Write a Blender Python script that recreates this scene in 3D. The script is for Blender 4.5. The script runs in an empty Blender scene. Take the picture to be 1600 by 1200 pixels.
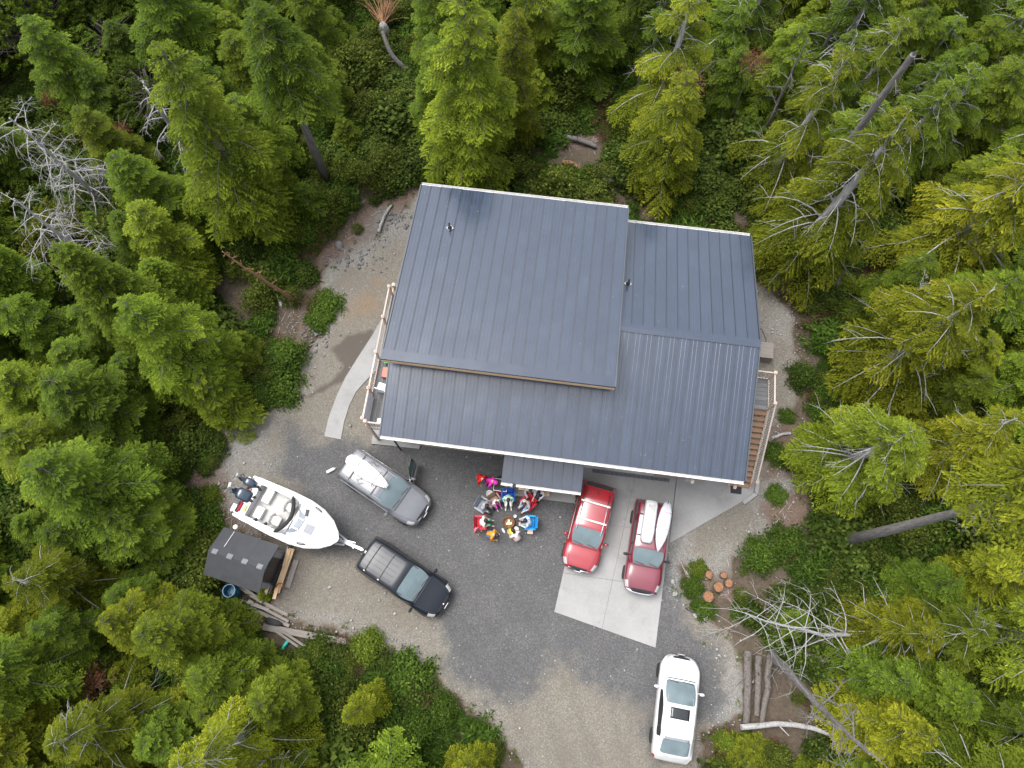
import bpy, bmesh, math, random
import numpy as np
from mathutils import Vector, Matrix
from mathutils.bvhtree import BVHTree

R = math.radians
SC = bpy.context.scene
COL = SC.collection

# ------------------------------------------------------------------ camera, sky, sun, exposure
CAM_H, FOC, TILT = 36.0, 1110.0, R(18.5)
cam_d = bpy.data.cameras.new('camera')
cam_d.sensor_width = 36.0
cam_d.lens = FOC / 1600.0 * 36.0
cam_d.clip_start, cam_d.clip_end = 0.5, 500.0
cam = bpy.data.objects.new('camera', cam_d)
cam.location = (0, 0, CAM_H)
cam.rotation_euler = (TILT, 0, 0)
COL.objects.link(cam)
SC.camera = cam

SUN_EL, SUN_AZ = R(68), R(-62)
w = bpy.data.worlds.new('World')
SC.world = w
w.use_nodes = True
nt = w.node_tree
for n in list(nt.nodes):
    nt.nodes.remove(n)
wo = nt.nodes.new('ShaderNodeOutputWorld')
bg = nt.nodes.new('ShaderNodeBackground')
sky = nt.nodes.new('ShaderNodeTexSky')
sky.sky_type = 'NISHITA'
sky.sun_disc = False
sky.sun_elevation = SUN_EL
sky.sun_rotation = SUN_AZ
sky.air_density, sky.dust_density, sky.ozone_density = 1.0, 4.0, 1.0
hs = nt.nodes.new('ShaderNodeHueSaturation')          # an overcast sky is nearly white
hs.inputs['Saturation'].default_value = 0.30
bg.inputs['Strength'].default_value = 0.15
nt.links.new(sky.outputs[0], hs.inputs['Color'])
nt.links.new(hs.outputs[0], bg.inputs[0])
nt.links.new(bg.outputs[0], wo.inputs[0])

sun_d = bpy.data.lights.new('sun', 'SUN')
sun_d.energy = 1.0
sun_d.angle = R(40)
sun_d.color = (1.0, 0.985, 0.96)
sun = bpy.data.objects.new('sun', sun_d)
COL.objects.link(sun)
sun.location = (0, 0, 60)
sdir = Vector((math.sin(SUN_AZ) * math.cos(SUN_EL), math.cos(SUN_AZ) * math.cos(SUN_EL), math.sin(SUN_EL)))
sun.rotation_euler = sdir.to_track_quat('Z', 'Y').to_euler()

SC.view_settings.view_transform = 'Standard'
SC.view_settings.look = 'None'
SC.view_settings.exposure = 1.42
SC.view_settings.gamma = 1.0
SC.view_settings.use_curve_mapping = False
SC.cycles.max_bounces = 6
SC.cycles.diffuse_bounces = 3
SC.cycles.glossy_bounces = 3
SC.cycles.transmission_bounces = 4
SC.cycles.transparent_max_bounces = 6

# ------------------------------------------------------------------ helpers
ST, CT = math.sin(TILT), math.cos(TILT)

def at(px, py, z=0.0):
    """Point of the place at height z that the photograph shows at (px, py)."""
    u, v = (px - 800) / FOC, (600 - py) / FOC
    Z = (CAM_H - z) / (CT - v * ST)
    return Vector((u * Z, Z * (ST + v * CT), z))

def to_px(x, y, z):
    d = z - CAM_H
    Z = y * ST - d * CT
    v = (y * CT + d * ST) / Z
    return 800 + FOC * x / Z, 600 - FOC * v

def height_between(base, apex):
    b = at(*base)
    best, bh = 1e9, 5
    for h in np.arange(0.5, 24, 0.1):
        p = to_px(b.x, b.y, h)
        e = (p[0] - apex[0]) ** 2 + (p[1] - apex[1]) ** 2
        if e < best:
            best, bh = e, h
    return float(bh)

def tag(o, label=None, cat=None, group=None, kind=None):
    if label: o['label'] = label
    if cat: o['category'] = cat
    if group: o['group'] = group
    if kind: o['kind'] = kind
    return o

def thing(name, label, cat, loc=(0, 0, 0), rz=0.0, group=None):
    o = bpy.data.objects.new(name, None)
    o.empty_display_size = 0.3
    COL.objects.link(o)
    o.location = loc
    o.rotation_euler = (0, 0, rz)
    return tag(o, label, cat, group)

def link(name, me, parent=None, loc=(0, 0, 0), rot=(0, 0, 0), scale=None):
    o = bpy.data.objects.new(name, me)
    COL.objects.link(o)
    o.location = loc
    o.rotation_euler = rot
    if scale is not None: o.scale = scale
    if parent: o.parent = parent
    return o

def dup(o, parent=None):
    c = o.copy()
    COL.objects.link(c)
    if parent is not None: c.parent = parent
    for ch in list(o.children):
        dup(ch, c)
    return c

class MB:
    """collects shapes for ONE mesh"""
    def __init__(s):
        s.v, s.f, s.m, s.cur = [], [], [], 0
    def add(s, verts, faces, m=None):
        o = len(s.v)
        s.v += [tuple(p) for p in verts]
        for f in faces:
            s.f.append([i + o for i in f])
            s.m.append(s.cur if m is None else m)
        return s
    def box(s, c, size, rz=0.0, M=None, m=None):
        x, y, z = size[0] / 2, size[1] / 2, size[2] / 2
        p = [Vector((a, b, d)) for d in (-z, z) for b in (-y, y) for a in (-x, x)]
        if M is None: M = Matrix.Rotation(rz, 3, 'Z')
        c = Vector(c)
        p = [M @ q + c for q in p]
        return s.add(p, [(0, 2, 3, 1), (4, 5, 7, 6), (0, 1, 5, 4), (2, 6, 7, 3), (0, 4, 6, 2), (1, 3, 7, 5)], m)
    def bar(s, a, b, wd, ht, m=None):
        a, b = Vector(a), Vector(b)
        d = (b - a); L = d.length
        x = d.normalized()
        up = Vector((0, 0, 1)) if abs(x.z) < 0.98 else Vector((0, 1, 0))
        y = up.cross(x).normalized(); z = x.cross(y)
        return s.box((a + b) / 2, (L, wd, ht), M=Matrix((x, y, z)).transposed(), m=m)
    def tube(s, pts, rad, n=8, caps=True, m=None):
        pts = [Vector(p) for p in pts]
        if not hasattr(rad, '__len__'): rad = [rad] * len(pts)
        rings, ref = [], None
        for i, p in enumerate(pts):
            t = (pts[min(i + 1, len(pts) - 1)] - pts[max(i - 1, 0)])
            t = t.normalized() if t.length > 1e-9 else Vector((0, 0, 1))
            if ref is None:
                ref = t.orthogonal().normalized()
            ref = (ref - t * ref.dot(t))
            ref = ref.normalized() if ref.length > 1e-6 else t.orthogonal().normalized()
            b = t.cross(ref)
            rings.append([p + (ref * math.cos(2 * math.pi * k / n) + b * math.sin(2 * math.pi * k / n)) * rad[i] for k in range(n)])
        vs = [q for r in rings for q in r]
        fs = []
        for i in range(len(pts) - 1):
            for k in range(n):
                k2 = (k + 1) % n
                fs.append((i * n + k, i * n + k2, (i + 1) * n + k2, (i + 1) * n + k))
        if caps:
            fs.append(tuple(range(n - 1, -1, -1)))
            fs.append(tuple((len(pts) - 1) * n + k for k in range(n)))
        return s.add(vs, fs, m)
    def lathe(s, prof, c=(0, 0, 0), n=20, M=None, m=None, caps=True):
        c = Vector(c); vs, fs = [], []
        for r, z in prof:
            for k in range(n):
                a = 2 * math.pi * k / n
                q = Vector((r * math.cos(a), r * math.sin(a), z))
                vs.append((M @ q if M else q) + c)
        for i in range(len(prof) - 1):
            for k in range(n):
                k2 = (k + 1) % n
                fs.append((i * n + k, i * n + k2, (i + 1) * n + k2, (i + 1) * n + k))
        if caps:
            fs.append(tuple(range(n - 1, -1, -1)))
            fs.append(tuple((len(prof) - 1) * n + k for k in range(n)))
        return s.add(vs, fs, m)
    def ell(s, c, r, M=None, nu=12, nv=8, m=None):
        c = Vector(c); vs, fs = [], []
        for j in range(nv + 1):
            ph = math.pi * j / nv - math.pi / 2
            for i in range(nu):
                th = 2 * math.pi * i / nu
                q = Vector((r[0] * math.cos(ph) * math.cos(th), r[1] * math.cos(ph) * math.sin(th), r[2] * math.sin(ph)))
                vs.append((M @ q if M else q) + c)
        for j in range(nv):
            for i in range(nu):
                i2 = (i + 1) % nu
                fs.append((j * nu + i, j * nu + i2, (j + 1) * nu + i2, (j + 1) * nu + i))
        return s.add(vs, fs, m)
    def prism(s, poly, z0, z1, m=None):
        n = len(poly)
        a = sum(poly[i][0] * poly[(i + 1) % n][1] - poly[(i + 1) % n][0] * poly[i][1] for i in range(n))
        if a < 0: poly = poly[::-1]
        vs = [(p[0], p[1], z0) for p in poly] + [(p[0], p[1], z1) for p in poly]
        fs = [tuple(range(n - 1, -1, -1)), tuple(range(n, 2 * n))]
        fs += [(i, (i + 1) % n, n + (i + 1) % n, n + i) for i in range(n)]
        return s.add(vs, fs, m)
    def prism_x(s, poly, x0, x1, m=None):
        """polygon in (y, z) pushed along x"""
        n = len(poly)
        vs = [(x0, p[0], p[1]) for p in poly] + [(x1, p[0], p[1]) for p in poly]
        fs = [tuple(range(n - 1, -1, -1)), tuple(range(n, 2 * n))]
        fs += [(i, (i + 1) % n, n + (i + 1) % n, n + i) for i in range(n)]
        return s.add(vs, fs, m)
    def mesh(s, name, mats, smooth=False):
        me = bpy.data.meshes.new(name)
        me.from_pydata(s.v, [], s.f)
        if not isinstance(mats, (list, tuple)): mats = [mats]
        for q in mats: me.materials.append(q)
        if len(mats) > 1: me.polygons.foreach_set('material_index', s.m)
        if smooth:
            me.polygons.foreach_set('use_smooth', [True] * len(me.polygons))
            if smooth is not True:
                me.set_sharp_from_angle(angle=R(smooth))
        bm = bmesh.new(); bm.from_mesh(me)
        bmesh.ops.recalc_face_normals(bm, faces=bm.faces)
        bm.to_mesh(me); bm.free()
        me.update()
        return me
    def build(s, name, mats, parent=None, smooth=False, loc=(0, 0, 0), rot=(0, 0, 0), bevel=0):
        o = link(name, s.mesh(name, mats, smooth), parent, loc, rot)
        if bevel:
            b = o.modifiers.new('bevel', 'BEVEL'); b.width = bevel; b.segments = 2; b.limit_method = 'ANGLE'
        return o

def np_mesh(name, verts, quads, mats, attrs=None, smooth=False):
    """fast mesh from numpy arrays; quads is (n,4) or (n,3)"""
    me = bpy.data.meshes.new(name)
    nv, nf, k = len(verts), len(quads), quads.shape[1]
    me.vertices.add(nv); me.vertices.foreach_set('co', np.asarray(verts, np.float32).ravel())
    me.loops.add(nf * k); me.loops.foreach_set('vertex_index', np.asarray(quads, np.int32).ravel())
    me.polygons.add(nf); me.polygons.foreach_set('loop_start', np.arange(0, nf * k, k, dtype=np.int32))
    me.update(calc_edges=True)
    for q in (mats if isinstance(mats, (list, tuple)) else [mats]): me.materials.append(q)
    for an, av in (attrs or {}).items():
        a = me.attributes.new(an, 'FLOAT', 'POINT')
        a.data.foreach_set('value', np.asarray(av, np.float32).ravel())
    if smooth: me.polygons.foreach_set('use_smooth', np.ones(nf, bool))
    me.validate()
    return me

def vnoise(x, y, seed=0):
    """smooth value noise in numpy"""
    xi, yi = np.floor(x).astype(np.int64), np.floor(y).astype(np.int64)
    fx, fy = x - xi, y - yi
    fx, fy = fx * fx * (3 - 2 * fx), fy * fy * (3 - 2 * fy)
    def h(a, b):
        n = (a * 374761393 + b * 668265263 + seed * 974711) & 0x7fffffff
        n = ((n ^ (n >> 13)) * 1274126177) & 0x7fffffff
        return ((n ^ (n >> 16)) & 0xffff) / 65535.0
    return (h(xi, yi) * (1 - fx) + h(xi + 1, yi) * fx) * (1 - fy) + (h(xi, yi + 1) * (1 - fx) + h(xi + 1, yi + 1) * fx) * fy

def fbm(x, y, seed=0, o=4):
    t, a, n = 0, 0.5, 0
    for i in range(o):
        t = t + a * vnoise(x * 2 ** i, y * 2 ** i, seed + i); n += a; a *= 0.5
    return t / n

def sdf(P, poly):
    """signed distance (negative inside) of points P (n,2) to a polygon"""
    poly = np.array([(p[0], p[1]) for p in poly], float)
    d = np.full(len(P), 1e9); ins = np.zeros(len(P), bool)
    for a, b in zip(poly, np.roll(poly, -1, 0)):
        e = b - a; wv = P - a
        t = np.clip((wv @ e) / max(e @ e, 1e-12), 0, 1)
        q = wv - t[:, None] * e
        d = np.minimum(d, np.hypot(q[:, 0], q[:, 1]))
        c = (a[1] > P[:, 1]) != (b[1] > P[:, 1])
        with np.errstate(divide='ignore', invalid='ignore'):
            xx = (b[0] - a[0]) * (P[:, 1] - a[1]) / (b[1] - a[1]) + a[0]
        ins ^= c & (P[:, 0] < xx)
    return np.where(ins, -d, d)

# ------------------------------------------------------------------ materials
class NT:
    def __init__(s, name):
        s.mat = bpy.data.materials.new(name); s.mat.use_nodes = True
        s.t = s.mat.node_tree
        s.p = s.t.nodes['Principled BSDF']; s.out = s.t.nodes['Material Output']
    def n(s, typ, **kw):
        nd = s.t.nodes.new(typ)
        for k, v in kw.items():
            if k.startswith('i_'):
                nd.inputs[int(k[2:]) if k[2:].isdigit() else k[2:].replace('_', ' ')].default_value = v
            else: setattr(nd, k, v)
        return nd
    def l(s, a, b): s.t.links.new(a, b)
    def coord(s, which='Object'):
        return s.n('ShaderNodeTexCoord').outputs[which]
    def noise(s, scale, detail=4, rough=0.55, vec=None):
        nd = s.n('ShaderNodeTexNoise'); nd.inputs['Scale'].default_value = scale
        nd.inputs['Detail'].default_value = detail; nd.inputs['Roughness'].default_value = rough
        s.l(vec if vec is not None else s.coord(), nd.inputs['Vector'])
        return nd.outputs['Fac']
    def ramp(s, fac, stops):
        nd = s.n('ShaderNodeValToRGB'); cr = nd.color_ramp
        while len(cr.elements) < len(stops): cr.elements.new(0.5)
        for e, (p, c) in zip(cr.elements, stops):
            e.position = p; e.color = (*c, 1) if len(c) == 3 else c
        s.l(fac, nd.inputs[0]); return nd.outputs[0]
    def mix(s, fac, a, b, blend='MIX'):
        nd = s.n('ShaderNodeMix', data_type='RGBA', blend_type=blend)
        for sock, val in ((nd.inputs[0], fac), (nd.inputs[6], a), (nd.inputs[7], b)):
            if hasattr(val, 'is_linked'): s.l(val, sock)
            elif isinstance(val, (int, float)): sock.default_value = val
            else: sock.default_value = (*val, 1)
        return nd.outputs[2]
    def math(s, op, a, b=0.0):
        nd = s.n('ShaderNodeMath', operation=op)
        for sock, val in ((nd.inputs[0], a), (nd.inputs[1], b)):
            if hasattr(val, 'is_linked'): s.l(val, sock)
            else: sock.default_value = val
        return nd.outputs[0]
    def attr(s, name):
        return s.n('ShaderNodeAttribute', attribute_name=name).outputs['Fac']
    def bump(s, h, strength=0.3, dist=0.02):
        nd = s.n('ShaderNodeBump'); nd.inputs['Strength'].default_value = strength
        nd.inputs['Distance'].default_value = dist
        s.l(h, nd.inputs['Height']); s.l(nd.outputs[0], s.p.inputs['Normal'])

def M_plain(name, col, rough=0.6, metal=0.0, spec=0.5, vary=0.12, scale=6.0, coat=0.0, ior=None, bump=0.0):
    """base colour with procedural mottling"""
    t = NT(name)
    f = t.noise(scale, 5)
    lo = [c * (1 - vary) for c in col]; hi = [min(1, c * (1 + vary)) for c in col]
    t.l(t.ramp(f, [(0.3, lo), (0.7, hi)]), t.p.inputs['Base Color'])
    t.p.inputs['Roughness'].default_value = rough
    t.p.inputs['Metallic'].default_value = metal
    t.p.inputs['Specular IOR Level'].default_value = spec
    if coat:
        t.p.inputs['Coat Weight'].default_value = coat
        t.p.inputs['Coat Roughness'].default_value = 0.04
    if ior: t.p.inputs['IOR'].default_value = ior
    if bump: t.bump(t.noise(scale * 6, 4), bump, 0.01)
    return t.mat

def M_wood(name, c0, c1, rough=0.75, along='X', scale=1.0):
    t = NT(name)
    mp = t.n('ShaderNodeMapping')
    sc = {'X': (1.2, 14, 14), 'Y': (14, 1.2, 14), 'Z': (14, 14, 1.2)}[along]
    mp.inputs['Scale'].default_value = [q * scale for q in sc]
    t.l(t.coord(), mp.inputs[0])
    f = t.noise(1.6, 6, 0.6, mp.outputs[0])
    rnd = t.n('ShaderNodeObjectInfo').outputs['Random']
    c = t.ramp(f, [(0.25, c0), (0.75, c1)])
    k = t.math('ADD', t.math('MULTIPLY', rnd, 0.35), 0.8)
    cm = t.n('ShaderNodeCombineColor')
    for i in range(3): t.l(k, cm.inputs[i])
    t.l(t.mix(1.0, c, cm.outputs[0], 'MULTIPLY'), t.p.inputs['Base Color'])
    t.p.inputs['Roughness'].default_value = rough
    t.bump(f, 0.25, 0.01)
    return t.mat

MT = {}
MT['white_plastic'] = M_plain('white_plastic', (0.6, 0.6, 0.595), 0.45)
MT['white_paint'] = M_plain('white_paint', (0.58, 0.57, 0.55), 0.5)
MT['black_plastic'] = M_plain('black_plastic', (0.018, 0.018, 0.02), 0.5)
MT['rubber'] = M_plain('rubber', (0.02, 0.02, 0.02), 0.85)
MT['chrome'] = M_plain('chrome', (0.6, 0.6, 0.62), 0.18, 1.0)
MT['steel'] = M_plain('steel', (0.45, 0.46, 0.48), 0.4, 0.8)
MT['grey_trim'] = M_plain('grey_trim', (0.22, 0.23, 0.25), 0.5)
MT['fascia_wood'] = M_wood('fascia_wood', (0.42, 0.27, 0.15), (0.58, 0.4, 0.24))
MT['rail_wood'] = M_wood('rail_wood', (0.42, 0.33, 0.28), (0.54, 0.45, 0.39))
MT['tread_wood'] = M_wood('tread_wood', (0.16, 0.092, 0.055), (0.24, 0.147, 0.093))
MT['grey_plank'] = M_wood('grey_plank', (0.155, 0.136, 0.12), (0.25, 0.22, 0.195))
MT['fresh_wood'] = M_wood('fresh_wood', (0.5, 0.33, 0.18), (0.66, 0.47, 0.28))
MT['siding'] = M_plain('siding', (0.3, 0.25, 0.2), 0.7, vary=0.06)
MT['deck_grey'] = M_wood('deck_grey', (0.11, 0.114, 0.118), (0.155, 0.158, 0.162))
MT['skin'] = M_plain('skin', (0.55, 0.34, 0.25), 0.55, vary=0.05)
MT['hair_dark'] = M_plain('hair_dark', (0.015, 0.011, 0.009), 0.5, vary=0.3, scale=40)
MT['hair_brown'] = M_plain('hair_brown', (0.05, 0.025, 0.015), 0.5, vary=0.3, scale=40)

def M_cloth(name, col):
    if name in MT: return MT[name]
    MT[name] = M_plain(name, col, 0.9, spec=0.2, vary=0.22, scale=9, bump=0.3)
    return MT[name]

def m_glass(name, col, ior=1.9, rough=0.03):
    t = NT(name)
    f = t.noise(1.3, 3)
    t.l(t.ramp(f, [(0.3, [c * 0.75 for c in col]), (0.7, [c * 1.2 for c in col])]), t.p.inputs['Base Color'])
    t.p.inputs['Roughness'].default_value = rough
    t.p.inputs['IOR'].default_value = ior
    t.p.inputs['Specular IOR Level'].default_value = 0.5
    return t.mat
MT['windshield'] = m_glass('windshield_glass', (0.10, 0.14, 0.15), 1.9)
MT['dark_glass'] = m_glass('dark_glass', (0.012, 0.015, 0.016), 1.6)

def m_paint(name, col, coat_ior=1.7, metal=0.25, rough=0.35, spec=.5):
    t = NT(name)
    t.p.inputs['Specular IOR Level'].default_value = spec
    f = t.noise(3.0, 4)
    t.l(t.ramp(f, [(0.3, [c * 0.93 for c in col]), (0.7, [min(1, c * 1.05) for c in col])]), t.p.inputs['Base Color'])
    t.p.inputs['Metallic'].default_value = metal
    t.p.inputs['Roughness'].default_value = rough
    t.p.inputs['Coat Weight'].default_value = 1.0
    t.p.inputs['Coat IOR'].default_value = coat_ior
    t.p.inputs['Coat Roughness'].default_value = 0.16
    return t.mat

def m_roof(name, col, rough):
    t = NT(name)
    rnd = t.n('ShaderNodeObjectInfo').outputs['Random']
    av = t.n('ShaderNodeVectorMath', operation='ADD')
    cx = t.n('ShaderNodeCombineXYZ')
    for i in range(3): t.l(t.math('MULTIPLY', rnd, 37.0 + 11 * i), cx.inputs[i])
    t.l(t.coord('Object'), av.inputs[0]); t.l(cx.outputs[0], av.inputs[1])
    g = av.outputs[0]
    f = t.noise(0.8, 5, 0.6, g)
    c = t.ramp(f, [(0.3, [q * 0.9 for q in col]), (0.7, [q * 1.1 for q in col])])
    k = t.math('ADD', t.math('MULTIPLY', rnd, 0.10), 0.95)
    cm = t.n('ShaderNodeCombineColor')
    for i in range(3): t.l(k, cm.inputs[i])
    c = t.mix(1.0, c, cm.outputs[0], 'MULTIPLY')
    spk = t.ramp(t.noise(7.0, 2, 0.5, g), [(0.76, (0, 0, 0)), (0.8, (1, 1, 1))])
    c = t.mix(t.math('MULTIPLY', spk, 0.35), c, (0.35, 0.36, 0.36))
    t.l(c, t.p.inputs['Base Color'])
    t.p.inputs['Roughness'].default_value = rough
    t.p.inputs['Metallic'].default_value = 0.0
    t.p.inputs['IOR'].default_value = 1.75
    t.l(t.ramp(f, [(0.2, (rough - 0.05,) * 3), (0.8, (rough + 0.08,) * 3)]), t.p.inputs['Roughness'])
    t.bump(t.noise(1.6, 2, 0.4, g), 0.06, 0.02)
    return t.mat
MT['roof'] = m_roof('roof_metal', (0.026, 0.038, 0.062), 0.17)
MT['roof_dark'] = m_roof('roof_trim', (0.025, 0.033, 0.045), 0.4)

def m_concrete(name, col):
    t = NT(name)
    v = t.coord('Object')
    a = t.noise(0.5, 6, 0.6, v); b = t.noise(7, 6, 0.7, v); d = t.noise(0.9, 3, 0.5, v)
    c = t.ramp(a, [(0.3, [q * 0.82 for q in col]), (0.65, [q * 1.08 for q in col])])
    c = t.mix(0.25, c, t.ramp(b, [(0.3, [q * 0.7 for q in col]), (0.7, [q * 1.2 for q in col])]))
    st = t.ramp(d, [(0.58, (0, 0, 0)), (0.7, (1, 1, 1))])
    c = t.mix(t.math('MULTIPLY', st, 0.34), c, [q * 0.55 for q in col])
    t.l(c, t.p.inputs['Base Color'])
    t.p.inputs['Roughness'].default_value = 0.85
    t.bump(b, 0.15, 0.01)
    return t.mat
MT['concrete'] = m_concrete('concrete', (0.255, 0.252, 0.247))

def m_gravel():
    t = NT('gravel')
    v = t.coord('Object')
    big = t.noise(0.45, 5, 0.6, v)
    vo = t.n('ShaderNodeTexVoronoi'); vo.inputs['Scale'].default_value = 21.0; t.l(v, vo.inputs['Vector'])
    vc = t.n('ShaderNodeSeparateColor'); t.l(vo.outputs['Color'], vc.inputs[0])
    vo2 = t.n('ShaderNodeTexVoronoi'); vo2.inputs['Scale'].default_value = 48.0; t.l(v, vo2.inputs['Vector'])
    vc2 = t.n('ShaderNodeSeparateColor'); t.l(vo2.outputs['Color'], vc2.inputs[0])
    grain = t.math('ADD', t.math('MULTIPLY', vc.outputs[0], 0.5), t.math('MULTIPLY', vc2.outputs[0], 0.5))
    tan = t.ramp(grain, [(0.12, (0.105, 0.093, 0.075)), (0.6, (0.148, 0.133, 0.110)), (0.94, (0.23, 0.218, 0.192))])
    tan = t.mix(t.ramp(big, [(0.45, (0, 0, 0)), (0.7, (0.45, 0.45, 0.45))]), tan, (0.125, 0.105, 0.083))
    drk = t.ramp(grain, [(0.12, (0.050, 0.050, 0.051)), (0.65, (0.074, 0.074, 0.075)), (0.96, (0.135, 0.135, 0.133))])
    drk = t.mix(t.ramp(t.noise(0.7, 4, 0.6, v), [(0.4, (0, 0, 0)), (0.72, (0.5, 0.5, 0.5))]), drk, t.ramp(grain, [(0.1, (0.05, 0.05, 0.048)), (0.9, (0.16, 0.157, 0.152))]))
    c = t.mix(t.attr('dark'), tan, drk)
    brn = t.ramp(t.noise(9, 6, 0.7, v), [(0.3, (0.06, 0.04, 0.03)), (0.7, (0.15, 0.105, 0.08))])
    c = t.mix(t.math('MULTIPLY', t.attr('track'), 0.35), c, t.mix(0.5, c, (0.06, 0.057, 0.052)))
    c = t.mix(t.attr('mulch'), c, brn)
    c = t.mix(t.attr('rust'), c, (0.18, 0.115, 0.06))
    c = t.mix(t.attr('pale'), c, t.ramp(grain, [(0.1, (0.10, 0.10, 0.095)), (0.9, (0.30, 0.30, 0.285))]))
    wet = t.attr('wet')
    c = t.mix(wet, c, (0.042, 0.03, 0.021))
    t.l(c, t.p.inputs['Base Color'])
    t.l(t.math('SUBTRACT', 0.95, t.math('MULTIPLY', wet, 0.35)), t.p.inputs['Roughness'])
    t.bump(grain, 0.5, 0.02)
    return t.mat
MT['gravel'] = m_gravel()

def m_floor():
    t = NT('forest_floor')
    v = t.coord('Object')
    a = t.noise(1.1, 6, 0.65, v); b = t.noise(6, 6, 0.7, v)
    c = t.ramp(a, [(0.3, (0.035, 0.028, 0.02)), (0.55, (0.075, 0.055, 0.038)), (0.75, (0.04, 0.05, 0.018))])
    c = t.mix(0.5, c, t.ramp(b, [(0.3, (0.025, 0.02, 0.015)), (0.7, (0.12, 0.09, 0.06))]))
    t.l(c, t.p.inputs['Base Color'])
    t.p.inputs['Roughness'].default_value = 0.95
    t.bump(b, 0.8, 0.06)
    return t.mat
MT['floor'] = m_floor()

def m_leaf(name, dark, light, tip):
    """foliage: 'tone' runs from old growth to the pale new growth at the twig ends; obj.color tints a whole tree"""
    t = NT(name)
    tone = t.attr('tone')
    c = t.ramp(tone, [(0.0, dark), (0.55, light), (1.0, tip)])
    oi = t.n('ShaderNodeObjectInfo')
    c = t.mix(1.0, c, oi.outputs['Color'], 'MULTIPLY')
    k = t.math('ADD', t.math('MULTIPLY', oi.outputs['Random'], 0.5), 0.75); cm = t.n('ShaderNodeCombineColor')
    for i in range(3): t.l(k, cm.inputs[i])
    c = t.mix(1.0, c, cm.outputs[0], 'MULTIPLY')
    t.l(c, t.p.inputs['Base Color'])
    t.p.inputs['Roughness'].default_value = 0.65
    t.p.inputs['Specular IOR Level'].default_value = 0.08
    tr = t.n('ShaderNodeBsdfTranslucent'); t.l(c, tr.inputs['Color'])
    mx = t.n('ShaderNodeMixShader'); mx.inputs[0].default_value = 0.42
    t.l(t.p.outputs[0], mx.inputs[1]); t.l(tr.outputs[0], mx.inputs[2])
    t.l(mx.outputs[0], t.out.inputs['Surface'])
    return t.mat
MT['needle'] = m_leaf('needle_foliage', (0.030, 0.050, 0.008), (0.115, 0.158, 0.019), (0.29, 0.335, 0.052))
MT['broad'] = m_leaf('shrub_foliage', (0.020, 0.034, 0.007), (0.064, 0.10, 0.016), (0.16, 0.20, 0.038))
MT['dead_needle'] = m_leaf('dead_foliage', (0.09, 0.035, 0.02), (0.17, 0.07, 0.04), (0.24, 0.11, 0.06))

def m_bark(name, c0, c1, scale=1.0):
    t = NT(name)
    mp = t.n('ShaderNodeMapping'); mp.inputs['Scale'].default_value = (9 * scale, 9 * scale, 1.6 * scale)
    t.l(t.coord(), mp.inputs[0])
    f = t.noise(1.5, 6, 0.65, mp.outputs[0])
    t.l(t.ramp(f, [(0.3, c0), (0.7, c1)]), t.p.inputs['Base Color'])
    t.p.inputs['Roughness'].default_value = 0.9
    t.bump(f, 0.7, 0.04)
    return t.mat
MT['bark'] = m_bark('bark', (0.05, 0.042, 0.036), (0.16, 0.14, 0.125))
MT['silver'] = m_bark('weathered_wood', (0.17, 0.166, 0.163), (0.40, 0.39, 0.38))
MT['grey_bark'] = m_bark('grey_bark', (0.06, 0.055, 0.053), (0.17, 0.158, 0.148))
MT['red_bark'] = m_bark('brown_dead_wood', (0.12, 0.06, 0.03), (0.3, 0.17, 0.08))
MT['cut_wood'] = M_plain('cut_wood', (0.19, 0.09, 0.038), 0.8, vary=0.5, scale=14, bump=0.3)
MT['rock'] = M_plain('rock', (0.26, 0.255, 0.24), 0.9, vary=0.35, scale=8, bump=0.4)
MT['dark_rock'] = M_plain('dark_rock', (0.12, 0.12, 0.125), 0.9, vary=0.4, scale=8, bump=0.4)

# ------------------------------------------------------------------ ground, yard
rng = np.random.default_rng(7)

def px_poly(pts, z=0.0):
    return [(at(*p, z).x, at(*p, z).y) for p in pts]

YARD_PX = [(352, 668), (395, 640), (452, 598), (478, 545), (505, 520), (500, 480), (495, 440), (520, 405), (560, 385), (600, 350),
           (635, 320), (660, 300), (720, 420), (1100, 420), (1165, 430), (1205, 452), (1240, 480), (1250, 540), (1258, 600), (1245, 650), (1215, 672),
           (1200, 745), (1245, 735), (1252, 770), (1190, 790), (1215, 835), (1190, 880), (1150, 880), (1135, 915), (1095, 905), (1065, 885), (1062, 920), (1085, 945), (1110, 965), (1135, 990),
           (1162, 1025), (1168, 1080), (1155, 1120), (1110, 1150), (1100, 1215), (1090, 1260), (840, 1260), (815, 1195), (770, 1140), (705, 1090), (675, 1055),
           (610, 1015), (540, 990), (470, 985), (430, 950), (440, 905), (450, 860), (395, 835), (350, 790), (352, 730)]
DARK_PX = [(436, 690), (450, 670), (520, 690), (640, 690), (1000, 690), (1050, 800), (1046, 880), (1055, 930), (1090, 985), (1130, 1030), (1140, 1080), (1120, 1125), (1060, 1150),
           (1030, 1200), (1010, 1120), (960, 1085), (900, 1050), (850, 1040), (815, 1085), (760, 1085), (712, 1060), (690, 1030), (695, 985), (650, 935), (590, 875), (540, 865),
           (500, 850), (480, 800), (470, 760), (440, 745)]
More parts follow.
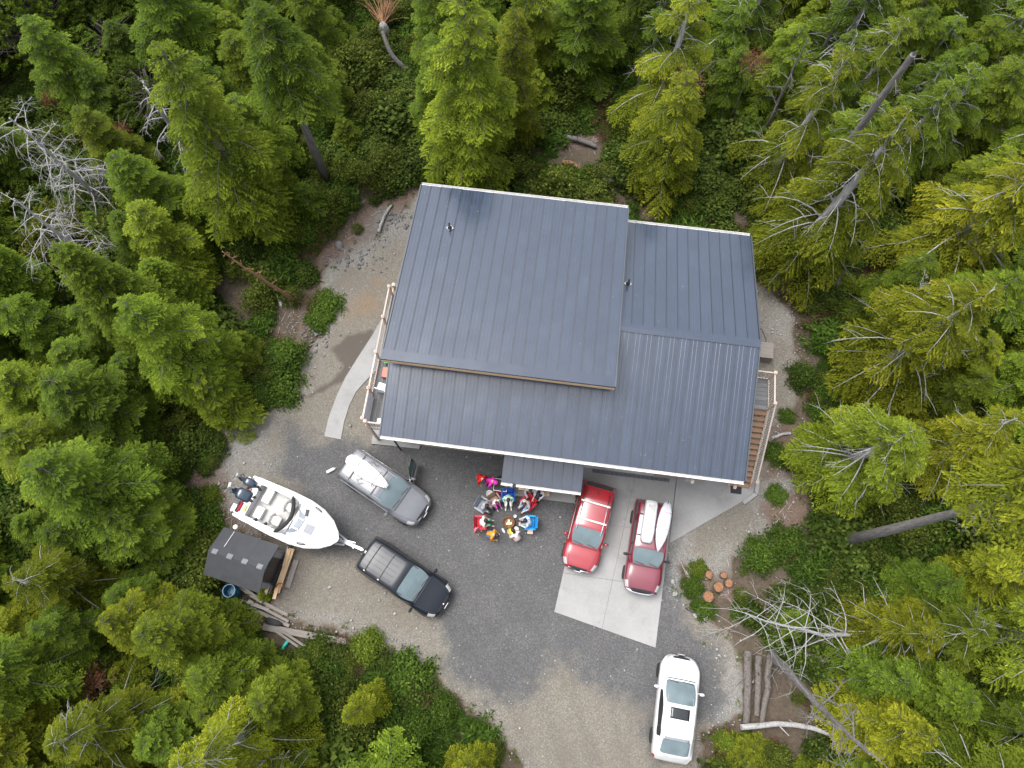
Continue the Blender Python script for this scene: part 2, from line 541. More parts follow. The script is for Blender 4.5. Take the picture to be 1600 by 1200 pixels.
MULCH_PX = [[(300, 700), (350, 690), (352, 790), (390, 830), (370, 850), (310, 850), (290, 780)],
            [(420, 460), (480, 440), (500, 500), (470, 560), (420, 520)],
            [(570, 320), (660, 285), (650, 330), (590, 385), (500, 420), (490, 390)],
            [(860, 205), (930, 210), (990, 290), (1040, 320), (1040, 345), (860, 300)],
            [(1180, 400), (1215, 420), (1250, 470), (1205, 452), (1180, 432)],
            [(1195, 780), (1245, 735), (1262, 775), (1215, 840), (1185, 880), (1160, 830)],
            [(1205, 660), (1262, 660), (1272, 780), (1235, 860), (1190, 885), (1160, 830), (1195, 790), (1190, 740)],
            [(1070, 880), (1135, 890), (1145, 935), (1080, 930)]]
YARD = px_poly(YARD_PX)
DARK = px_poly(DARK_PX)

# forest floor: one gently uneven sheet far past the frame
gx = np.concatenate([np.arange(-160, -42, 6.0), np.arange(-42, 42.1, 0.5), np.arange(48, 161, 6.0)])
gy = np.concatenate([np.arange(-120, -14, 6.0), np.arange(-14, 48.1, 0.5), np.arange(54, 181, 6.0)])
X, Y = np.meshgrid(gx, gy)
P = np.stack([X.ravel(), Y.ravel()], 1)
dy = sdf(P, YARD)
rise = np.clip(dy / 3.0, 0, 1)
Zg = -0.06 + rise * (fbm(P[:, 0] * 0.25, P[:, 1] * 0.25, 3) - 0.35) * 0.9
GROUND_Z = (gx, gy, Zg.reshape(X.shape))
def ground_z(x, y):
    i = int(np.clip(np.searchsorted(gx, x), 1, len(gx) - 1)); j = int(np.clip(np.searchsorted(gy, y), 1, len(gy) - 1))
    return float(GROUND_Z[2][j, i])
nx, ny = len(gx), len(gy)
I = (np.arange(ny - 1)[:, None] * nx + np.arange(nx - 1)[None, :]).ravel()
tag(link('ground', np_mesh('ground', np.column_stack([P, Zg]), np.column_stack([I, I + 1, I + nx + 1, I + nx]), MT['floor'], smooth=True)), kind='structure')

# the gravel yard: fine sheet whose attributes say where the dark crushed rock, dirt, wet and pale stone lie
stp = 0.125
xs = np.arange(-16.5, 17, stp); ys = np.arange(-9.5, 29.5, stp)
X, Y = np.meshgrid(xs, ys); P = np.stack([X.ravel(), Y.ravel()], 1)
n1 = fbm(P[:, 0] * 0.8, P[:, 1] * 0.8, 11); n2 = fbm(P[:, 0] * 3.1, P[:, 1] * 3.1, 21); n3 = fbm(P[:, 0] * 0.35, P[:, 1] * 0.35, 5)
mul = np.full(len(P), 99.0)
for q in MULCH_PX: mul = np.minimum(mul, sdf(P, px_poly(q)))
d = np.minimum(sdf(P, YARD), mul) + (n1 - 0.5) * 0.9 + (n2 - 0.5) * 0.5
dd = sdf(P, DARK) + (n1 - 0.5) * 1.6 + (n2 - 0.5) * 0.9
dark = np.clip(0.5 - dd / 0.9, 0, 1)
yd = sdf(P, YARD) + (n1 - 0.5) * 0.8 + (n2 - 0.5) * 0.5
mulch = np.clip(0.5 - (mul + (n1 - .5) * 1.2) / 0.6, 0, 1) * np.clip(0.4 + (yd + 0.5) / 0.5, 0, 1)
mulch = np.maximum(mulch, np.clip(0.5 + (yd + 0.1) / 0.3, 0, 1))
WET = px_poly([(518, 545), (545, 525), (590, 515), (580, 555), (545, 590), (500, 612), (478, 622), (515, 598), (540, 575)])
wet = np.clip(0.5 - (sdf(P, WET) + (n2 - .5) * 0.35) / 0.16, 0, 1) * 0.9
def spot(px, py, r):
    c = at(px, py); q = np.hypot(P[:, 0] - c.x, P[:, 1] - c.y) + (n1 - .5) * r
    return np.clip(1.1 - q / r, 0, 1)
rust = np.maximum(spot(572, 475, 0.9), np.maximum(spot(590, 440, .45) * .8, spot(545, 490, 0.7) * 0.4)) * 0.55
edge = np.clip(1 - np.abs(yd + 0.55) / 0.6, 0, 1)
track = np.zeros(len(P))
for line in ([(930, 1260), (880, 1120), (820, 1000), (760, 900), (720, 800)], [(960, 1260), (930, 1100), (900, 980), (905, 900)], [(900, 1260), (800, 1060), (700, 940), (620, 880)], [(1000, 1260), (1010, 1120), (1035, 1060)]):
    q = px_poly(line); q = [Vector(v) for v in q]
    for off in (-.75, .75):
        for a, b in zip(q, q[1:]):
            e = b - a; nrm = Vector((-e.y, e.x)).normalized() * off; a_, e_ = np.array(a + nrm), np.array(e)
            tt = np.clip(((P - a_) @ e_) / (e_ @ e_), 0, 1); ds = np.hypot(*(P - a_ - tt[:, None] * e_).T)
            track = np.maximum(track, np.clip(1.2 - ds / .22 + (n1 - .5) * 1.4, 0, 1))
pale = edge * np.clip((n3 - 0.35) * 3, 0, 1) * 0.6
pale = np.maximum(pale, np.clip(spot(375, 700, 2.2) + spot(600, 355, 1.6) + spot(560, 400, 1.0) + spot(1225, 500, 1.7) + spot(1060, 845, .9), 0, 1) * 0.55)
Zy = 0.012 + (n2 - 0.5) * 0.03
keep = (d < 0.25).reshape(X.shape)
kc = keep[:-1, :-1] & keep[1:, :-1] & keep[:-1, 1:] & keep[1:, 1:]
nx = len(xs)
I = (np.arange(len(ys) - 1)[:, None] * nx + np.arange(nx - 1)[None, :])[kc]
Q = np.column_stack([I, I + 1, I + nx + 1, I + nx])
us = np.unique(Q); mp = np.zeros(len(P), int); mp[us] = np.arange(len(us))
edge_drop = np.clip((d + 0.15) / 0.4, 0, 1) * 0.16
tag(link('gravel_yard', np_mesh('gravel_yard', np.column_stack([P, Zy - edge_drop])[us], mp[Q], MT['gravel'],
    dict(dark=dark[us], mulch=mulch[us], wet=wet[us], rust=rust[us], pale=pale[us], track=track[us]), True)), kind='structure')

# loose stones along the rim of the yard and scattered over it
def stone_mesh(name, pos, size, mat, seed):
    r = np.random.default_rng(seed)
    base = np.array([(1, 0, 0), (-1, 0, 0), (0, 1, 0), (0, -1, 0), (0, 0, 1), (0, 0, -1), (.62, .62, .5), (-.62, .62, .5), (.62, -.62, .5), (-.62, -.62, .5)], float)
    tri = np.array([(4, 6, 7), (4, 8, 6), (4, 9, 8), (4, 7, 9), (0, 6, 8), (2, 7, 6), (1, 9, 7), (3, 8, 9), (0, 2, 6), (1, 7, 2), (1, 3, 9), (0, 8, 3), (5, 2, 0), (5, 0, 3), (5, 3, 1), (5, 1, 2)])
    n = len(pos)
    V = base[None] * size[:, None, None] * r.uniform(0.55, 1.25, (n, 10, 1)) * np.array([1, 1, .6])
    a = r.uniform(0, 6.28, n); c, s = np.cos(a)[:, None], np.sin(a)[:, None]
    V = np.stack([V[..., 0] * c - V[..., 1] * s, V[..., 0] * s + V[..., 1] * c, V[..., 2]], -1) + pos[:, None]
    F = tri[None] + (np.arange(n) * 10)[:, None, None]
    return np_mesh(name, V.reshape(-1, 3), F.reshape(-1, 3), mat)
cand = rng.uniform((-16, -9), (16.5, 29), (60000, 2))
sd = sdf(cand, YARD)
pr = np.where((sd < 0.35) & (sd > -1.5), 0.16 * np.clip(fbm(cand[:, 0] * .5, cand[:, 1] * .5, 9) * 2.2 - 0.5, 0, 1), np.where(sd < 0, 0.016, 0))
for q, rr, k in ((at(375, 705), 2.4, .22), (at(1228, 510), 2.0, .5), (at(585, 370), 2.0, .45), (at(1052, 845), .8, .6), (at(1080, 905), .8, .4), (at(640, 1010), 1.6, .25), (at(590, 960), 2, .15), (at(430, 560), 1.0, .2), (at(1110, 1150), 1.0, .4)):
    g = np.exp(-((cand[:, 0] - q.x) ** 2 + (cand[:, 1] - q.y) ** 2) / rr ** 2)
    pr = np.maximum(pr, g * k * (sd < 0.3))
sel = cand[rng.random(len(cand)) < pr]
sz = np.clip(rng.lognormal(-3.35, 0.42, len(sel)), 0.018, 0.11)
tag(link('loose_stones', stone_mesh('loose_stones', np.column_stack([sel, np.full(len(sel), 0.02) + sz * .2]), sz, MT['rock'], 3)), kind='stuff')
q0 = np.array([at(472, 535), at(485, 545), at(1030, 870)][:2])[:, :2]
rp = np.concatenate([rng.normal(at(488, 520)[:2], (.5, .9), (90, 2)), rng.normal(at(615, 345)[:2], (.5, .5), (60, 2)), rng.normal(at(560, 405)[:2], (.9, .4), (60, 2))])
tag(link('dark_rubble', stone_mesh('dark_rubble', np.column_stack([rp, np.full(len(rp), .03)]), rng.uniform(.03, .12, len(rp)), MT['dark_rock'], 4)), kind='stuff')

# ------------------------------------------------------------------ the house (own axes: x along the front eave, y to the back)
HO = at(594, 680, 5.2); HO.z = 0
HA = math.atan2(-0.1282, 0.9917)
HM = Matrix.Translation(HO) @ Matrix.Rotation(HA, 4, 'Z')
HI = HM.inverted()
def hl(px, py, z=0.0):
    """house axes of the point seen at a pixel at height z"""
    return HI @ at(px, py, z)

house = thing('house', 'two storey house with a dark blue grey standing seam metal roof in stepped shed slopes', 'house', HO, HA)
W = 16.18
ZE, ZR, YR = 5.2, 6.9, 5.85             # front eave, ridge, ridge line
slope = (ZR - ZE) / YR
YB, ZB = 12.3, 5.15                      # rear eave
UX0, UX1, UY0, UY1, UZ0, UZ1 = -0.14, 9.99, 2.86, 12.42, 7.35, 6.2

def panel_mesh(name, wd, ln):
    pr = [(0, 0), (0, .032), (.018, .032), (.018, 0), (wd * .33 - .012, 0), (wd * .33 - .005, .0025), (wd * .33 + .005, .0025), (wd * .33 + .012, 0),
          (wd * .66 - .012, 0), (wd * .66 - .005, .0025), (wd * .66 + .005, .0025), (wd * .66 + .012, 0), (wd - .028, 0), (wd - .028, -.018)]
    n = 4
    vs, fs = [], []
    for j in range(n + 1):
        for (x, z) in pr: vs.append((x, ln * j / n, z))
    k = len(pr)
    for j in range(n):
        for i in range(k - 1): fs.append((j * k + i, j * k + i + 1, (j + 1) * k + i + 1, (j + 1) * k + i))
    fs.append([i for i in range(k)]); fs.append([n * k + i for i in range(k)][::-1])
    me = bpy.data.meshes.new(name); me.from_pydata(vs, [], fs); me.materials.append(MT['roof']); me.update()
    return me

def roof_slab(name, x0, x1, ya, za, yb, zb, count, thick=0.16, start=0.0, end=0.0, parent=house, edge=MT['roof_dark']):
    """deck of one slope with its seamed panels as children"""
    mb = MB()
    mb.prism_x([(ya, za - .02), (yb, zb - .02), (yb, zb - thick), (ya, za - thick)], x0, x1)
    o = mb.build(name, edge, parent)
    ang = math.atan2(zb - za, yb - ya); L = math.hypot(yb - ya, zb - za)
    wd = (x1 - x0) / count
    me = panel_mesh('roof_panel', wd, L - start - end)
    for i in range(count):
        link('roof_panel', me, o, (x0 + i * wd, ya + start * math.cos(ang), za + start * math.sin(ang)), (ang + rng.normal(0, .0006), rng.normal(0, .0012), 0))
    return o

front = roof_slab('front_roof', 0, W, 0, ZE, YR, ZR, 32, end=.16)
rear = roof_slab('rear_roof', UX1 + .02, W, YR, ZR, YB, ZB, 12, start=.16)
upper = roof_slab('upper_roof', UX0, UX1, UY0, UZ0, UY1, UZ1, 20, thick=.26, start=.42)
# ridge cap, flashings, drip edges, gutters, fascias
mb = MB(); 
mb.prism_x([(YR - .2, ZR - .2 * slope + .052), (YR, ZR + .055), (YR + .2, ZR - .2 * .271 + .052), (YR + .2, ZR - .2 * .271 + .04), (YR, ZR + .035), (YR - .2, ZR - .2 * slope + .04)], UX1 + .03, W + .02)
mb.build('ridge_cap', MT['roof'], house)
us = (UZ1 - UZ0) / (UY1 - UY0)
mb = MB(); mb.prism_x([(UY0 - .02, UZ0 + .05), (UY0 + .44, UZ0 + .44 * us + .05), (UY0 + .44, UZ0 + .44 * us + .02), (UY0 - .02, UZ0 + .02)], UX0 - .02, UX1 + .02)
mb.prism_x([(UY0 - .025, UZ0 + .045), (UY0 - .005, UZ0 + .045), (UY0 - .005, UZ0 - .10), (UY0 - .025, UZ0 - .10)], UX0 - .02, UX1 + .02)
mb.build('roof_edge_flashing', MT['roof'], house)
for x in (UX0 - .03, UX1 - .03):
    mb = MB(); mb.prism_x([(UY0, UZ0 + .06), (UY1, UZ1 + .06), (UY1, UZ1 - .2), (UY0, UZ0 - .2)], x, x + .06); mb.build('rake_trim', MT['roof_dark'], house)
for x, x2, a, za, b, zb in ((-.05, -.004, 0, ZE, YR, ZR), (W + .004, W + .06, 0, ZE, YR, ZR), (W + .004, W + .06, YR, ZR, YB, ZB)):
    mb = MB(); mb.prism_x([(a, za + .055), (b, zb + .055), (b, zb - .17), (a, za - .17)], x, x2); mb.build('rake_trim', MT['roof_dark'], house)
mb = MB(); mb.prism_x([(UY0 - .035, UZ0 - .10), (UY0 - .001, UZ0 - .10), (UY0 - .001, UZ0 - .33), (UY0 - .035, UZ0 - .33)], UX0, UX1)
mb.build('fascia_board', MT['fascia_wood'], house)
def gutter(x0, x1, y, z, s, name='gutter'):
    mb = MB()
    mb.prism_x([(y, z), (y - s * .012, z), (y - s * .012, z - .10), (y - s * .10, z - .10), (y - s * .12, z), (y - s * .135, z), (y - s * .115, z - .115), (y, z - .115)], x0, x1)
    return mb.build(name, MT['white_paint'], house)
gutter(0, W, -.01, ZE - .03, 1)
gutter(UX0, UX1, UY1 + .01, UZ1 - .03, -1)
gutter(UX1 + .05, W, YB + .01, ZB - .03, -1)
# walls
YW = .93
mb = MB(); mb.box((W / 2, YW + .1, 2.46), (W - .9, .2, 4.92)); wall = mb.build('front_wall', MT['siding'], house)
mb = MB(); mb.box((W / 2, 11.7, 2.3), (W - .9, .2, 4.6)); mb.box((UX1 / 2, 11.75, 5.4), (UX1 - .6, .2, 1.5)); mb.build('rear_wall', MT['siding'], house)
for x in (.45, W - .65):
    mb = MB(); mb.prism_x([(YW + .21, 0), (11.59, 0), (11.59, 5.1), (YR, 6.6), (YW + .21, 5.12)], x, x + .2); mb.build('side_wall', MT['siding'], house)
for x in (.3, UX1 - .5):
    mb = MB(); mb.prism_x([(3.55, 5.9), (11.6, 5.0), (11.6, 5.95), (3.55, 6.98)], x, x + .2); mb.build('upper_side_wall', MT['siding'], house)
mb = MB(); mb.box((UX1 / 2 - .1, 3.44, 6.45), (UX1 - .9, .2, 1.1)); cw = mb.build('clerestory_wall', MT['siding'], house)
for i in range(4):
    mb = MB(); mb.box((1.6 + i * 2.2, 3.325, 6.58), (1.7, .03, .5)); f_ = mb.build('window', MT['white_paint'], house)
    mb = MB(); mb.box((1.6 + i * 2.2, 3.305, 6.58), (1.56, .02, .38)); mb.build('pane', MT['dark_glass'], f_)
# siding courses (real laps)
mb = MB()
for k in range(24): mb.box((W / 2, YW - .008, .2 + k * .195), (W - .92, .016, .02))
mb.build('siding_lap', MT['siding'], wall)
# garage doors, entrance, upper windows in the front wall
mb = MB(); mb.box((11.15, YW - .03, 1.15), (3.9, .04, 2.3)); gd = mb.build('garage_door', MT['white_paint'], house)
for k in range(4):
    mb = MB(); mb.box((11.15, YW - .06, .3 + k * .56), (3.8, .02, .5)); mb.build('door_panel', MT['white_paint'], gd)
mb = MB(); mb.box((7.2, YW - .03, 1.05), (.95, .05, 2.1)); dr = mb.build('entrance_door', MT['roof_dark'], house)
mb = MB(); mb.ell((7.55, YW - .09, 1.0), (.03, .04, .03)); mb.build('handle', MT['steel'], dr)
for x in (1.8, 4.2, 9.2, 12.2, 14.4):
    mb = MB(); mb.box((x, YW - .03, 3.9), (1.3, .05, 1.2)); f_ = mb.build('window', MT['white_paint'], house)
    mb = MB(); mb.box((x, YW - .06, 3.9), (1.16, .02, 1.06)); mb.build('pane', MT['dark_glass'], f_)
# porch roof over the entrance
pa, pb = hl(783, 753, 2.75), hl(908, 768, 2.75); pt = hl(788, 708, 3.1)
porch = roof_slab('porch_roof', pa.x, pb.x, pa.y, 2.78, YW - .06, 3.2, 8, thick=.14, parent=house)
gutter(pa.x, pa.x + .55, pa.y - .01, 2.74, 1); gutter(pa.x + .72, pb.x, pa.y - .01, 2.74, 1)
for x in (pa.x + .2, pb.x - .2):
    mb = MB(); mb.box((x, pa.y + .2, 1.36), (.14, .14, 2.6)); mb.build('porch_post', MT['rail_wood'], house)
# roof vents: pipe boots on pale square flashing
def vent(px, py, z, ang):
    p = hl(px, py, z)
    Mx = Matrix.Rotation(ang, 3, 'X') @ Matrix.Rotation(R(45), 3, 'Z')
    mb = MB(); mb.box((p.x, p.y, p.z + .05), (.26, .26, .012), M=Mx); b = mb.build('vent_flashing', MT['chrome'], house)
    mb = MB(); mb.lathe([(.115, 0), (.10, .05), (.07, .12), (.065, .14)], (p.x, p.y, p.z + .05), 14); mb.build('vent_boot', MT['rubber'], b)
    mb = MB(); mb.lathe([(.05, 0), (.05, .38), (.04, .38), (.04, .2)], (p.x, p.y, p.z + .05), 12); mb.build('vent_pipe', MT['black_plastic'], b)
ang_u = math.atan2(UZ1 - UZ0, UY1 - UY0)
q = hl(703, 357, 6.6); zz = UZ0 + (q.y - UY0) * us; vent(703, 357, zz, ang_u)
q = hl(981, 444, 5.9); zz = ZR + (q.y - YR) * (ZB - ZR) / (YB - YR); vent(981, 444, zz, math.atan2(ZB - ZR, YB - YR))
# wooden brackets and flood lights under the front eave, a dome lamp
for px, py in ((1074, 745), (1140, 756)):
    p = hl(px, py, 4.6)
    mb = MB(); mb.bar((p.x - .45, YW - .02, 4.45), (p.x + .4, YW - .02, 4.45), .28, .14); mb.bar((p.x + .35, YW, 4.2), (p.x + .2, -.25, 4.75), .12, .14)
    mb.build('eave_bracket', MT['rail_wood'], house)
mb = MB(); p = hl(1076, 750, 4.3); mb.box((p.x, -.02, 4.32), (.3, .22, .08)); mb.box((p.x, .2, 4.3), (.1, .5, .08)); mb.build('flood_light', MT['grey_trim'], house)
mb = MB(); p = hl(743, 704, 3.0); mb.ell((p.x, YW - .2, 3.0), (.13, .13, .12)); mb.box((p.x, YW - .05, 3.05), (.2, .12, .2)); mb.build('wall_lamp', MT['white_plastic'], house)
mb = MB(); p = hl(599, 685, 4.9); mb.tube([(p.x, -.08, 5.0), (p.x, .15, 4.6), (p.x, .45, 4.4), (p.x, .5, .2)], .045); mb.build('downpipe', MT['black_plastic'], house)

# needles and twigs blown onto the roof
mb = MB()
for k in range(90):
    if k < 50: x, y = rng.uniform(.1, UX1 - .2), UY0 + .5 + (UY1 - UY0 - .6) * rng.random() ** .6; z = UZ0 + (y - UY0) * us
    else: x, y = rng.uniform(.2, W - .2), rng.uniform(.1, 2.2); z = ZE + y * slope
    a, L_ = rng.uniform(0, 3.14), rng.uniform(.03, .16); mb.bar((x, y, z + .012), (x + L_ * math.cos(a), y + L_ * math.sin(a), z + .014 + L_ * math.sin(a) * (us if k < 50 else slope)), .012 if L_ > .06 else .03, .006)
lt_ = mb.build('roof_litter', MT['grey_plank'], house); lt_['kind'] = 'stuff'
# concrete
slabn = [0]
def slab(parent, poly, z0, z1, name='slab'):
    mb = MB(); mb.prism(poly, z0, z1)
    o = mb.build(name, MT['concrete'], parent, bevel=.006)
    return o
def clip(poly, a, b):
    """keep the left side of the line a->b"""
    out = []
    def side(p): return (b[0] - a[0]) * (p[1] - a[1]) - (b[1] - a[1]) * (p[0] - a[0])
    for p, q in zip(poly, poly[1:] + poly[:1]):
        sp, sq = side(p), side(q)
        if sp >= 0: out.append(p)
        if sp * sq < 0:
            t = sp / (sp - sq); out.append((p[0] + (q[0] - p[0]) * t, p[1] + (q[1] - p[1]) * t))
    return out
apron = thing('concrete_apron', 'pale concrete driveway apron under the two red cars, slabs split by joints', 'driveway', (0, 0, 0)); apron['kind'] = 'structure'
del apron['category']; del apron['label']
A = [tuple(at(*p)[:2]) for p in [(866, 956), (1024, 1012), (1040, 850), (1046, 818), (1180, 772), (1184, 748), (1060, 700), (918, 700), (906, 765), (888, 860)]]
def cut(poly, p, q, g=.004):
    a, b = at(*p), at(*q); n = Vector((-(b.y - a.y), b.x - a.x, 0)).normalized() * g
    L_ = clip(poly, (a + n)[:2], (b + n)[:2]); R_ = clip(poly, (b - n)[:2], (a - n)[:2])
    return [q for q in (L_, R_) if len(q) > 2]
res = []
MAIN = [tuple(at(*p)[:2]) for p in [(866, 956), (1024, 1012), (1044, 850), (1057, 742), (1060, 700), (918, 700), (906, 765), (888, 860)]]
for q in cut(MAIN, (995, 730), (940, 985)):
    for r_ in cut(q, (870, 808), (1060, 836)):
        res += cut(r_, (860, 892), (1060, 922))
res.append([tuple(at(*p)[:2]) for p in [(1045.5, 849), (1058.2, 742), (1061.2, 700), (1184, 748), (1180, 772)]])
for p in res: slab(apron, p, -.05, .05)
TRI = [p for p in res]
# trench drain by the garage door
a, b = hl(925, 737, .05), hl(1046, 749, .05)
drain = thing('trench_drain', 'long black trench drain grating in the concrete before the garage', 'drain', HM @ Vector(((a.x + b.x) / 2, (a.y + b.y) / 2, .05)), HA)
mb = MB(); mb.box((0, 0, .006), (b.x - a.x, .17, .012)); mb.build('drain_channel', MT['black_plastic'], drain)
mb = MB()
for k in range(60): mb.box((-(b.x - a.x) / 2 + .03 + k * (b.x - a.x - .06) / 59, 0, .018), (.022, .15, .012))
mb.build('grating', MT['grey_trim'], drain)
# curved concrete path west of the house
path = thing('concrete_path', '', '', (0, 0, 0)); path['kind'] = 'structure'
for k in ('label', 'category'):
    if k in path: del path[k]
Lft = [(507, 682), (514, 652), (526, 620), (540, 590), (560, 558), (582, 524), (602, 490), (620, 455)]
Rgt = [(533, 687), (538, 660), (546, 634), (557, 612), (575, 592), (598, 570), (620, 540), (640, 500)]
for i0, i1 in ((0, 3), (3, 5), (5, 7)):
    pl = [tuple(at(*p)[:2]) for p in Lft[i0:i1 + 1]] + [tuple(at(*p)[:2]) for p in Rgt[i0:i1 + 1][::-1]]
    slab(path, pl, -.05, .06)
pad = thing('concrete_pad', '', '', (0, 0, 0)); pad['kind'] = 'structure'
for k in ('label', 'category'):
    if k in pad: del pad[k]
slab(pad, [tuple(at(*p)[:2]) for p in [(581, 694), (655, 702), (660, 690), (660, 680), (584, 672)]], -.05, .12)
slab(pad, [tuple(at(*p)[:2]) for p in [(780, 771), (905, 788), (915, 700), (792, 700)]], -.05, .10)
pl = [tuple(at(*p)[:2]) for p in [(800, 757), (906, 784), (915, 700), (792, 700)]]
kerb = MB(); kp = [at(*p) for p in [(1183, 748), (1180, 772), (1160, 787)]]
for a, b in zip(kp, kp[1:]): kerb.bar(a + Vector((0, 0, .09)), b + Vector((0, 0, .09)), .18, .2)
tag(kerb.build('concrete_kerb', MT['concrete']), kind='structure')
mb = MB(); mb.box((0, 0, .012), (.55, .36, .02)); mb.box((0, 0, .026), (.47, .28, .01))
m_ = at(1150, 766, .05)
tag(mb.build('door_mat', MT['rubber'], loc=(m_.x, m_.y, .05), rot=(0, 0, HA), bevel=.01), 'black rubber mat on the concrete near the foot of the stairs', 'mat')

# ------------------------------------------------------------------ left deck and right staircase (house axes)
BAL = MB().box((0, 0, .45), (.028, .028, .9)).mesh('baluster', MT['white_paint'])
def rail(parent, a, b, balusters=True, step=.13, z_post0=None):
    """posts stand elsewhere: top rail, bottom rail and balusters between two points of the rail line (z = floor)"""
    a, b = Vector(a), Vector(b)
    up = Vector((0, 0, 1))
    mb = MB(); mb.bar(a + up * .98, b + up * .98, .07, .045); r_ = mb.build('railing', MT['rail_wood'], parent)
    mb = MB(); mb.bar(a + up * .1, b + up * .1, .05, .05); mb.build('bottom_rail', MT['rail_wood'], r_)
    n = int((b - a).length / step)
    for i in range(1, n):
        p = a.lerp(b, i / n); link('baluster', BAL, r_, (p.x, p.y, p.z + .08))
def post(parent, p, h=1.06, z0=None):
    mb = MB(); z0 = p[2] if z0 is None else z0
    mb.box((p[0], p[1], (z0 + p[2] + h) / 2), (.095, .095, p[2] + h - z0)); o = mb.build('post', MT['rail_wood'], parent)
    mb = MB(); mb.box((p[0], p[1], p[2] + h + .02), (.15, .15, .04)); mb.lathe([(.1, 0), (.001, .05)], (p[0], p[1], p[2] + h + .04), 4); mb.build('post_cap', MT['rail_wood'], o)

DZ = 2.7
deck = thing('deck', 'raised grey deck with pale wooden railing along the left wall of the house', 'deck', HO, HA)
x0, x1 = -1.36, .44
for k in range(13):
    w_ = (x1 - x0 - .04) / 13
    mb = MB(); mb.box((x0 + .02 + (k + .5) * w_, 4.8, DZ - .02), (w_ - .012, 7.7, .04)); mb.build('deck_board', MT['deck_grey'], deck)
mb = MB()
for x in (x0, x1 - .05): mb.box((x, 4.8, DZ - .16), (.05, 7.7, .24))
for k in range(9): mb.box(((x0 + x1) / 2, .98 + k * .95, DZ - .16), (x1 - x0 - .1, .05, .22))
mb.build('joist', MT['fascia_wood'], deck)
px_posts = [(612, 445), (607, 448), (597, 495), (586, 550), (573, 606), (565, 653), (568, 657)]
pp = [hl(x, y, 3.7) for x, y in px_posts]
ys_ = [p.y for p in pp[1:6]]
for y in ys_: post(deck, (x0 + .04, y, DZ), z0=0)
for a, b in zip(ys_, ys_[1:]): rail(deck, (x0 + .04, a - .05, DZ), (x0 + .04, b + .05, DZ))
post(deck, (x0 + .25, ys_[0] + .12, DZ)); post(deck, (x0 + .2, ys_[-1] - .14, DZ), z0=0)
rail(deck, (x0 + .25, ys_[-1] - .16, DZ), (x1 - .1, ys_[-1] - .16, DZ))
rail(deck, (x0 + .25, ys_[0] + .1, DZ), (x1, ys_[0] + .1, DZ))
# things kept on the deck
def on_deck(px, py): return hl(px, py, DZ)
p = hl(567, 636, 3.25)
mb = MB(); mb.box((0, 0, .42), (.05, 1.35, .84))
tag(mb.build('foam_board', M_plain('board_pale', (.6, .62, .72), .5), loc=HM @ Vector((x0 + .14, p.y, DZ + .02)), rot=(0, R(-6), HA), bevel=.02), 'pale blue white board leaning inside the railing at the deck corner', 'board')
p = on_deck(599, 610)
ch = thing('deck_chair', 'small white chair on the grey deck beside the roof edge', 'chair', HM @ Vector((p.x, p.y, DZ)), HA + R(80))
mb = MB(); mb.box((0, 0, .42), (.45, .45, .04)); mb.build('seat', MT['white_plastic'], ch)
mb = MB(); mb.box((-.22, 0, .68), (.04, .45, .45)); mb.build('backrest', MT['white_plastic'], ch)
for a in (-.2, .2):
    for b in (-.2, .2):
        mb = MB(); mb.box((a, b, .2), (.04, .04, .4)); mb.build('leg', MT['white_plastic'], ch)
p = on_deck(606, 568); mb = MB(); mb.lathe([(.13, 0), (.16, .3), (.17, .5), (.15, .5), (.14, .3)], n=14)
tag(mb.build('green_tub', M_plain('green_plastic', (.06, .36, .12), .5), loc=HM @ Vector((p.x, p.y, DZ)), smooth=40), 'bright green tub on the deck under the high roof edge', 'tub')
p = on_deck(604, 585); mb = MB(); mb.box((0, 0, .15), (.32, .5, .3)); mb.box((0, 0, .32), (.34, .52, .05))
tag(mb.build('red_cooler', M_plain('faded_red', (.42, .16, .12), .6), loc=HM @ Vector((p.x, p.y, DZ)), rot=(0, 0, HA), bevel=.02), 'faded red cooler box on the deck next to the green tub', 'cooler')
mb = MB(); p = hl(579, 664, 2.9)
mb.box((0, 0, .2), (.9, .3, .4)); tag(mb.build('deck_box', MT['white_plastic'], loc=HM @ Vector((x1 - .75, ys_[-1] + .1, DZ)), rot=(0, 0, HA), bevel=.03), 'long white storage box at the front end of the left deck', 'box')

stairs = thing('staircase', 'wooden outdoor staircase with railings climbing the right wall of the house to a small landing', 'stairs', HO, HA)
sx0, sx1 = 16.35, 17.95
LY0, LY1 = 4.25, 5.85
for k in range(7):
    w_ = (LY1 - LY0) / 7
    mb = MB(); mb.box(((sx0 + sx1 - .55) / 2, LY0 + (k + .5) * w_, DZ - .02), (sx1 - sx0 + .55, w_ - .012, .04)); mb.build('landing_board', MT['deck_grey'], stairs)
mb = MB(); mb.box((sx1 - .02, (LY0 + LY1) / 2, DZ - .15), (.05, LY1 - LY0, .22)); mb.box(((sx0 + sx1) / 2, LY1 + .01, DZ - .15), (sx1 - sx0, .05, .22)); mb.box(((sx0 + sx1) / 2, LY0 + .03, DZ - .16), (sx1 - sx0, .05, .2)); mb.build('landing_frame', MT['rail_wood'], stairs)
NT_ = 14; run = (LY0 - .85) / NT_; ris = DZ / (NT_ + 1)
tm = MB().box((0, -.01, 0), (1.0, run - .02, .045)).mesh('tread', MT['tread_wood'])
tx = 17.46
for i in range(NT_):
    z = DZ - (i + 1) * ris; y = LY0 - (i + .5) * run
    link('tread', tm, stairs, (tx, y, z - .02))
for x in (tx - .53, tx + .53):
    mb = MB(); mb.prism_x([(LY0, DZ), (LY0, DZ - .34), (1.05, .02), (.8, .02), (.8, .16)], x - .022, x + .022); mb.build('stringer', MT['rail_wood'], stairs)
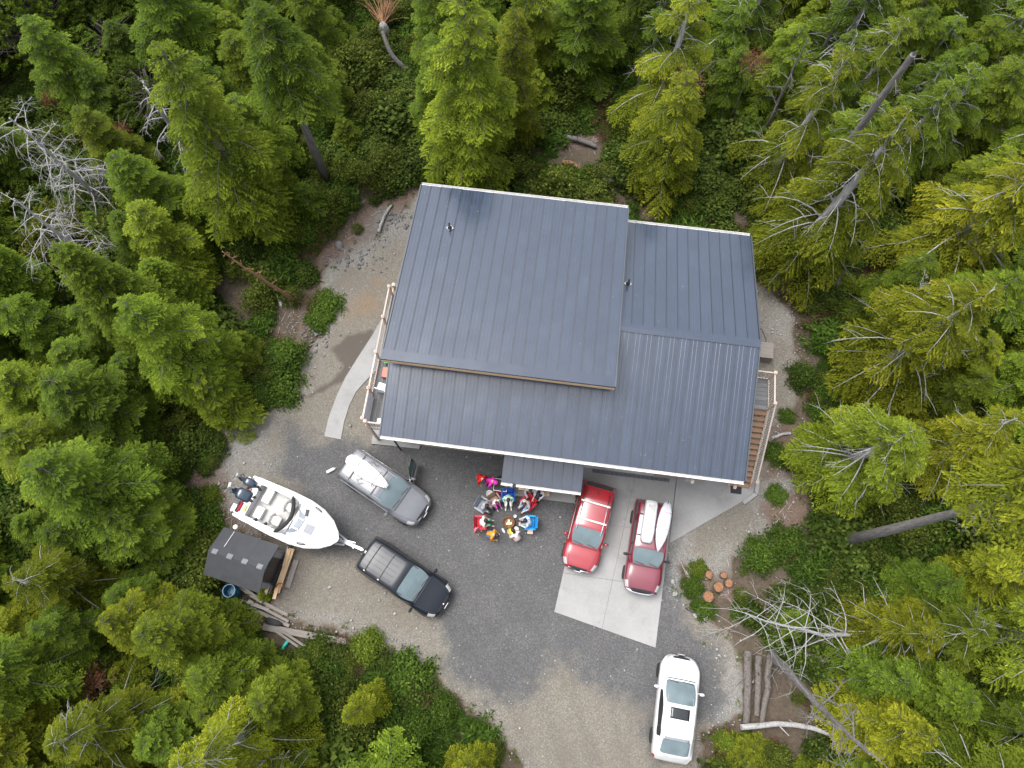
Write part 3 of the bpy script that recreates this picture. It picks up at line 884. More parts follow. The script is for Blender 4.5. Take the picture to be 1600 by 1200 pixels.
post(stairs, (sx1 + .02, LY1 - .03, DZ), z0=0); post(stairs, (sx1 + .02, LY0 + .03, DZ), z0=0)
rail(stairs, (sx1 + .02, LY0 + .08, DZ), (sx1 + .02, LY1 - .08, DZ)); rail(stairs, (sx0 - .2, LY1 - .02, DZ), (sx1 - .04, LY1 - .02, DZ))
sl = (DZ) / (LY0 - .75)
for x, tops in ((tx + .56, (.95,)), (tx - .56, (LY0 + .05, 2.9, 1.25, .95))):
    for y in tops: post(stairs, (x, y, max(.05, DZ - (LY0 - y) * sl)), z0=max(0, DZ - (LY0 - y) * sl - .5))
rail(stairs, (tx + .56, LY0, DZ - .02), (tx + .56, .95, .15)); rail(stairs, (tx - .56, LY0, DZ - .02), (tx - .56, .95, .15))
mb = MB(); p = hl(1185, 552, .1); mb.box((p.x, p.y, .35), (1.2, .9, .7)); mb.build('rear_step', MT['grey_plank'], stairs)
hose = MB(); hp = [at(*q, .03) for q in [(1178, 505), (1190, 515), (1197, 530), (1196, 545), (1188, 558), (1180, 566), (1180, 575)]]
hose.tube(hp, .022, 6); tag(hose.build('garden_hose', MT['black_plastic']), 'black hose curling over the gravel behind the right corner of the house', 'hose')

# ------------------------------------------------------------------ vehicles
PAINT = {
    'red': m_paint('red_paint', (0.26, 0.006, 0.013), 1.8, .0, .4, .3), 'maroon': m_paint('maroon_paint', (0.14, 0.006, 0.02), 1.8, .0, .4),
    'white': m_paint('white_car_paint', (0.6, 0.6, 0.605), 1.45, 0), 'black': m_paint('black_paint', (0.010, 0.013, 0.019), 1.33, .0, .3, .1),
    'silver': m_paint('silver_grey_paint', (0.125, 0.129, 0.142), 1.4, .0, .4, .2)}
MT['headlight'] = M_plain('headlight_lens', (.42, .42, .41), .12, .2)
MT['taillight'] = M_plain('taillight_lens', (.35, .02, .02), .15)
MT['roof_box'] = M_plain('roof_box_plastic', (.5, .52, .53), .3, coat=.5)
MT['silver_bag'] = M_plain('silver_bag', (.55, .56, .62), .35, .35, vary=.12, scale=5, bump=.4)

def body_mesh(st, L, windows, sub=2, lamp=True):
    """st: stations (x, hw, z0, zb, zt, ht, kind), front first. windows: list of (station index) gaps of side glass"""
    P = []
    for (x, hw, z0, zb, zt, ht, kd) in st:
        if kd == 'hood':
            pr = [(hw - .12, z0), (hw - .03, z0 + .12), (hw, (z0 + zb) / 2 + .05), (hw - .02, zb - .07), (hw - .10, zb), (hw - .17, zb + .45 * (zt - zb)),
                  (hw - .28, zb + .75 * (zt - zb)), (hw * .5, zt - .012), (0, zt)]
        else:
            pr = [(hw - .12, z0), (hw - .03, z0 + .12), (hw, (z0 + zb) / 2 + .05), (hw - .02, zb - .07), (hw - .08, zb), (ht + .045, zt - .12),
                  (ht - .03, zt - .05), (ht * .55, zt - .012), (0, zt)]
        row = [(x, -a, b) for a, b in pr] + [(x, a, b) for a, b in pr[-2::-1]]
        # bow the lines a little in plan, as windscreens and bonnets are
        bow = {'nose': .10}.get(kd, .0)
        P.append(row)
    n = len(P[0]); V = [p for r in P for p in r]; F, Mi = [], []
    ws0, ws1, rw0, rw1 = windows['ws'][0], windows['ws'][1], windows['rw'][0], windows['rw'][1]
    for i in range(len(P) - 1):
        for j in range(n - 1):
            jj = min(j, n - 2 - j)
            m = 0
            if ws0 <= i < ws1 and jj >= 6: m = 1
            elif rw0 <= i < rw1 and jj >= 6: m = 2
            elif i in windows['side'] and jj == 4: m = (3 if j < n // 2 else 4)
            elif i in windows.get('trim', ()) and jj == 4: m = 7
            elif lamp and i in windows.get('hl', (1,)) and jj in windows.get('hlj', (3, 4)): m = 5
            elif lamp and i in windows.get('tl', ()) and jj in (2, 3): m = 6
            elif jj == 0: m = 7
            elif i == 0 and jj >= windows.get('gj', 6): m = 7
            F.append((i * n + j, i * n + j + 1, (i + 1) * n + j + 1, (i + 1) * n + j)); Mi.append(m)
    F.append(tuple(range(n))); Mi.append(7 if windows.get('gcap', True) else 0)
    F.append(tuple((len(P) - 1) * n + k for k in range(n))[::-1]); Mi.append(0)
    for i in range(len(P) - 1):
        F.append((i * n, (i + 1) * n, (i + 1) * n + n - 1, i * n + n - 1)); Mi.append(7)
    me = bpy.data.meshes.new('tmp'); me.from_pydata(V, [], F); me.polygons.foreach_set('material_index', Mi)
    bm = bmesh.new(); bm.from_mesh(me)
    bmesh.ops.recalc_face_normals(bm, faces=bm.faces)
    cl = bm.edges.layers.float.new('crease_edge')
    for e in bm.edges:
        if len(e.link_faces) == 2:
            a, b = e.link_faces
            if (a.material_index in (1, 2, 3, 4)) != (b.material_index in (1, 2, 3, 4)): e[cl] = .35
    bm.to_mesh(me); bm.free()
    for k in range(8): me.materials.append(MT['rubber'])
    o = bpy.data.objects.new('tmp', me); COL.objects.link(o)
    s = o.modifiers.new('s', 'SUBSURF'); s.levels = s.render_levels = sub
    dg = bpy.context.evaluated_depsgraph_get(); ev = o.evaluated_get(dg)
    out = bpy.data.meshes.new_from_object(ev)
    bpy.data.objects.remove(o); bpy.data.meshes.remove(me)
    return out

def split_mesh(me, mats, keep):
    """faces of one mesh whose material index is in keep, as a mesh of their own"""
    ids = sorted(keep)
    used, faces, mi = {}, [], []
    for p in me.polygons:
        if p.material_index in keep:
            f = []
            for v in p.vertices:
                if v not in used: used[v] = len(used)
                f.append(used[v])
            faces.append(f); mi.append(ids.index(p.material_index))
    if not faces: return None
    vs = [None] * len(used)
    for v, k in used.items(): vs[k] = me.vertices[v].co[:]
    r = bpy.data.meshes.new('part'); r.from_pydata(vs, [], faces)
    for i in ids: r.materials.append(mats[i])
    r.polygons.foreach_set('material_index', mi)
    r.polygons.foreach_set('use_smooth', [True] * len(faces))
    r.update(); return r

class Car:
    def __init__(s, name, label, cat, front, rear, st, L, windows, paint, Wd, group='cars parked in the yard', wheel=.34, wx=(.31, -.30), mirror_x=None, mirror_m=None, rear_glass='dark_glass'):
        f, r = Vector(front), Vector(rear)
        c = (f + r) / 2; hd = math.atan2(f.y - r.y, f.x - r.x)
        s.o = thing(name, label, cat, (c.x, c.y, 0.0), hd, group)
        s.W, s.L, s.paint = Wd, L, paint
        me = body_mesh(st, L, windows)
        mats = [paint, MT['windshield'], MT[rear_glass], MT['dark_glass'], MT['dark_glass'], MT['headlight'], MT['taillight'], MT['black_plastic']]
        bm = bmesh.new(); bm.from_mesh(me); s.bvh = BVHTree.FromBMesh(bm); bm.free()
        for nm, k in (('body', {0, 7}), ('windshield', {1}), ('rear_window', {2}), ('side_window', {3}), ('side_window', {4})):
            q = split_mesh(me, mats, k)
            if q: link(nm, q, s.o)
        for nm, idx in (('headlight', 5), ('taillight', 6)):
            for sg in (-1, 1):
                keep = [p for p in me.polygons if p.material_index == idx and p.center.y * sg > 0]
                if not keep: continue
                used, fs = {}, []
                for p in keep:
                    fs.append([used.setdefault(v, len(used)) for v in p.vertices])
                vs = [me.vertices[v].co[:] for v in used]
                r_ = bpy.data.meshes.new(nm); r_.from_pydata(vs, [], fs); r_.materials.append(mats[idx])
                r_.polygons.foreach_set('use_smooth', [True] * len(fs)); link(nm, r_, s.o)
        # wheels
        tw = .22
        M90 = Matrix.Rotation(R(90), 3, 'X')
        for wxx in wx:
            for sg in (-1, 1):
                mb = MB(); mb.lathe([(wheel * .62, -tw / 2), (wheel * .93, -tw / 2), (wheel, -tw / 2 + .04), (wheel, tw / 2 - .04), (wheel * .93, tw / 2), (wheel * .62, tw / 2)], (0, 0, 0), 20, M90)
                t_ = mb.build('wheel', MT['rubber'], s.o, smooth=40, loc=(wxx * L, sg * (Wd / 2 - .09), wheel))
                mb = MB(); mb.lathe([(.05, -.1), (wheel * .6, -.1), (wheel * .62, .085), (wheel * .5, .07), (.06, .09), (.02, .1)], (0, 0, 0), 16, Matrix.Rotation(R(90) * -sg, 3, 'X'))
                mb.build('rim', MT['steel'], t_, smooth=30)
        # mirrors
        if mirror_x is not None:
            mz = .98 if Wd < 1.9 else 1.05
            for sg in (-1, 1):
                mb = MB(); mb.ell((mirror_x * L, sg * (Wd / 2 + .10), mz), (.075, .13, .085), nu=10, nv=6); mb.bar((mirror_x * L + .03, sg * (Wd / 2 - .08), mz - .06), (mirror_x * L, sg * (Wd / 2 + .06), mz - .04), .05, .04)
                mb.build('mirror', mirror_m or paint, s.o, smooth=True)
        # handles
    def z(s, x, y, up=0.0):
        h = s.bvh.ray_cast(Vector((x, y, 5)), Vector((0, 0, -1)))
        return (h[0].z if h[0] else 0.8) + up
    def drape(s, pts, rad=.008, mat=None, name='panel_gap', up=.0, n=12, parent=None):
        q = []
        for a, b in zip(pts, pts[1:]):
            for i in range(n):
                t = i / n; x = a[0] + (b[0] - a[0]) * t; y = a[1] + (b[1] - a[1]) * t
                q.append((x, y, s.z(x, y, up)))
        q.append((pts[-1][0], pts[-1][1], s.z(pts[-1][0], pts[-1][1], up)))
        mb = MB(); mb.tube(q, rad, 5); return mb.build(name, mat or MT['black_plastic'], parent or s.o)
    def patch(s, x0, x1, y0, y1, mat, name, up=.006, nx=6, ny=6, r=.12, parent=None):
        """a thin plate following the surface, corners cut"""
        vs, fs = [], []
        for i in range(nx + 1):
            for j in range(ny + 1):
                x = x0 + (x1 - x0) * i / nx; y = y0 + (y1 - y0) * j / ny
                vs.append((x, y, s.z(x, y, up)))
        for i in range(nx):
            for j in range(ny): fs.append((i * (ny + 1) + j, (i + 1) * (ny + 1) + j, (i + 1) * (ny + 1) + j + 1, i * (ny + 1) + j + 1))
        me = bpy.data.meshes.new(name); me.from_pydata(vs, [], fs); me.materials.append(mat); me.polygons.foreach_set('use_smooth', [True] * len(fs))
        o = link(name, me, parent or s.o); sl = o.modifiers.new('th', 'SOLIDIFY'); sl.thickness = .012; sl.offset = 1
        return o

def stations_suv(L, W, H, hood=.27, ws=.17, zh=1.0, roof_end=.40, tail=.47, ht=None, zb=.95, square=0.0):
    xf, h = L / 2, W / 2
    ht = ht or h - .175
    xc = xf - hood * L; xr = xc - ws * L
    xe = xf - (roof_end + .5) * L; xt = -tail * L
    return [
        (xf, h * (.58 + .16 * square), .34, .60, .70, .5, 'hood'),
        (xf - .13, h * (.83 + .08 * square), .24, .78, .86, .5, 'hood'),
        (xf - .50, h * .98, .22, zb - .09, zh - .06, .5, 'hood'),
        (xf - hood * L * .62, h, .22, zb - .04, zh, .5, 'hood'),
        (xc, h, .22, zb, zh + .06, h - .28, 'hood'),
        (xc - .07, h, .22, zb + .0, zh + .11, h - .26, 'hood'),
        ((xc + xr) / 2 - .02, h, .22, zb + .02, (zh + H) / 2 + .08, ht + .06, 'cab'),
        (xr, h, .22, zb + .02, H - .035, ht + .015, 'cab'),
        (xr - .12, h, .22, zb + .02, H - .008, ht, 'cab'),
        (xr * .35 + xe * .65, h, .22, zb + .03, H, ht, 'cab'),
        (xr * .35 + xe * .65 - .09, h, .22, zb + .03, H, ht, 'cab'),
        (xe + .12, h, .22, zb + .05, H - .04, ht - .01, 'cab'),
        (xe, h * .99, .22, zb + .06, H - .06, ht - .02, 'cab'),
        (xt, h * .97, .24, zb + .03, zb + .16, ht + .02, 'cab'),
        (xt - .05, h * .95, .25, zb - .02, zb + .10, ht, 'cab'),
        (-xf + .06, h * .88, .28, .68, .74, ht - .05, 'cab'),
        (-xf, h * .68, .36, .55, .60, ht - .1, 'cab')]
SUV_WIN = dict(ws=(5, 7), rw=(12, 13), side=(6, 7, 8, 10, 11), trim=(9,), hl=(1,), hlj=(3, 4), tl=(13, 14))

def hood_gaps(c, L, xc, W):
    for sg in (-1, 1): c.drape([(xc - .02, sg * (W / 2 - .16)), (L / 2 - .55, sg * (W / 2 - .30)), (L / 2 - .16, sg * (W / 2 - .42))], .007)
def wipers(c, xc, W):
    for y0, y1 in ((-.1, -W / 2 + .32), (W / 2 - .38, .12)): c.drape([(xc - .10, y0), (xc - .17, y1)], .012, up=.012, name='wiper')
    c.drape([(xc - .035, -W / 2 + .26), (xc - .02, 0), (xc - .035, W / 2 - .26)], .03, up=-.01, name='cowl_strip')
def plate(c, L, z=.55, sg=1):
    mb = MB(); mb.box((sg * (L / 2 + .015), 0, z), (.02, .32, .16)); mb.build('licence_plate', MT['white_plastic'], c.o)

# red one with crossbars
L, Wd, H = 4.45, 1.82, 1.66
red = Car('parked_car', 'bright red car with silver roof rails and two crossbars parked beside the porch roof', 'car', at(903, 888, .5), at(937, 757, 1.0),
          stations_suv(L, Wd, H, hood=.25, ws=.20), L, SUV_WIN, PAINT['red'], Wd, mirror_x=.155)
xc = L / 2 - .25 * L
hood_gaps(red, L, xc, Wd); wipers(red, xc, Wd); plate(red, L)
for sg in (-1, 1):
    q = [(.42, sg * .60), (-.4, sg * .61), (-1.55, sg * .58)]
    red.drape(q, .022, MT['chrome'], 'roof_rail', up=.045)
    red.drape([(.9, sg * (Wd / 2 - .07)), (-1.6, sg * (Wd / 2 - .07))], .012, MT['chrome'], 'window_trim')
    red.drape([(L / 2 - .03, sg * .12), (L / 2 - .07, sg * .5)], .02, MT['chrome'], 'grille_bar', up=.02)
for x in (-.12, -.98):
    z = max(red.z(x, .6), red.z(x, -.6)) + .10
    mb = MB(); mb.bar((x, -.72, z), (x, .72, z), .075, .03)
    for sg in (-1, 1): mb.box((x, sg * .6, z - .04), (.1, .06, .06))
    mb.build('crossbar', MT['white_paint'], red.o)
z = red.z(-1.5, 0); mb = MB(); mb.ell((-1.5, 0, z + .02), (.09, .03, .05)); mb.build('antenna', MT['black_plastic'], red.o)
mb = MB(); mb.bar((L / 2 - .06, -.55, .42), (L / 2 - .06, .55, .42), .05, .09); mb.build('bumper_strip', MT['steel'], red.o)

# maroon one with box and kayak
L, Wd, H = 4.45, 1.80, 1.70
st = stations_suv(L, Wd, H, hood=.27, ws=.18, square=.9, zh=1.04, zb=.98, roof_end=.44, tail=.48)
mar = Car('parked_car', 'dark red car carrying a white roof box and a silver wrapped board on the apron', 'car', at(1000, 924, .5), at(1022, 785, 1.0),
          st, L, SUV_WIN, PAINT['maroon'], Wd, mirror_x=.13, mirror_m=MT['black_plastic'])
xc = L / 2 - .27 * L
hood_gaps(mar, L, xc, Wd); wipers(mar, xc, Wd); plate(mar, L)
mb = MB(); mb.tube([(L / 2 - .12, -.74, .74), (L / 2 + .01, -.4, .72), (L / 2 + .03, 0, .72), (L / 2 + .01, .4, .72), (L / 2 - .12, .74, .74)], .045, 8); mb.build('grille_bar', MT['chrome'], mar.o, smooth=True)
for x in (-.35, -1.35):
    z = mar.z(x, .5) + .06
    mb = MB(); mb.bar((x, -.72, z), (x, .72, z), .05, .03); mb.build('crossbar', MT['black_plastic'], mar.o)
zb_ = mar.z(-.8, 0) + .10
def on_car(c, p): return Matrix.LocRotScale(c.o.location, c.o.rotation_euler, None) @ Vector(p)
def loft(prof, n=14, m=None, flat=1.0):
    """prof: (x, half width, z bottom, z top); rounded-box sections"""
    vs, fs = [], []
    for (x, h, z0, z1) in prof:
        for k in range(n):
            a = 2 * math.pi * k / n
            ca, sa = math.cos(a), math.sin(a)
            e = .55
            vs.append((x, h * math.copysign(abs(ca) ** e, ca), (z0 + z1) / 2 + (z1 - z0) / 2 * math.copysign(abs(sa) ** e, sa)))
    for i in range(len(prof) - 1):
        for k in range(n):
            k2 = (k + 1) % n; fs.append((i * n + k, i * n + k2, (i + 1) * n + k2, (i + 1) * n + k))
    fs.append(tuple(range(n))); fs.append(tuple((len(prof) - 1) * n + k for k in range(n))[::-1])
    return vs, fs
bx = thing('roof_box', 'long white roof box with grey rim strapped on the dark red car', 'roof box', on_car(mar, (-1.0, -.25, zb_)), mar.o.rotation_euler.z); bx.scale = (.84, .95, 1)
mb = MB(); mb.add(*loft([(-1.22, .18, .02, .16), (-1.18, .27, .01, .24), (-.9, .30, 0, .30), (.6, .30, 0, .30), (1.0, .27, 0, .26), (1.16, .2, .01, .18), (1.19, .12, .03, .12)], 20)); mb.build('box_lid', MT['roof_box'], bx, smooth=True)
mb = MB(); mb.add(*loft([(-1.25, .2, .03, .09), (-1.2, .315, .03, .10), (.6, .345, .03, .10), (1.05, .31, .03, .10), (1.2, .2, .03, .09)], 20)); mb.build('box_rim', MT['grey_trim'], bx, smooth=True)
mb = MB(); mb.add(*loft([(-.95, .19, .2, .312), (.8, .19, .2, .312)], 16)); mb.build('box_ridge', MT['white_plastic'], bx, smooth=True)
by = thing('wrapped_board', 'silver wrapped pointed surfboard strapped beside the roof box on the dark red car', 'board', on_car(mar, (-.92, .42, zb_)), mar.o.rotation_euler.z + R(-4)); by.scale = (.88, 1, 1)
mb = MB(); mb.add(*loft([(-1.42, .04, .04, .10), (-1.25, .17, .02, .18), (-.8, .28, 0, .24), (-.3, .31, 0, .22), (.3, .30, 0, .25), (.8, .22, .02, .22), (1.15, .11, .04, .17), (1.38, .02, .08, .12)], 18)); mb.build('board_bag', MT['silver_bag'], by, smooth=True)
for x in (-.75, .15):
    mb = MB(); mb.tube([(x, .33 * math.cos(a), .12 + .14 * math.sin(a)) for a in np.linspace(0, 2 * math.pi, 18)], .012, 5, caps=False); mb.build('strap', MT['taillight'], by)
mb = MB(); mb.box((-1.3, 0, .17), (.22, .035, .03)); mb.build('fin', MT['black_plastic'], by)

# white one at the lower right
L, Wd, H = 4.55, 1.86, 1.60
st = stations_suv(L, Wd, H, hood=.225, ws=.235, ht=.68, roof_end=.26, tail=.43)
st[0] = (L / 2, .46, .34, .58, .68, .5, 'hood'); st[1] = (L / 2 - .15, .72, .24, .76, .85, .5, 'hood'); st[2] = (L / 2 - .48, .88, .22, .86, .94, .5, 'hood')
WIN = dict(SUV_WIN); WIN.update(hl=(0,), hlj=(3, 4), tl=(14,))
wht = Car('parked_car', 'white car with dark sunroof parked at the lower right edge of the yard', 'car', at(1063, 1027, .5), at(1049, 1188, .8),
          st, L, WIN, PAINT['white'], Wd, mirror_x=.165, rear_glass='windshield')
xc = L / 2 - .225 * L
wipers(wht, xc, Wd)
wht.patch(-.40, .06, -.42, .42, MT['dark_glass'], 'sunroof', ny=8)
wht.patch(-1.28, -1.16, -.54, .54, MT['grey_trim'], 'rear_spoiler', up=.012, ny=8)
for sg in (-1, 1):
    wht.drape([(.55, sg * .56), (-.4, sg * .58), (-1.15, sg * .54)], .014, MT['grey_trim'], 'roof_seam', up=.0)
    wht.drape([(L / 2 - .05, sg * .12), (L / 2 - .12, sg * .55), (L / 2 - .4, sg * .8)], .02, MT['grey_trim'], 'headlight_trim', up=.005)
plate(wht, L)

# minivans
def stations_van(L, W, H):
    xf, h = L / 2, W / 2; ht = h - .16
    xc = xf - 1.25; xr = xc - 1.0; xe = -xf + .30
    return [
        (xf, h * .56, .34, .58, .68, .5, 'hood'), (xf - .15, h * .82, .24, .76, .84, .5, 'hood'), (xf - .48, h * .96, .22, .86, .96, .5, 'hood'), (xf - .85, h, .22, .93, 1.03, .5, 'hood'),
        (xc, h, .22, .98, 1.12, h - .28, 'hood'), (xc - .07, h, .22, .99, 1.17, h - .25, 'hood'), ((xc + xr) / 2, h, .22, 1.0, 1.50, ht + .05, 'cab'),
        (xr, h, .22, 1.0, H - .04, ht + .01, 'cab'), (xr - .14, h, .22, 1.0, H - .01, ht, 'cab'), (-.15, h, .22, 1.0, H, ht, 'cab'), (-.24, h, .22, 1.0, H, ht, 'cab'),
        (-1.35, h, .22, 1.02, H - .01, ht, 'cab'), (-1.43, h, .22, 1.02, H - .01, ht, 'cab'), (xe + .1, h, .22, 1.05, H - .04, ht - .02, 'cab'), (xe, h * .98, .22, 1.05, H - .07, ht - .04, 'cab'),
        (-xf + .13, h * .96, .24, 1.0, 1.14, ht + .02, 'cab'), (-xf + .08, h * .95, .25, .95, 1.06, ht, 'cab'), (-xf + .02, h * .9, .28, .66, .72, ht - .05, 'cab'), (-xf, h * .74, .36, .55, .6, ht - .1, 'cab')]
VAN_WIN = dict(ws=(5, 7), rw=(14, 15), side=(6, 7, 8, 10, 12), trim=(9, 11), hl=(1,), hlj=(3, 4), tl=(15, 16))
L, Wd, H = 4.85, 1.9, 1.74
gry = Car('parked_van', 'grey minivan with its front side door open and white paddleboard strapped on the roof', 'van', at(662, 803, .5), at(540, 719, 1.3),
          stations_van(L, Wd, H), L, VAN_WIN, PAINT['silver'], Wd, mirror_x=None)
xc = L / 2 - 1.25
hood_gaps(gry, L, xc, Wd); wipers(gry, xc, Wd); plate(gry, L)
gry.drape([(xc - 1.0, -.70), (xc - .96, 0), (xc - 1.0, .70)], .012, MT['grey_trim'], 'windshield_seam')
for sg in (-1, 1):
    gry.drape([(.45, sg * .66), (-.5, sg * .68), (-2.0, sg * .66)], .035, MT['grey_trim'], 'roof_rail', up=.02)
    gry.drape([(xc - .2, sg * (Wd / 2 - .045)), (-2.3, sg * (Wd / 2 - .045))], .012, MT['chrome'], 'window_trim')
    gry.drape([(L / 2 - .03, sg * .10), (L / 2 - .08, sg * .42)], .028, MT['chrome'], 'grille_bar', up=.02)
for x in (-.15, -1.5):
    z = gry.z(x, .6) + .05
    mb = MB(); mb.bar((x, -.74, z), (x, .74, z), .05, .03); mb.build('crossbar', MT['black_plastic'], gry.o)
zb_ = gry.z(-.9, 0) + .08
bd = thing('paddleboard', 'white paddleboard strapped flat on the roof of the grey minivan', 'board', on_car(gry, (-.85, .08, zb_)), gry.o.rotation_euler.z + R(-2)); bd.scale = (.85, .98, 1)
mb = MB(); mb.add(*loft([(-1.55, .08, .02, .09), (-1.45, .24, .01, .11), (-1.1, .36, 0, .12), (-.5, .40, 0, .12), (.2, .37, 0, .12), (.8, .28, 0, .12), (1.25, .16, .01, .11), (1.42, .10, .02, .09)], 18)); mb.build('board_deck', MT['white_plastic'], bd, smooth=True)
mb = MB(); mb.box((1.36, 0, .08), (.14, .26, .1)); mb.build('tail_pad', MT['grey_trim'], bd, bevel=.02)
for x in (-.72, -.1, .62):
    mb = MB(); mb.tube([(x, -.42, .0), (x, -.38, .11), (x, 0, .135), (x, .38, .11), (x, .42, 0)], .016, 5); mb.build('strap', MT['black_plastic'] if x != -.1 else MT['steel'], bd)
mb = MB(); mb.tube([(-.1, -.42, .02), (-.3, -.6, 0), (-.05, -.72, .02), (.1, -.55, .02)], .014, 5); mb.tube([(-.4, .42, .02), (-.1, .6, .03), (.1, .48, .02), (.25, .62, .02)], .014, 5); mb.build('strap_tail', MT['black_plastic'], bd)
# the opened front door, hinged at the front edge on the driver's side
dz = link('door', MB().box((-.52, 0, .62), (1.04, .07, .78)).mesh('door', PAINT['silver']), gry.o, (xc - .28, Wd / 2 - .02, 0), (0, 0, R(-66)))
mb = MB(); mb.add([(-.98, -.01, 1.0), (-.18, -.01, 1.0), (-.62, -.12, 1.5), (-.98, -.12, 1.52), (-.98, .02, 1.0), (-.18, .02, 1.0), (-.62, -.09, 1.5), (-.98, -.09, 1.52)], [(0, 1, 2, 3), (4, 7, 6, 5), (0, 4, 5, 1), (1, 5, 6, 2), (2, 6, 7, 3), (3, 7, 4, 0)])
mb.build('window', m_glass('green_glass', (.03, .10, .075), 1.6), dz)
mb = MB(); mb.bar((-1.0, 0, 1.0), (-1.0, -.11, 1.54), .05, .05); mb.bar((-1.0, -.11, 1.54), (-.6, -.11, 1.52), .05, .05); mb.bar((-.6, -.11, 1.52), (-.1, 0, 1.0), .05, .05); mb.build('window_frame', MT['black_plastic'], dz)
mb = MB(); mb.box((-.5, -.06, .7), (.9, .05, .4)); mb.box((-.5, -.09, .82), (.5, .06, .06)); mb.build('door_lining', MT['grey_trim'], dz)
mb = MB(); mb.ell((-.12, .16, 1.05), (.08, .13, .09)); mb.build('mirror', PAINT['silver'], dz, smooth=True)
mb = MB(); mb.ell((xc - .28, -Wd / 2 - .1, 1.05), (.08, .13, .09)); mb.build('mirror', PAINT['silver'], gry.o, smooth=True)
mb = MB(); mb.box((xc - .85, Wd / 2 - .035, .75), (1.0, .05, .9)); mb.build('door_opening', MT['black_plastic'], gry.o)

L = 4.75
blk = Car('parked_van', 'black minivan towing the white boat trailer with dark crossbar lines over its roof', 'van', at(691, 942, .5), at(572, 863, 1.3),
          stations_van(L, Wd, H), L, VAN_WIN, PAINT['black'], Wd, mirror_x=.235)
xc = L / 2 - 1.25; hood_gaps(blk, L, xc, Wd); wipers(blk, xc, Wd); plate(blk, L)
for x in (-1.65, -.85): 
    z = blk.z(x, 0) + .03
    mb = MB(); mb.bar((x, -.70, z), (x, .70, z), .04, .03)
    mb.build('crossbar', MT['black_plastic'], blk.o)
    mb = MB(); mb.box((x, -.70, z), (.07, .04, .04)); mb.build('crossbar_end', MT['white_plastic'], blk.o)
for sg in (-1, 1):
    blk.drape([(.45, sg * .70), (-.5, sg * .71), (-2.1, sg * .69)], .016, MT['black_plastic'], 'roof_rail', up=.01)
for k in range(5): blk.drape([(-2.2, -.5 + k * .25), (-.3, -.5 + k * .25)], .006, PAINT['black'], 'roof_rib', up=.0)
mb = MB(); mb.ell((L / 2 - .12, 0, blk.z(L / 2 - .12, 0) + .01), (.03, .05, .02)); mb.build('badge', MT['chrome'], blk.o)

# ------------------------------------------------------------------ boat and trailer
bow, stern = at(531, 845, 1.45), at(381, 774, 1.45)
bc = (bow + stern) / 2; bh = math.atan2(bow.y - stern.y, bow.x - stern.x)
BL = (bow - stern).length; h = BL / 2
gel = m_paint('gelcoat', (.56, .56, .565), 1.4, 0, .3); MT['gelcoat'] = gel
MT['nonskid'] = M_plain('nonskid', (.42, .41, .39), .8, vary=.1, scale=14)
boat = thing('boat', 'white motorboat with open cockpit and two outboards sitting on its trailer by the shed', 'boat', (bc.x, bc.y, 0), bh)
ST_ = [(-h, 1.04, .88, 1.55), (-h * .6, 1.1, .92, 1.55), (-.2 * h, 1.14, .9, 1.57), (.2 * h, 1.12, .82, 1.60), (.5 * h, .98, .62, 1.64), (.75 * h, .70, .36, 1.68), (.92 * h, .34, .12, 1.71), (h, .03, .01, 1.72)]
vs, fs = [], []
for x, b, c_, zt in ST_:
    zk = .62 + max(0, (x / h - .3)) ** 2 * 1.1
    zc = .95 + max(0, x / h) ** 2 * .45
    r_ = [(0, min(zk, zt - .1)), (c_, min(zc, zt - .06)), (b, zt - .12), (b + .03, zt - .06), (b, zt), (b - min(.2, b * .5), zt + .01)]
    vs += [(x, -y, z) for y, z in r_[::-1]] + [(x, y, z) for y, z in r_[1:]]
n = 11
for i in range(len(ST_) - 1):
    for j in range(n - 1): fs.append((i * n + j, i * n + j + 1, (i + 1) * n + j + 1, (i + 1) * n + j))
fs.append((0, 1, 2, 3, 4, 5, 6, 7, 8, 9, 10))
mb = MB(); mb.add(vs, fs); mb.build('hull', gel, boat, smooth=35)
# foredeck with crown, from the windscreen forward
xw = .12 * h
def sheer(x):
    xs_ = [s[0] for s in ST_]; return float(np.interp(x, xs_, [s[1] for s in ST_])), float(np.interp(x, xs_, [s[3] for s in ST_]))
vs, fs = [], []
nx_, ny_ = 16, 12
for i in range(nx_ + 1):
    x = xw + (h * .985 - xw) * i / nx_; b, zt = sheer(x)
    cab = .34 * max(0, 1 - ((x - xw) / (.72 * h)) ** 2)
    for j in range(ny_ + 1):
        t = -1 + 2 * j / ny_
        vs.append((x, t * (b - .01), zt + .012 + cab * max(0, 1 - abs(t) ** 3.2 * 1.15) + .03 * (1 - t * t)))
for i in range(nx_):
    for j in range(ny_): fs.append((i * (ny_ + 1) + j, (i + 1) * (ny_ + 1) + j, (i + 1) * (ny_ + 1) + j + 1, i * (ny_ + 1) + j + 1))
mb = MB(); mb.add(vs, fs); mb.build('foredeck', gel, boat, smooth=50)
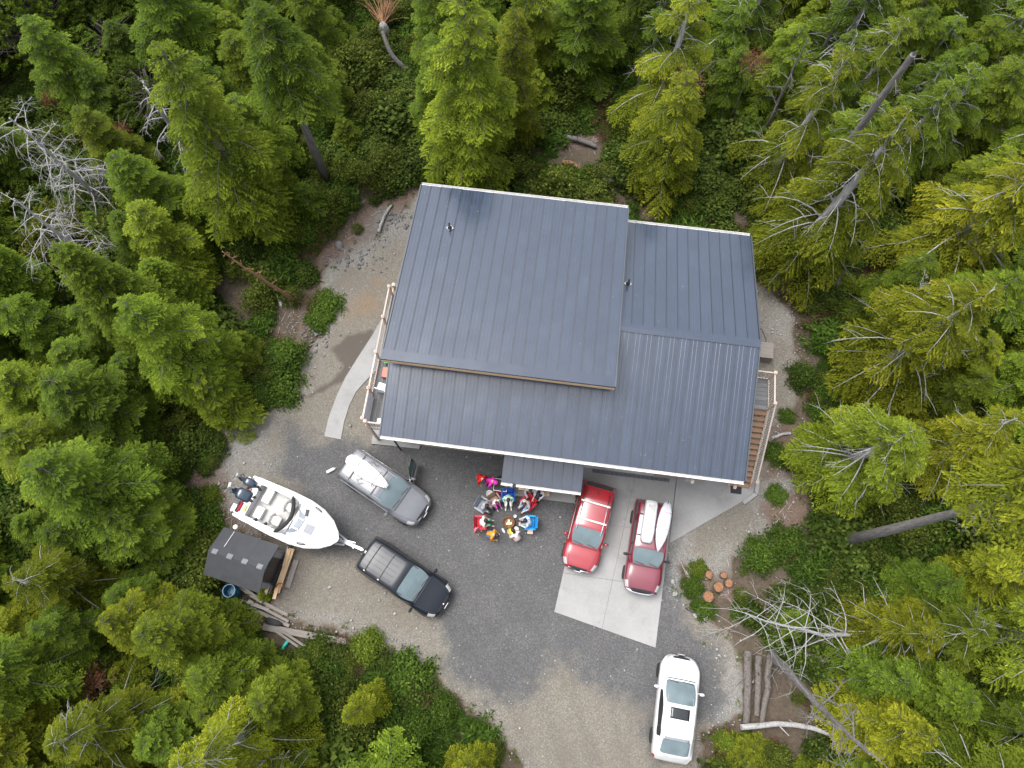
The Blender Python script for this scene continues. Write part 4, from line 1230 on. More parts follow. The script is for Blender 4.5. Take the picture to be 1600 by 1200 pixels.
# cockpit liner
mb = MB()
x0_, x1_ = -h * .80, xw
for y in (-.84, .84): mb.box(((x0_ + x1_) / 2, y, 1.25), (x1_ - x0_, .04, .62))
mb.box((x0_, 0, 1.25), (.04, 1.64, .62)); mb.box((x1_, 0, 1.4), (.04, 1.7, .95)); mb.build('cockpit_liner', gel, boat)
mb = MB(); mb.box(((x0_ + x1_) / 2, 0, .96), (x1_ - x0_ - .06, 1.64, .04)); mb.build('cockpit_floor', MT['nonskid'], boat)
mb = MB()
for y in (-.96, .96): mb.box(((x0_ + x1_) / 2 - .05, y, 1.565), (x1_ - x0_ + .2, .26, .03))
mb.box((-h * .86, 0, 1.5), (.34, 1.95, .14)); mb.build('gunwale', gel, boat, bevel=.012)
for y in (-.42, .46):
    mb = MB(); mb.box((-h * .62, y, 1.12), (.42, .72 if y > 0 else .6, .3)); mb.build('stern_seat', gel, boat, bevel=.04)
def boat_seat(x, y, nm='helm_seat'):
    mb = MB(); mb.lathe([(.16, 1.0), (.05, 1.02), (.05, 1.26)], (x, y, 0), 12); mb.add(*[[(a + x, b + y, c + 1.3) for a, b, c in q] if k == 0 else q for k, q in enumerate(loft([(-.24, .18, 0, .1), (-.2, .25, -.02, .12), (.2, .25, -.02, .1), (.25, .2, 0, .08)], 14))])
    o = mb.build(nm, MT['nonskid'], boat, smooth=50)
    mb = MB(); mb.tube([(x - .12, y - .26, 1.42), (x - .27, y - .2, 1.5), (x - .3, y, 1.52), (x - .27, y + .2, 1.5), (x - .12, y + .26, 1.42)], .07, 8); mb.build('backrest', MT['nonskid'], o, smooth=True)
boat_seat(-h * .25, -.42); boat_seat(-h * .12, .42)
mb = MB(); mb.box((-.0 * h, -.42, 1.45), (.3, .7, .3)); mb.build('dashboard', gel, boat, bevel=.04)
mb = MB(); mb.tube([(-.12 * h + .19 * math.cos(a) * .35, -.42 + .19 * math.sin(a), 1.52 + .19 * math.cos(a)) for a in np.linspace(0, 6.283, 20)], .016, 5, caps=False); mb.build('steering_wheel', MT['black_plastic'], boat)
# folded canopy and windscreen
arc = [(-.12 * h + .20 * h * (1 - (t) ** 2) - .02, t * .92, 1.72 + .42 * (1 - abs(t) ** 2.6)) for t in np.linspace(-1, 1, 15)]
mb = MB(); mb.tube(arc, [.05] + [.10] * 13 + [.05], 8); mb.build('canopy', MT['rubber'], boat, smooth=True)
for k, (y0, y1) in enumerate(((-.84, -.36), (-.32, .14), (.18, .80))):
    def wp(y, top):
        t = y / .92
        xx = (-.0 * h + .20 * h * (1 - t * t)) + (.0 if top else .30)
        return (xx, y, 1.66 + .02 + (.40 * (1 - abs(t) ** 2.6) if top else .34 * (1 - abs(t) ** 3)))
    mb = MB(); a_, b_, c_, d_ = Vector(wp(y0, 0)), Vector(wp(y1, 0)), Vector(wp(y1, 1)), Vector(wp(y0, 1)); e_ = Vector((.0, 0, .02))
    mb.add([a_, b_, c_, d_, a_ + e_, b_ + e_, c_ + e_, d_ + e_], [(0, 1, 2, 3), (4, 7, 6, 5), (0, 4, 5, 1), (1, 5, 6, 2), (2, 6, 7, 3), (3, 7, 4, 0)])
    mb.build('windscreen_pane', MT.setdefault('boat_glass', m_glass('boat_glass', (.22, .24, .27), 1.6)), boat)
    mb = MB(); mb.bar(b_ + e_, c_ + e_, .05, .05); mb.build('windscreen_frame', gel, boat)
def zdeck(x, y):
    b, zt = sheer(x); t = y / b; cab = .34 * max(0, 1 - ((x - xw) / (.72 * h)) ** 2)
    return zt + .012 + cab * max(0, 1 - abs(t) ** 3.2 * 1.15) + .03 * (1 - t * t)
mb = MB(); mb.box((.45 * h, -.12, zdeck(.45 * h, -.1) + .0), (.44, .44, .06), M=Matrix.Rotation(R(9), 3, 'Y')); mb.build('deck_hatch', MT['grey_trim'], boat, bevel=.015)
mb = MB(); mb.box((.28 * h, .50, zdeck(.28 * h, .5) + .03), (.16, .34, .05), M=Matrix.Rotation(R(8), 3, 'Y') @ Matrix.Rotation(R(20), 3, 'Z')); mb.build('solar_panel', MT['black_plastic'], boat, bevel=.02)
for sg in (-1, 1):
    x = .42 * h; b, zt = sheer(x)
    mb = MB(); mb.ell((x, sg * (b - .15), zdeck(x, sg * (b - .15)) + .005), (.23, .06, .03), M=Matrix.Rotation(sg * -R(14), 3, 'Z')); mb.build('side_port', MT['dark_glass'], boat, smooth=True)
    for xx in (-.7 * h, -.05 * h, .3 * h):
        b, zt = sheer(xx); mb = MB(); mb.bar((xx - .08, sg * (b - .06), zt + .05), (xx + .08, sg * (b - .06), zt + .05), .03, .03); mb.box((xx, sg * (b - .06), zt + .025), (.04, .03, .05)); mb.build('cleat', MT['chrome'], boat)
    mb = MB(); mb.box((-h * 1.07, sg * .72, 1.2), (.34, .42, .1)); mb.build('swim_step', gel, boat, bevel=.03)
    mb = MB(); mb.tube([(-h * .93, sg * .93, 1.58), (-h * 1.02, sg * .9, 1.6), (-h * 1.05, sg * .86, 1.3)], .02, 6); mb.build('grab_rail', MT['black_plastic'], boat)
# clutter in the stern
mb = MB(); mb.bar((-h * .93, -.78, 1.62), (-h * .93, -.32, 1.62), .12, .1); mb.build('red_cushion', M_cloth('red_cushion', (.3, .02, .04)), boat, bevel=.03)
mb = MB(); mb.bar((-h * .84, -.68, 1.62), (-h * .84, -.35, 1.62), .15, .08); mb.build('yellow_pouch', M_cloth('yellow_pouch', (.6, .6, .2)), boat, bevel=.03)
mb = MB(); mb.bar((-h * .93, .1, 1.6), (-h * .92, .45, 1.6), .13, .08); mb.build('brown_mat', M_cloth('brown_mat', (.25, .13, .1)), boat, bevel=.02)
for x, y in ((-.80, -.1), (-.78, .12), (-.82, .62), (-.76, .55), (-.35, -.76), (-.55, -.78)):
    mb = MB(); mb.ell((x * h, y, 1.62), (.09, .07, .07), nu=8, nv=6); mb.tube([(x * h - .1, y - .05, 1.6), (x * h, y + .1, 1.66), (x * h + .1, y, 1.6)], .02, 5); mb.build('stowed_gear', MT['black_plastic'], boat, smooth=True)
def outboard(y, s, rot, nm='outboard_motor'):
    o = link(nm, MB().add(*loft([(-.36 * s, .10 * s, 1.52, 1.62), (-.3 * s, .18 * s, 1.42, 1.80), (0, .21 * s, 1.38, 1.90), (.22 * s, .18 * s, 1.4, 1.82), (.28 * s, .1 * s, 1.45, 1.7)], 16)).mesh(nm, MT.setdefault('motor', M_plain('motor_paint', (.03, .045, .07), .25, coat=.8)), True), boat, (-h * 1.13, y, 0), (0, R(rot), 0))
    mb = MB(); mb.bar((0, 0, 1.42), (-.05, 0, .7), .12 * s, .2 * s); mb.bar((-.25 * s, 0, .9), (.1, 0, .9), .2 * s, .03); mb.add(*loft([(-.3 * s, .03, .64, .74), (-.2 * s, .06, .6, .78), (.15 * s, .05, .62, .76), (.2 * s, .01, .66, .72)], 10)); mb.build('motor_leg', MT['motor'], o, smooth=40)
    mb = MB()
    for k in range(3):
        M_ = Matrix.Rotation(R(120 * k), 3, 'X') @ Matrix.Rotation(R(35), 3, 'Z'); mb.box(Vector((-.36 * s, 0, .69)) + Matrix.Rotation(R(120 * k), 3, 'X') @ Vector((0, 0, .1 * s)), (.02, .09 * s, .2 * s), M=M_)
    mb.build('propeller', MT['steel'], o)
    mb = MB(); mb.add(*loft([(-.1 * s, .215 * s, 1.6, 1.66), (.05 * s, .22 * s, 1.6, 1.66)], 16)); mb.build('cowl_band', MT['grey_trim'], o, smooth=True)
    return o
m1 = outboard(.02, 1.5, 52); m1.location.z = .1; m1.location.x = -h * 1.0 - 1.1 ; m1.location.z = .55
m2 = outboard(.66, 1.0, 50); m2.location.x = -h * 1.0 - 1.15; m2.location.z = .62
mb = MB(); mb.tube([(-h - .02, .6, 1.5), (-h - .25, .62, 1.62), (-h - .45, .7, 1.66), (-h - .6, .78, 1.6), (-h - .5, .9, 1.62), (-h - .35, .8, 1.66)], .03, 6); mb.build('tiller', MT['black_plastic'], boat, smooth=True)

tr = thing('boat_trailer', 'galvanised boat trailer under the white motorboat, its tongue hitched to the black minivan', 'trailer', (bc.x, bc.y, 0), bh)
hit = Matrix.Rotation(-bh, 3, 'Z') @ (on_car(blk, (-4.75 / 2 - .12, 0, .5)) - Vector((bc.x, bc.y, 0)))
mb = MB()
for sg in (-1, 1): mb.bar((-h * .95, sg * .62, .5), (h * .35, sg * .6, .5), .08, .12); mb.bar((h * .35, sg * .6, .5), (h * 1.02, hit.y * .4 + sg * .12, .5), .08, .1)
for x in (-h * .9, -h * .3, h * .2): mb.bar((x, -.6, .46), (x, .6, .46), .08, .08)
for sg in (-1, 1): mb.bar((-h * .9, sg * .4, .62), (h * .3, sg * .3, .66), .1, .08)
mb.build('trailer_frame', MT['steel'], tr)
mb = MB(); mb.bar((h * .9, hit.y * .3, .55), (hit.x, hit.y, .5), .14, .12); mb.bar((h * 1.0, hit.y * .38 + .1, .6), (hit.x - .5, hit.y + .14, .58), .05, .05); mb.build('tongue', MT['steel'], tr)
mb = MB(); mb.box((h * .98, hit.y * .4, .9), (.08, .08, .8)); mb.box((h * .96, hit.y * .4, 1.25), (.14, .2, .16)); mb.build('winch_post', MT['steel'], tr)
mb = MB(); mb.ell((hit.x - .02, hit.y, .55), (.12, .07, .07)); mb.tube([(hit.x - .45, hit.y - .1, .05), (hit.x - .45, hit.y - .1, .8)], .035, 8); mb.build('coupler', MT['chrome'], tr)
for sg in (-1, 1):
    for x in (-.42 * h,):
        mb = MB(); mb.lathe([(.18, -.1), (.3, -.1), (.33, -.06), (.33, .06), (.3, .1), (.18, .1)], (0, 0, 0), 18, Matrix.Rotation(R(90), 3, 'X')); wv = mb.build('wheel', MT['rubber'], tr, loc=(x, sg * .82, .33), smooth=40)
        mb = MB(); mb.lathe([(.03, -.08), (.19, -.08), (.19, .08), (.03, .1)], (0, 0, 0), 12, Matrix.Rotation(R(90), 3, 'X')); mb.build('rim', MT['white_paint'], wv)
        mb = MB(); mb.add(*loft([(-.42, .12, .5, .56), (-.2, .13, .66, .72), (.2, .13, .66, .72), (.42, .12, .5, .56)], 10)); mb.build('fender', MT['steel'], tr, loc=(x, sg * .82, 0))
mb = MB(); mb.bar((-h * .9, -.1, .3), (-h * .9, 1, .3), .05, .05); mb.build('axle', MT['steel'], tr)
f0 = at(517, 735, .1)
mb = MB(); mb.add(*loft([(-.24, .03, .06, .1), (-.2, .08, .0, .16), (.16, .08, 0, .16), (.22, .04, .04, .12), (.27, .02, .06, .1)], 12))
tag(mb.build('boat_fender', MT['white_plastic'], loc=(f0.x, f0.y, .02), rot=(0, 0, R(28)), smooth=True), 'small white boat fender lying alone on the dark gravel', 'fender')

# ------------------------------------------------------------------ people round the fire
def Qp(X, Y, z=0.0): return at(730 + X / 8.57, 720 + Y / 8.57, z)
FIRE = Qp(555, 820, .35)

def person(label, loc, face, pose='sit', top=(.3, .3, .3), legs=(.05, .06, .1), hair='hair_dark', s=1.0, lean=10, shoes=(.05, .05, .05), sleeves=True, long_hair=False, hood=None, seat=.46, look=18, arms=(0, 0), bare_legs=False, hair_up=False, group='people gathered round the fire pit'):
    o = thing('person', label, 'person', (loc.x, loc.y, loc.z), face, group)
    o.scale = (s, s, s)
    J = {}
    if pose == 'sit':
        z = seat + .06
        J['pelvis'] = (0, 0, z)
        for k, sg in (('l', 1), ('r', -1)):
            J['hip' + k] = (.02, sg * .10, z - .01); J['knee' + k] = (.44, sg * .13, z + .02); J['ank' + k] = (.46, sg * .13, .10); J['toe' + k] = (.64, sg * .15, .04)
    elif pose == 'stand':
        z = .92; J['pelvis'] = (0, 0, z)
        for k, sg in (('l', 1), ('r', -1)):
            J['hip' + k] = (0, sg * .09, z - .06); J['knee' + k] = (.04, sg * .10, .5); J['ank' + k] = (-.02, sg * .11, .09); J['toe' + k] = (.16, sg * .13, .04)
    else:                                    # crouch: thighs folded, heels under the seat
        z = .34; J['pelvis'] = (0, 0, z)
        for k, sg in (('l', 1), ('r', -1)):
            J['hip' + k] = (.02, sg * .10, z - .01); J['knee' + k] = (.36, sg * .17, .44); J['ank' + k] = (.06, sg * .15, .10); J['toe' + k] = (.24, sg * .17, .04)
    ca, sa = math.cos(R(lean)), math.sin(R(lean))
    def U(x, y, h):
        return (x * ca + h * sa, y, z - x * sa + h * ca)
    J['waist'] = U(-.01, 0, .18); J['chest'] = U(0, 0, .40); J['neckb'] = U(0, 0, .54); J['neck'] = U(.02, 0, .60)
    hd = U(.05, 0, .72); hd = (hd[0] + .03, 0, hd[2])
    for k, sg, ex in (('l', 1, arms[0]), ('r', -1, arms[1])):
        J['sh' + k] = U(0, sg * .19, .49)
        if pose == 'stand':
            J['el' + k] = U(.10 + ex * .1, sg * .27, .24); w_ = U(.30 + ex * .15, sg * .20, .10)
        else:
            J['el' + k] = U(.08 + ex * .12, sg * .27, .23); w_ = U(.30 + ex * .2, sg * .17, .12 + ex * .12)
        J['wr' + k] = w_; d = Vector(w_) - Vector(J['el' + k]); d.normalize(); J['hd' + k] = tuple(Vector(w_) + d * .085)
    rad = dict(pelvis=.135, waist=.125, chest=.145, neckb=.085, neck=.055, hip=.10, knee=.068, ank=.045, toe=.038, sh=.078, el=.05, wr=.034, hd=.036)
    names = list(J); idx = {k: i for i, k in enumerate(names)}
    E_ = [('pelvis', 'waist'), ('waist', 'chest'), ('chest', 'neckb'), ('neckb', 'neck')]
    for k in 'lr': E_ += [('pelvis', 'hip' + k), ('hip' + k, 'knee' + k), ('knee' + k, 'ank' + k), ('ank' + k, 'toe' + k), ('neckb', 'sh' + k), ('sh' + k, 'el' + k), ('el' + k, 'wr' + k), ('wr' + k, 'hd' + k)]
    me = bpy.data.meshes.new('tmp'); me.from_pydata([J[k] for k in names], [(idx[a], idx[b]) for a, b in E_], [])
    t = bpy.data.objects.new('tmp', me); COL.objects.link(t)
    sk = t.modifiers.new('skin', 'SKIN'); sk.use_smooth_shade = True
    for i, k in enumerate(names):
        r_ = rad.get(k, rad.get(k[:-1])); sv = me.skin_vertices[0].data[i]
        sv.radius = (r_, r_ * (1.25 if k in ('chest', 'waist', 'pelvis') else 1)); sv.use_root = (k == 'pelvis')
    sb = t.modifiers.new('sub', 'SUBSURF'); sb.levels = sb.render_levels = 1
    dg = bpy.context.evaluated_depsgraph_get(); body = bpy.data.meshes.new_from_object(t.evaluated_get(dg))
    bpy.data.objects.remove(t); bpy.data.meshes.remove(me)
    cl = [MT['skin'], M_cloth('cloth_%d_%d_%d' % tuple(int(c * 100) for c in top), top), M_cloth('cloth_%d_%d_%d' % tuple(int(c * 100) for c in legs), legs), M_cloth('cloth_%d_%d_%d' % tuple(int(c * 100) for c in shoes), shoes)]
    segs = []
    for a, b in E_:
        k = a if a[-1] not in 'lr' or a in ('pelvis',) else a[:-1]
        m = 1
        if a in ('pelvis',) and b.startswith('hip'): m = 2
        if a.startswith(('hip', 'knee')): m = 2
        if a.startswith('knee') and bare_legs: m = 0
        if a.startswith('ank'): m = 3
        if a.startswith('el') and not sleeves: m = 0
        if a.startswith('wr') or b == 'neck': m = 0
        segs.append((Vector(J[a]), Vector(J[b]), m))
    vs = [v.co[:] for v in body.vertices]; fs, ms = [], []
    for p in body.polygons:
        c = p.center; best, bm_ = 1e9, 1
        for a, b, m in segs:
            e = b - a; tt = max(0, min(1, (c - a).dot(e) / e.length_squared)); dd = (c - a - e * tt).length
            if dd < best: best, bm_ = dd, m
        fs.append(list(p.vertices)); ms.append(bm_)
    bpy.data.meshes.remove(body)
    mb = MB(); mb.v, mb.f, mb.m = list(vs), fs, ms
    Mh = Matrix.Rotation(R(lean * .6 + look), 3, 'Y'); hc = Vector(hd)
    mb.ell(hc, (.098, .078, .12), Mh, 14, 10, m=0)
    mb.ell(hc + Mh @ Vector((.10, 0, -.01)), (.022, .014, .024), Mh, 6, 4, m=0)
    for sg in (-1, 1):
        mb.ell(hc + Mh @ Vector((0, sg * .08, -.005)), (.022, .010, .03), Mh, 6, 4, m=0)
        wv, ev = Vector(J['hd' + ('l' if sg > 0 else 'r')]), Vector(J['wr' + ('l' if sg > 0 else 'r')])
        d = (wv - ev).normalized(); sd_ = d.cross(Vector((0, 0, 1))).normalized(); up_ = sd_.cross(d)
        for q, ln in ((-1.5, .07), (-.5, .082), (.5, .078), (1.5, .06)):
            b0 = wv + sd_ * q * .017; k1 = b0 + d * ln * .5; k2 = k1 + (d * .7 - up_ * .7) * ln * .5
            mb.tube([b0 - d * .02, k1, k2], [.010, .009, .007], 5, m=0)
        b0 = wv - d * .03 - sd_ * sg * .03; mb.tube([b0, b0 + (d * .6 - sd_ * sg * .6) * .04, b0 + (d * .9 - sd_ * sg * .3) * .07], [.012, .010, .008], 5, m=0)
    mb.build('body', cl, o, smooth=True)
    mb = MB()
    for sg in (-1, 1): mb.ell(hc + Mh @ Vector((.088, sg * .032, .012)), (.012, .016, .009), Mh, 6, 4)
    mb.build('eyes', MT['hair_dark'], o)
    mb = MB(); mb.ell(hc + Mh @ Vector((.088, 0, -.055)), (.012, .026, .007), Mh, 6, 4); mb.build('mouth', M_cloth('lips', (.4, .15, .13)), o)
    if hood:
        mb = MB(); mb.ell(hc + Mh @ Vector((-.025, 0, .012)), (.125, .115, .145), Mh, 14, 9); mb.build('hood', M_cloth('hood_%d' % int(hood[0] * 100), hood), o, smooth=True)
    else:
        mb = MB(); mb.ell(hc + Mh @ Vector((-.024, 0, .026)), (.108, .10, .125), Mh, 14, 9)
        if long_hair: mb.ell(hc + Mh @ Vector((-.075, 0, -.09)), (.05, .085, .14), Mh, 10, 8)
        if hair_up: mb.ell(hc + Mh @ Vector((-.09, 0, .09)), (.05, .05, .05), Mh, 8, 6)
        mb.build('hair', MT[hair], o, smooth=True)
    return o

def camp_chair(label, loc, face, col, s=1.0, pocket=True):
    """folding camp chair: fabric seat, back and arm slings on crossed tubes"""
    o = thing('camp_chair', label, 'camp chair', (loc.x, loc.y, 0), face, 'camp chairs round the fire pit'); o.scale = (s * .9, s * .9, s * .95)
    c = M_cloth('canvas_%d_%d_%d' % tuple(int(q * 100) for q in col), col)
    def sheet(nm, a, b, cc, d, sag):
        a, b, cc, d = map(Vector, (a, b, cc, d)); vs, fs = [], []; n = 6
        for i in range(n + 1):
            for j in range(n + 1):
                u, v = i / n, j / n
                p = (a * (1 - u) + b * u) * (1 - v) + (d * (1 - u) + cc * u) * v
                vs.append(p + Vector(sag) * math.sin(math.pi * u) * math.sin(math.pi * v))
        for i in range(n):
            for j in range(n): fs.append((i * (n + 1) + j, (i + 1) * (n + 1) + j, (i + 1) * (n + 1) + j + 1, i * (n + 1) + j + 1))
        q = MB().add(vs, fs).build(nm, c, o, smooth=True); m = q.modifiers.new('t', 'SOLIDIFY'); m.thickness = .012
    sheet('seat', (.28, -.27, .44), (.28, .27, .44), (-.24, .27, .40), (-.24, -.27, .40), (0, 0, -.05))
    sheet('backrest', (-.22, -.29, .42), (-.22, .29, .42), (-.40, .31, .95), (-.40, -.31, .95), (-.07, 0, 0))
    for sg in (-1, 1):
        sheet('armrest', (.30, sg * .31, .64), (.30, sg * .40, .63), (-.30, sg * .40, .68), (-.30, sg * .31, .69), (0, 0, -.015))
        for a, b in (((.27, sg * .30, .02), (.27, -sg * .27, .43)), ((-.26, sg * .30, .02), (-.24, -sg * .27, .4)), ((.27, sg * .32, .02), (.28, sg * .36, .63)), ((-.26, sg * .3, .02), (-.40, sg * .31, .96))):
            mb = MB(); mb.tube([a, b], .012, 6); mb.build('leg', MT['black_plastic'], o)
    return o

def toward(p, q=None): q = q or FIRE; return math.atan2(q.y - p.y, q.x - p.x)
def seat_person(X, Y, label, chair=None, hz=1.22, back=.06, dface=0, **kw):
    """seated figure whose head the photograph shows at (X, Y) of the close view"""
    p = Qp(X, Y, hz); f = toward(p) + R(dface)
    base = Vector((p.x - math.cos(f) * .18, p.y - math.sin(f) * .18, 0))
    if chair: camp_chair(chair[0], base + Vector((-math.cos(f) * .02, -math.sin(f) * .02, 0)), f, chair[1], chair[2] if len(chair) > 2 else 1)
    return person(label, base, f, 'sit', **kw)

seat_person(550, 500, 'person in pale green top and white trousers sitting in the dark blue camp chair', ('dark blue camp chair on the porch side of the fire', (.02, .08, .35)), top=(.36, .55, .42), legs=(.62, .6, .58), shoes=(.6, .57, .55), lean=16)
seat_person(780, 570, 'person in grey hooded top and blue jeans in the red chair facing the fire', ('red camp chair between the porch slab and the fire', (.5, .02, .04)), top=(.42, .43, .46), legs=(.18, .28, .40), lean=14, hair='hair_brown', shoes=(.06, .06, .08), arms=(.6, .3))
seat_person(795, 802, 'person in pale blue vest with dark hair in the bright blue camp chair', ('bright sky blue camp chair on the right of the fire', (.02, .26, .62)), top=(.42, .52, .62), legs=(.25, .25, .27), lean=14, arms=(.5, .5))
seat_person(232, 800, 'person with black hair, white top and green trousers in the red camp chair', ('red camp chair on the left of the fire', (.55, .04, .06)), top=(.62, .68, .70), legs=(.05, .30, .17), lean=14, shoes=(.55, .45, .38), sleeves=False)
seat_person(245, 592, 'person in grey jacket with round dark hair sitting low left of the pink child', ('grey camp chair left of the pink child', (.28, .3, .34)), top=(.25, .27, .31), legs=(.12, .13, .15), lean=14)
seat_person(388, 548, 'child with brown hair in magenta and white clothes sitting in the tan chair', ('tan camp chair beside the grey jacket person', (.30, .22, .16), .9), top=(.62, .5, .5), legs=(.62, .06, .42), lean=22, s=.82, hz=1.0, hair='hair_brown', long_hair=True, shoes=(.6, .5, .5))
p = Qp(205, 250, 1.35); f = R(-50)
person('person in bright red puffy jacket with dark hair standing bent by the magenta person', Vector((p.x - .35 * math.cos(f), p.y - .35 * math.sin(f), 0)), f, 'stand', top=(.5, .015, .015), legs=(.18, .19, .2), lean=36, look=30, s=1.0, arms=(.6, .6))
p = Qp(335, 275, 1.3); f = R(-25)
person('person in magenta hooded top and coral skirt leaning over the low white framed table', Vector((p.x - .34 * math.cos(f), p.y - .34 * math.sin(f), 0)), f, 'stand', top=(.62, .03, .36), legs=(.5, .12, .17), lean=40, hood=(.64, .03, .38), arms=(.5, .5))
p = Qp(335, 950, .9); f = R(-20)
person('person in orange vest and navy sleeves crouching at the lower left of the fire', Vector((p.x - .25, p.y, 0)), f, 'crouch', top=(.55, .24, .03), legs=(.10, .14, .24), lean=38, hair='hair_dark', arms=(.8, .8), shoes=(.2, .2, .22))
p = Qp(130, 920, .8); f = R(-40)
person('small child in pink standing behind the crouching person in orange', Vector((p.x - .1, p.y + .06, 0)), f, 'stand', top=(.50, .11, .17), legs=(.35, .06, .12), s=.6, lean=16, hair='hair_brown', arms=(1, .8))
p = Qp(655, 995, .85); f = R(125)
person('person with long dark hair and pale top crouching beside the yellow bowl', Vector((p.x - .2 * math.cos(f), p.y - .2 * math.sin(f), 0)), f, 'crouch', top=(.62, .58, .55), legs=(.45, .27, .25), lean=34, long_hair=True, arms=(1, .7), sleeves=False, shoes=(.1, .08, .08))
p = Qp(972, 395, 1.2); f = R(-115)
person('person with black hair and white top sitting on a wooden box on the porch slab', Vector((p.x - .12 * math.cos(f), p.y - .12 * math.sin(f), .1)), f, 'sit', top=(.60, .61, .66), legs=(.03, .03, .035), lean=16, seat=.40, arms=(.4, .4))
p = Qp(850, 395, 1.25); f = R(-95)
person('person in white sleeves and dark olive trousers sitting at the porch roof edge', Vector((p.x, p.y + .12, .1)), f, 'sit', top=(.55, .53, .53), legs=(.035, .04, .028), lean=6, seat=.42, hair='hair_brown', arms=(.6, .1))

def small(name, mb, mat, p, label, cat, rz=0, smooth=False, bevel=0, group=None):
    return tag(mb.build(name, mat, loc=(p.x, p.y, p.z), rot=(0, 0, rz), smooth=smooth, bevel=bevel), label, cat, group)
def crate(X, Y, z, sz, label, rz):
    p = Qp(X, Y, z); o = thing('wooden_box', label, 'box', (p.x, p.y, z), rz)
    mb = MB(); mb.box((0, 0, sz[2] / 2 - .012), (sz[0] - .04, sz[1] - .04, sz[2] - .03)); mb.build('box_body', MT['fresh_wood'], o)
    for k in range(3):
        mb = MB(); mb.box((0, (k - 1) * sz[1] / 3, sz[2] - .014), (sz[0], sz[1] / 3 - .01, .028)); mb.build('slat', MT['fresh_wood'], o)
crate(760, 362, .1, (.55, .40, .40), 'pale wooden box on the porch slab left of the seated pair', HA)
crate(1052, 437, .1, (.36, .34, .38), 'small pale wooden box right of the black haired person on the slab', HA)
for X, Y, r_ in ((960, 398, .42),):
    p = Qp(X, Y, .1); mb = MB(); mb.box((0, 0, .19), (.5, .4, .38)); small('wooden_block', mb, MT['fresh_wood'], Vector((p.x, p.y, .1)), 'wooden block under the black haired person on the slab', 'block', HA, bevel=.01)
p = Qp(848, 352, .1); mb = MB(); mb.box((0, 0, .38), (.5, .42, .05))
for a in (-.2, .2):
    for b in (-.16, .16): mb.box((a, b, .18), (.05, .05, .36))
small('stool', mb, MT['fresh_wood'], Vector((p.x, p.y + .1, .1)), 'wooden stool under the person in olive trousers at the porch', 'stool', HA)

def bucket(X, Y, label, h=.38, r=.15, z=0, lid=True):
    p = Qp(X, Y, h); o = thing('bucket', label, 'bucket', (p.x, p.y, z), 0, 'white buckets near the porch')
    mb = MB(); mb.lathe([(r * .86, 0), (r, h - .05), (r * 1.06, h - .05), (r * 1.06, h), (r * .96, h), (r * .8, .03)], n=22); mb.build('pail', MT['white_plastic'], o, smooth=40)
    mb = MB()
    if lid: mb.lathe([(r * 1.09, h - .03), (r * 1.09, h + .015), (r * .95, h + .02), (r * .93, h + .008), (.01, h + .01)], n=22); mb.build('lid', MT['white_plastic'], o, smooth=40)
    else: mb.lathe([(r * .93, h - .09), (.01, h - .07)], n=20); mb.build('contents', MT['nonskid'], o)
    mb = MB(); mb.tube([(0, r * 1.05 * math.cos(a), h - .06 - .16 * math.sin(a)) for a in np.linspace(0, math.pi, 10)], .006, 5); mb.build('handle', MT['steel'], o)
bucket(562, 360, 'white bucket with closed lid standing by the dark blue camp chair', .42, .17)
bucket(298, 437, 'open white bucket behind the coral skirt', .40, .16, lid=False)
bucket(410, 327, 'white bucket half hidden between the magenta person and the table', .42, .16)
# low table with a white frame and dark top
p = Qp(447, 325, .62); tb = thing('folding_table', 'dark topped folding table with white metal frame beside the magenta person', 'table', (p.x, p.y, 0), HA)
mb = MB(); mb.box((0, 0, .6), (.62, .58, .02)); mb.build('table_top', M_plain('table_dark', (.025, .03, .022), .6), tb)
mb = MB()
for sg in (-1, 1): mb.bar((-.33, sg * .30, .615), (.33, sg * .30, .615), .03, .03); mb.bar((sg * .33, -.3, .615), (sg * .33, .3, .615), .03, .03)
mb.build('table_frame', MT['white_paint'], tb)
for a in (-.3, .3):
    for b in (-.27, .27): mb = MB(); mb.tube([(a, b, 0), (a, b, .6)], .014, 6); mb.build('leg', MT['white_paint'], tb)
p = Qp(447, 240, .3); mb = MB(); mb.add(*loft([(-.2, .1, 0, .22), (-.12, .17, 0, .34), (.15, .16, 0, .32), (.22, .08, 0, .2)], 14)); small('dark_bag', mb, M_cloth('navy_bag', (.015, .02, .04)), Vector((p.x, p.y, 0)), 'dark navy bag on the ground behind the folding table', 'bag', R(20), True)
p = Qp(455, 405, .4); mb = MB(); mb.add(*loft([(-.28, .08, 0, .3), (-.2, .15, 0, .4), (.2, .15, 0, .38), (.27, .08, 0, .3)], 14)); small('cloth_bag', mb, M_cloth('wine_bag', (.16, .01, .04)), Vector((p.x, p.y, 0)), 'wine red cloth bag between the table and the dark blue chair', 'bag', R(15), True)
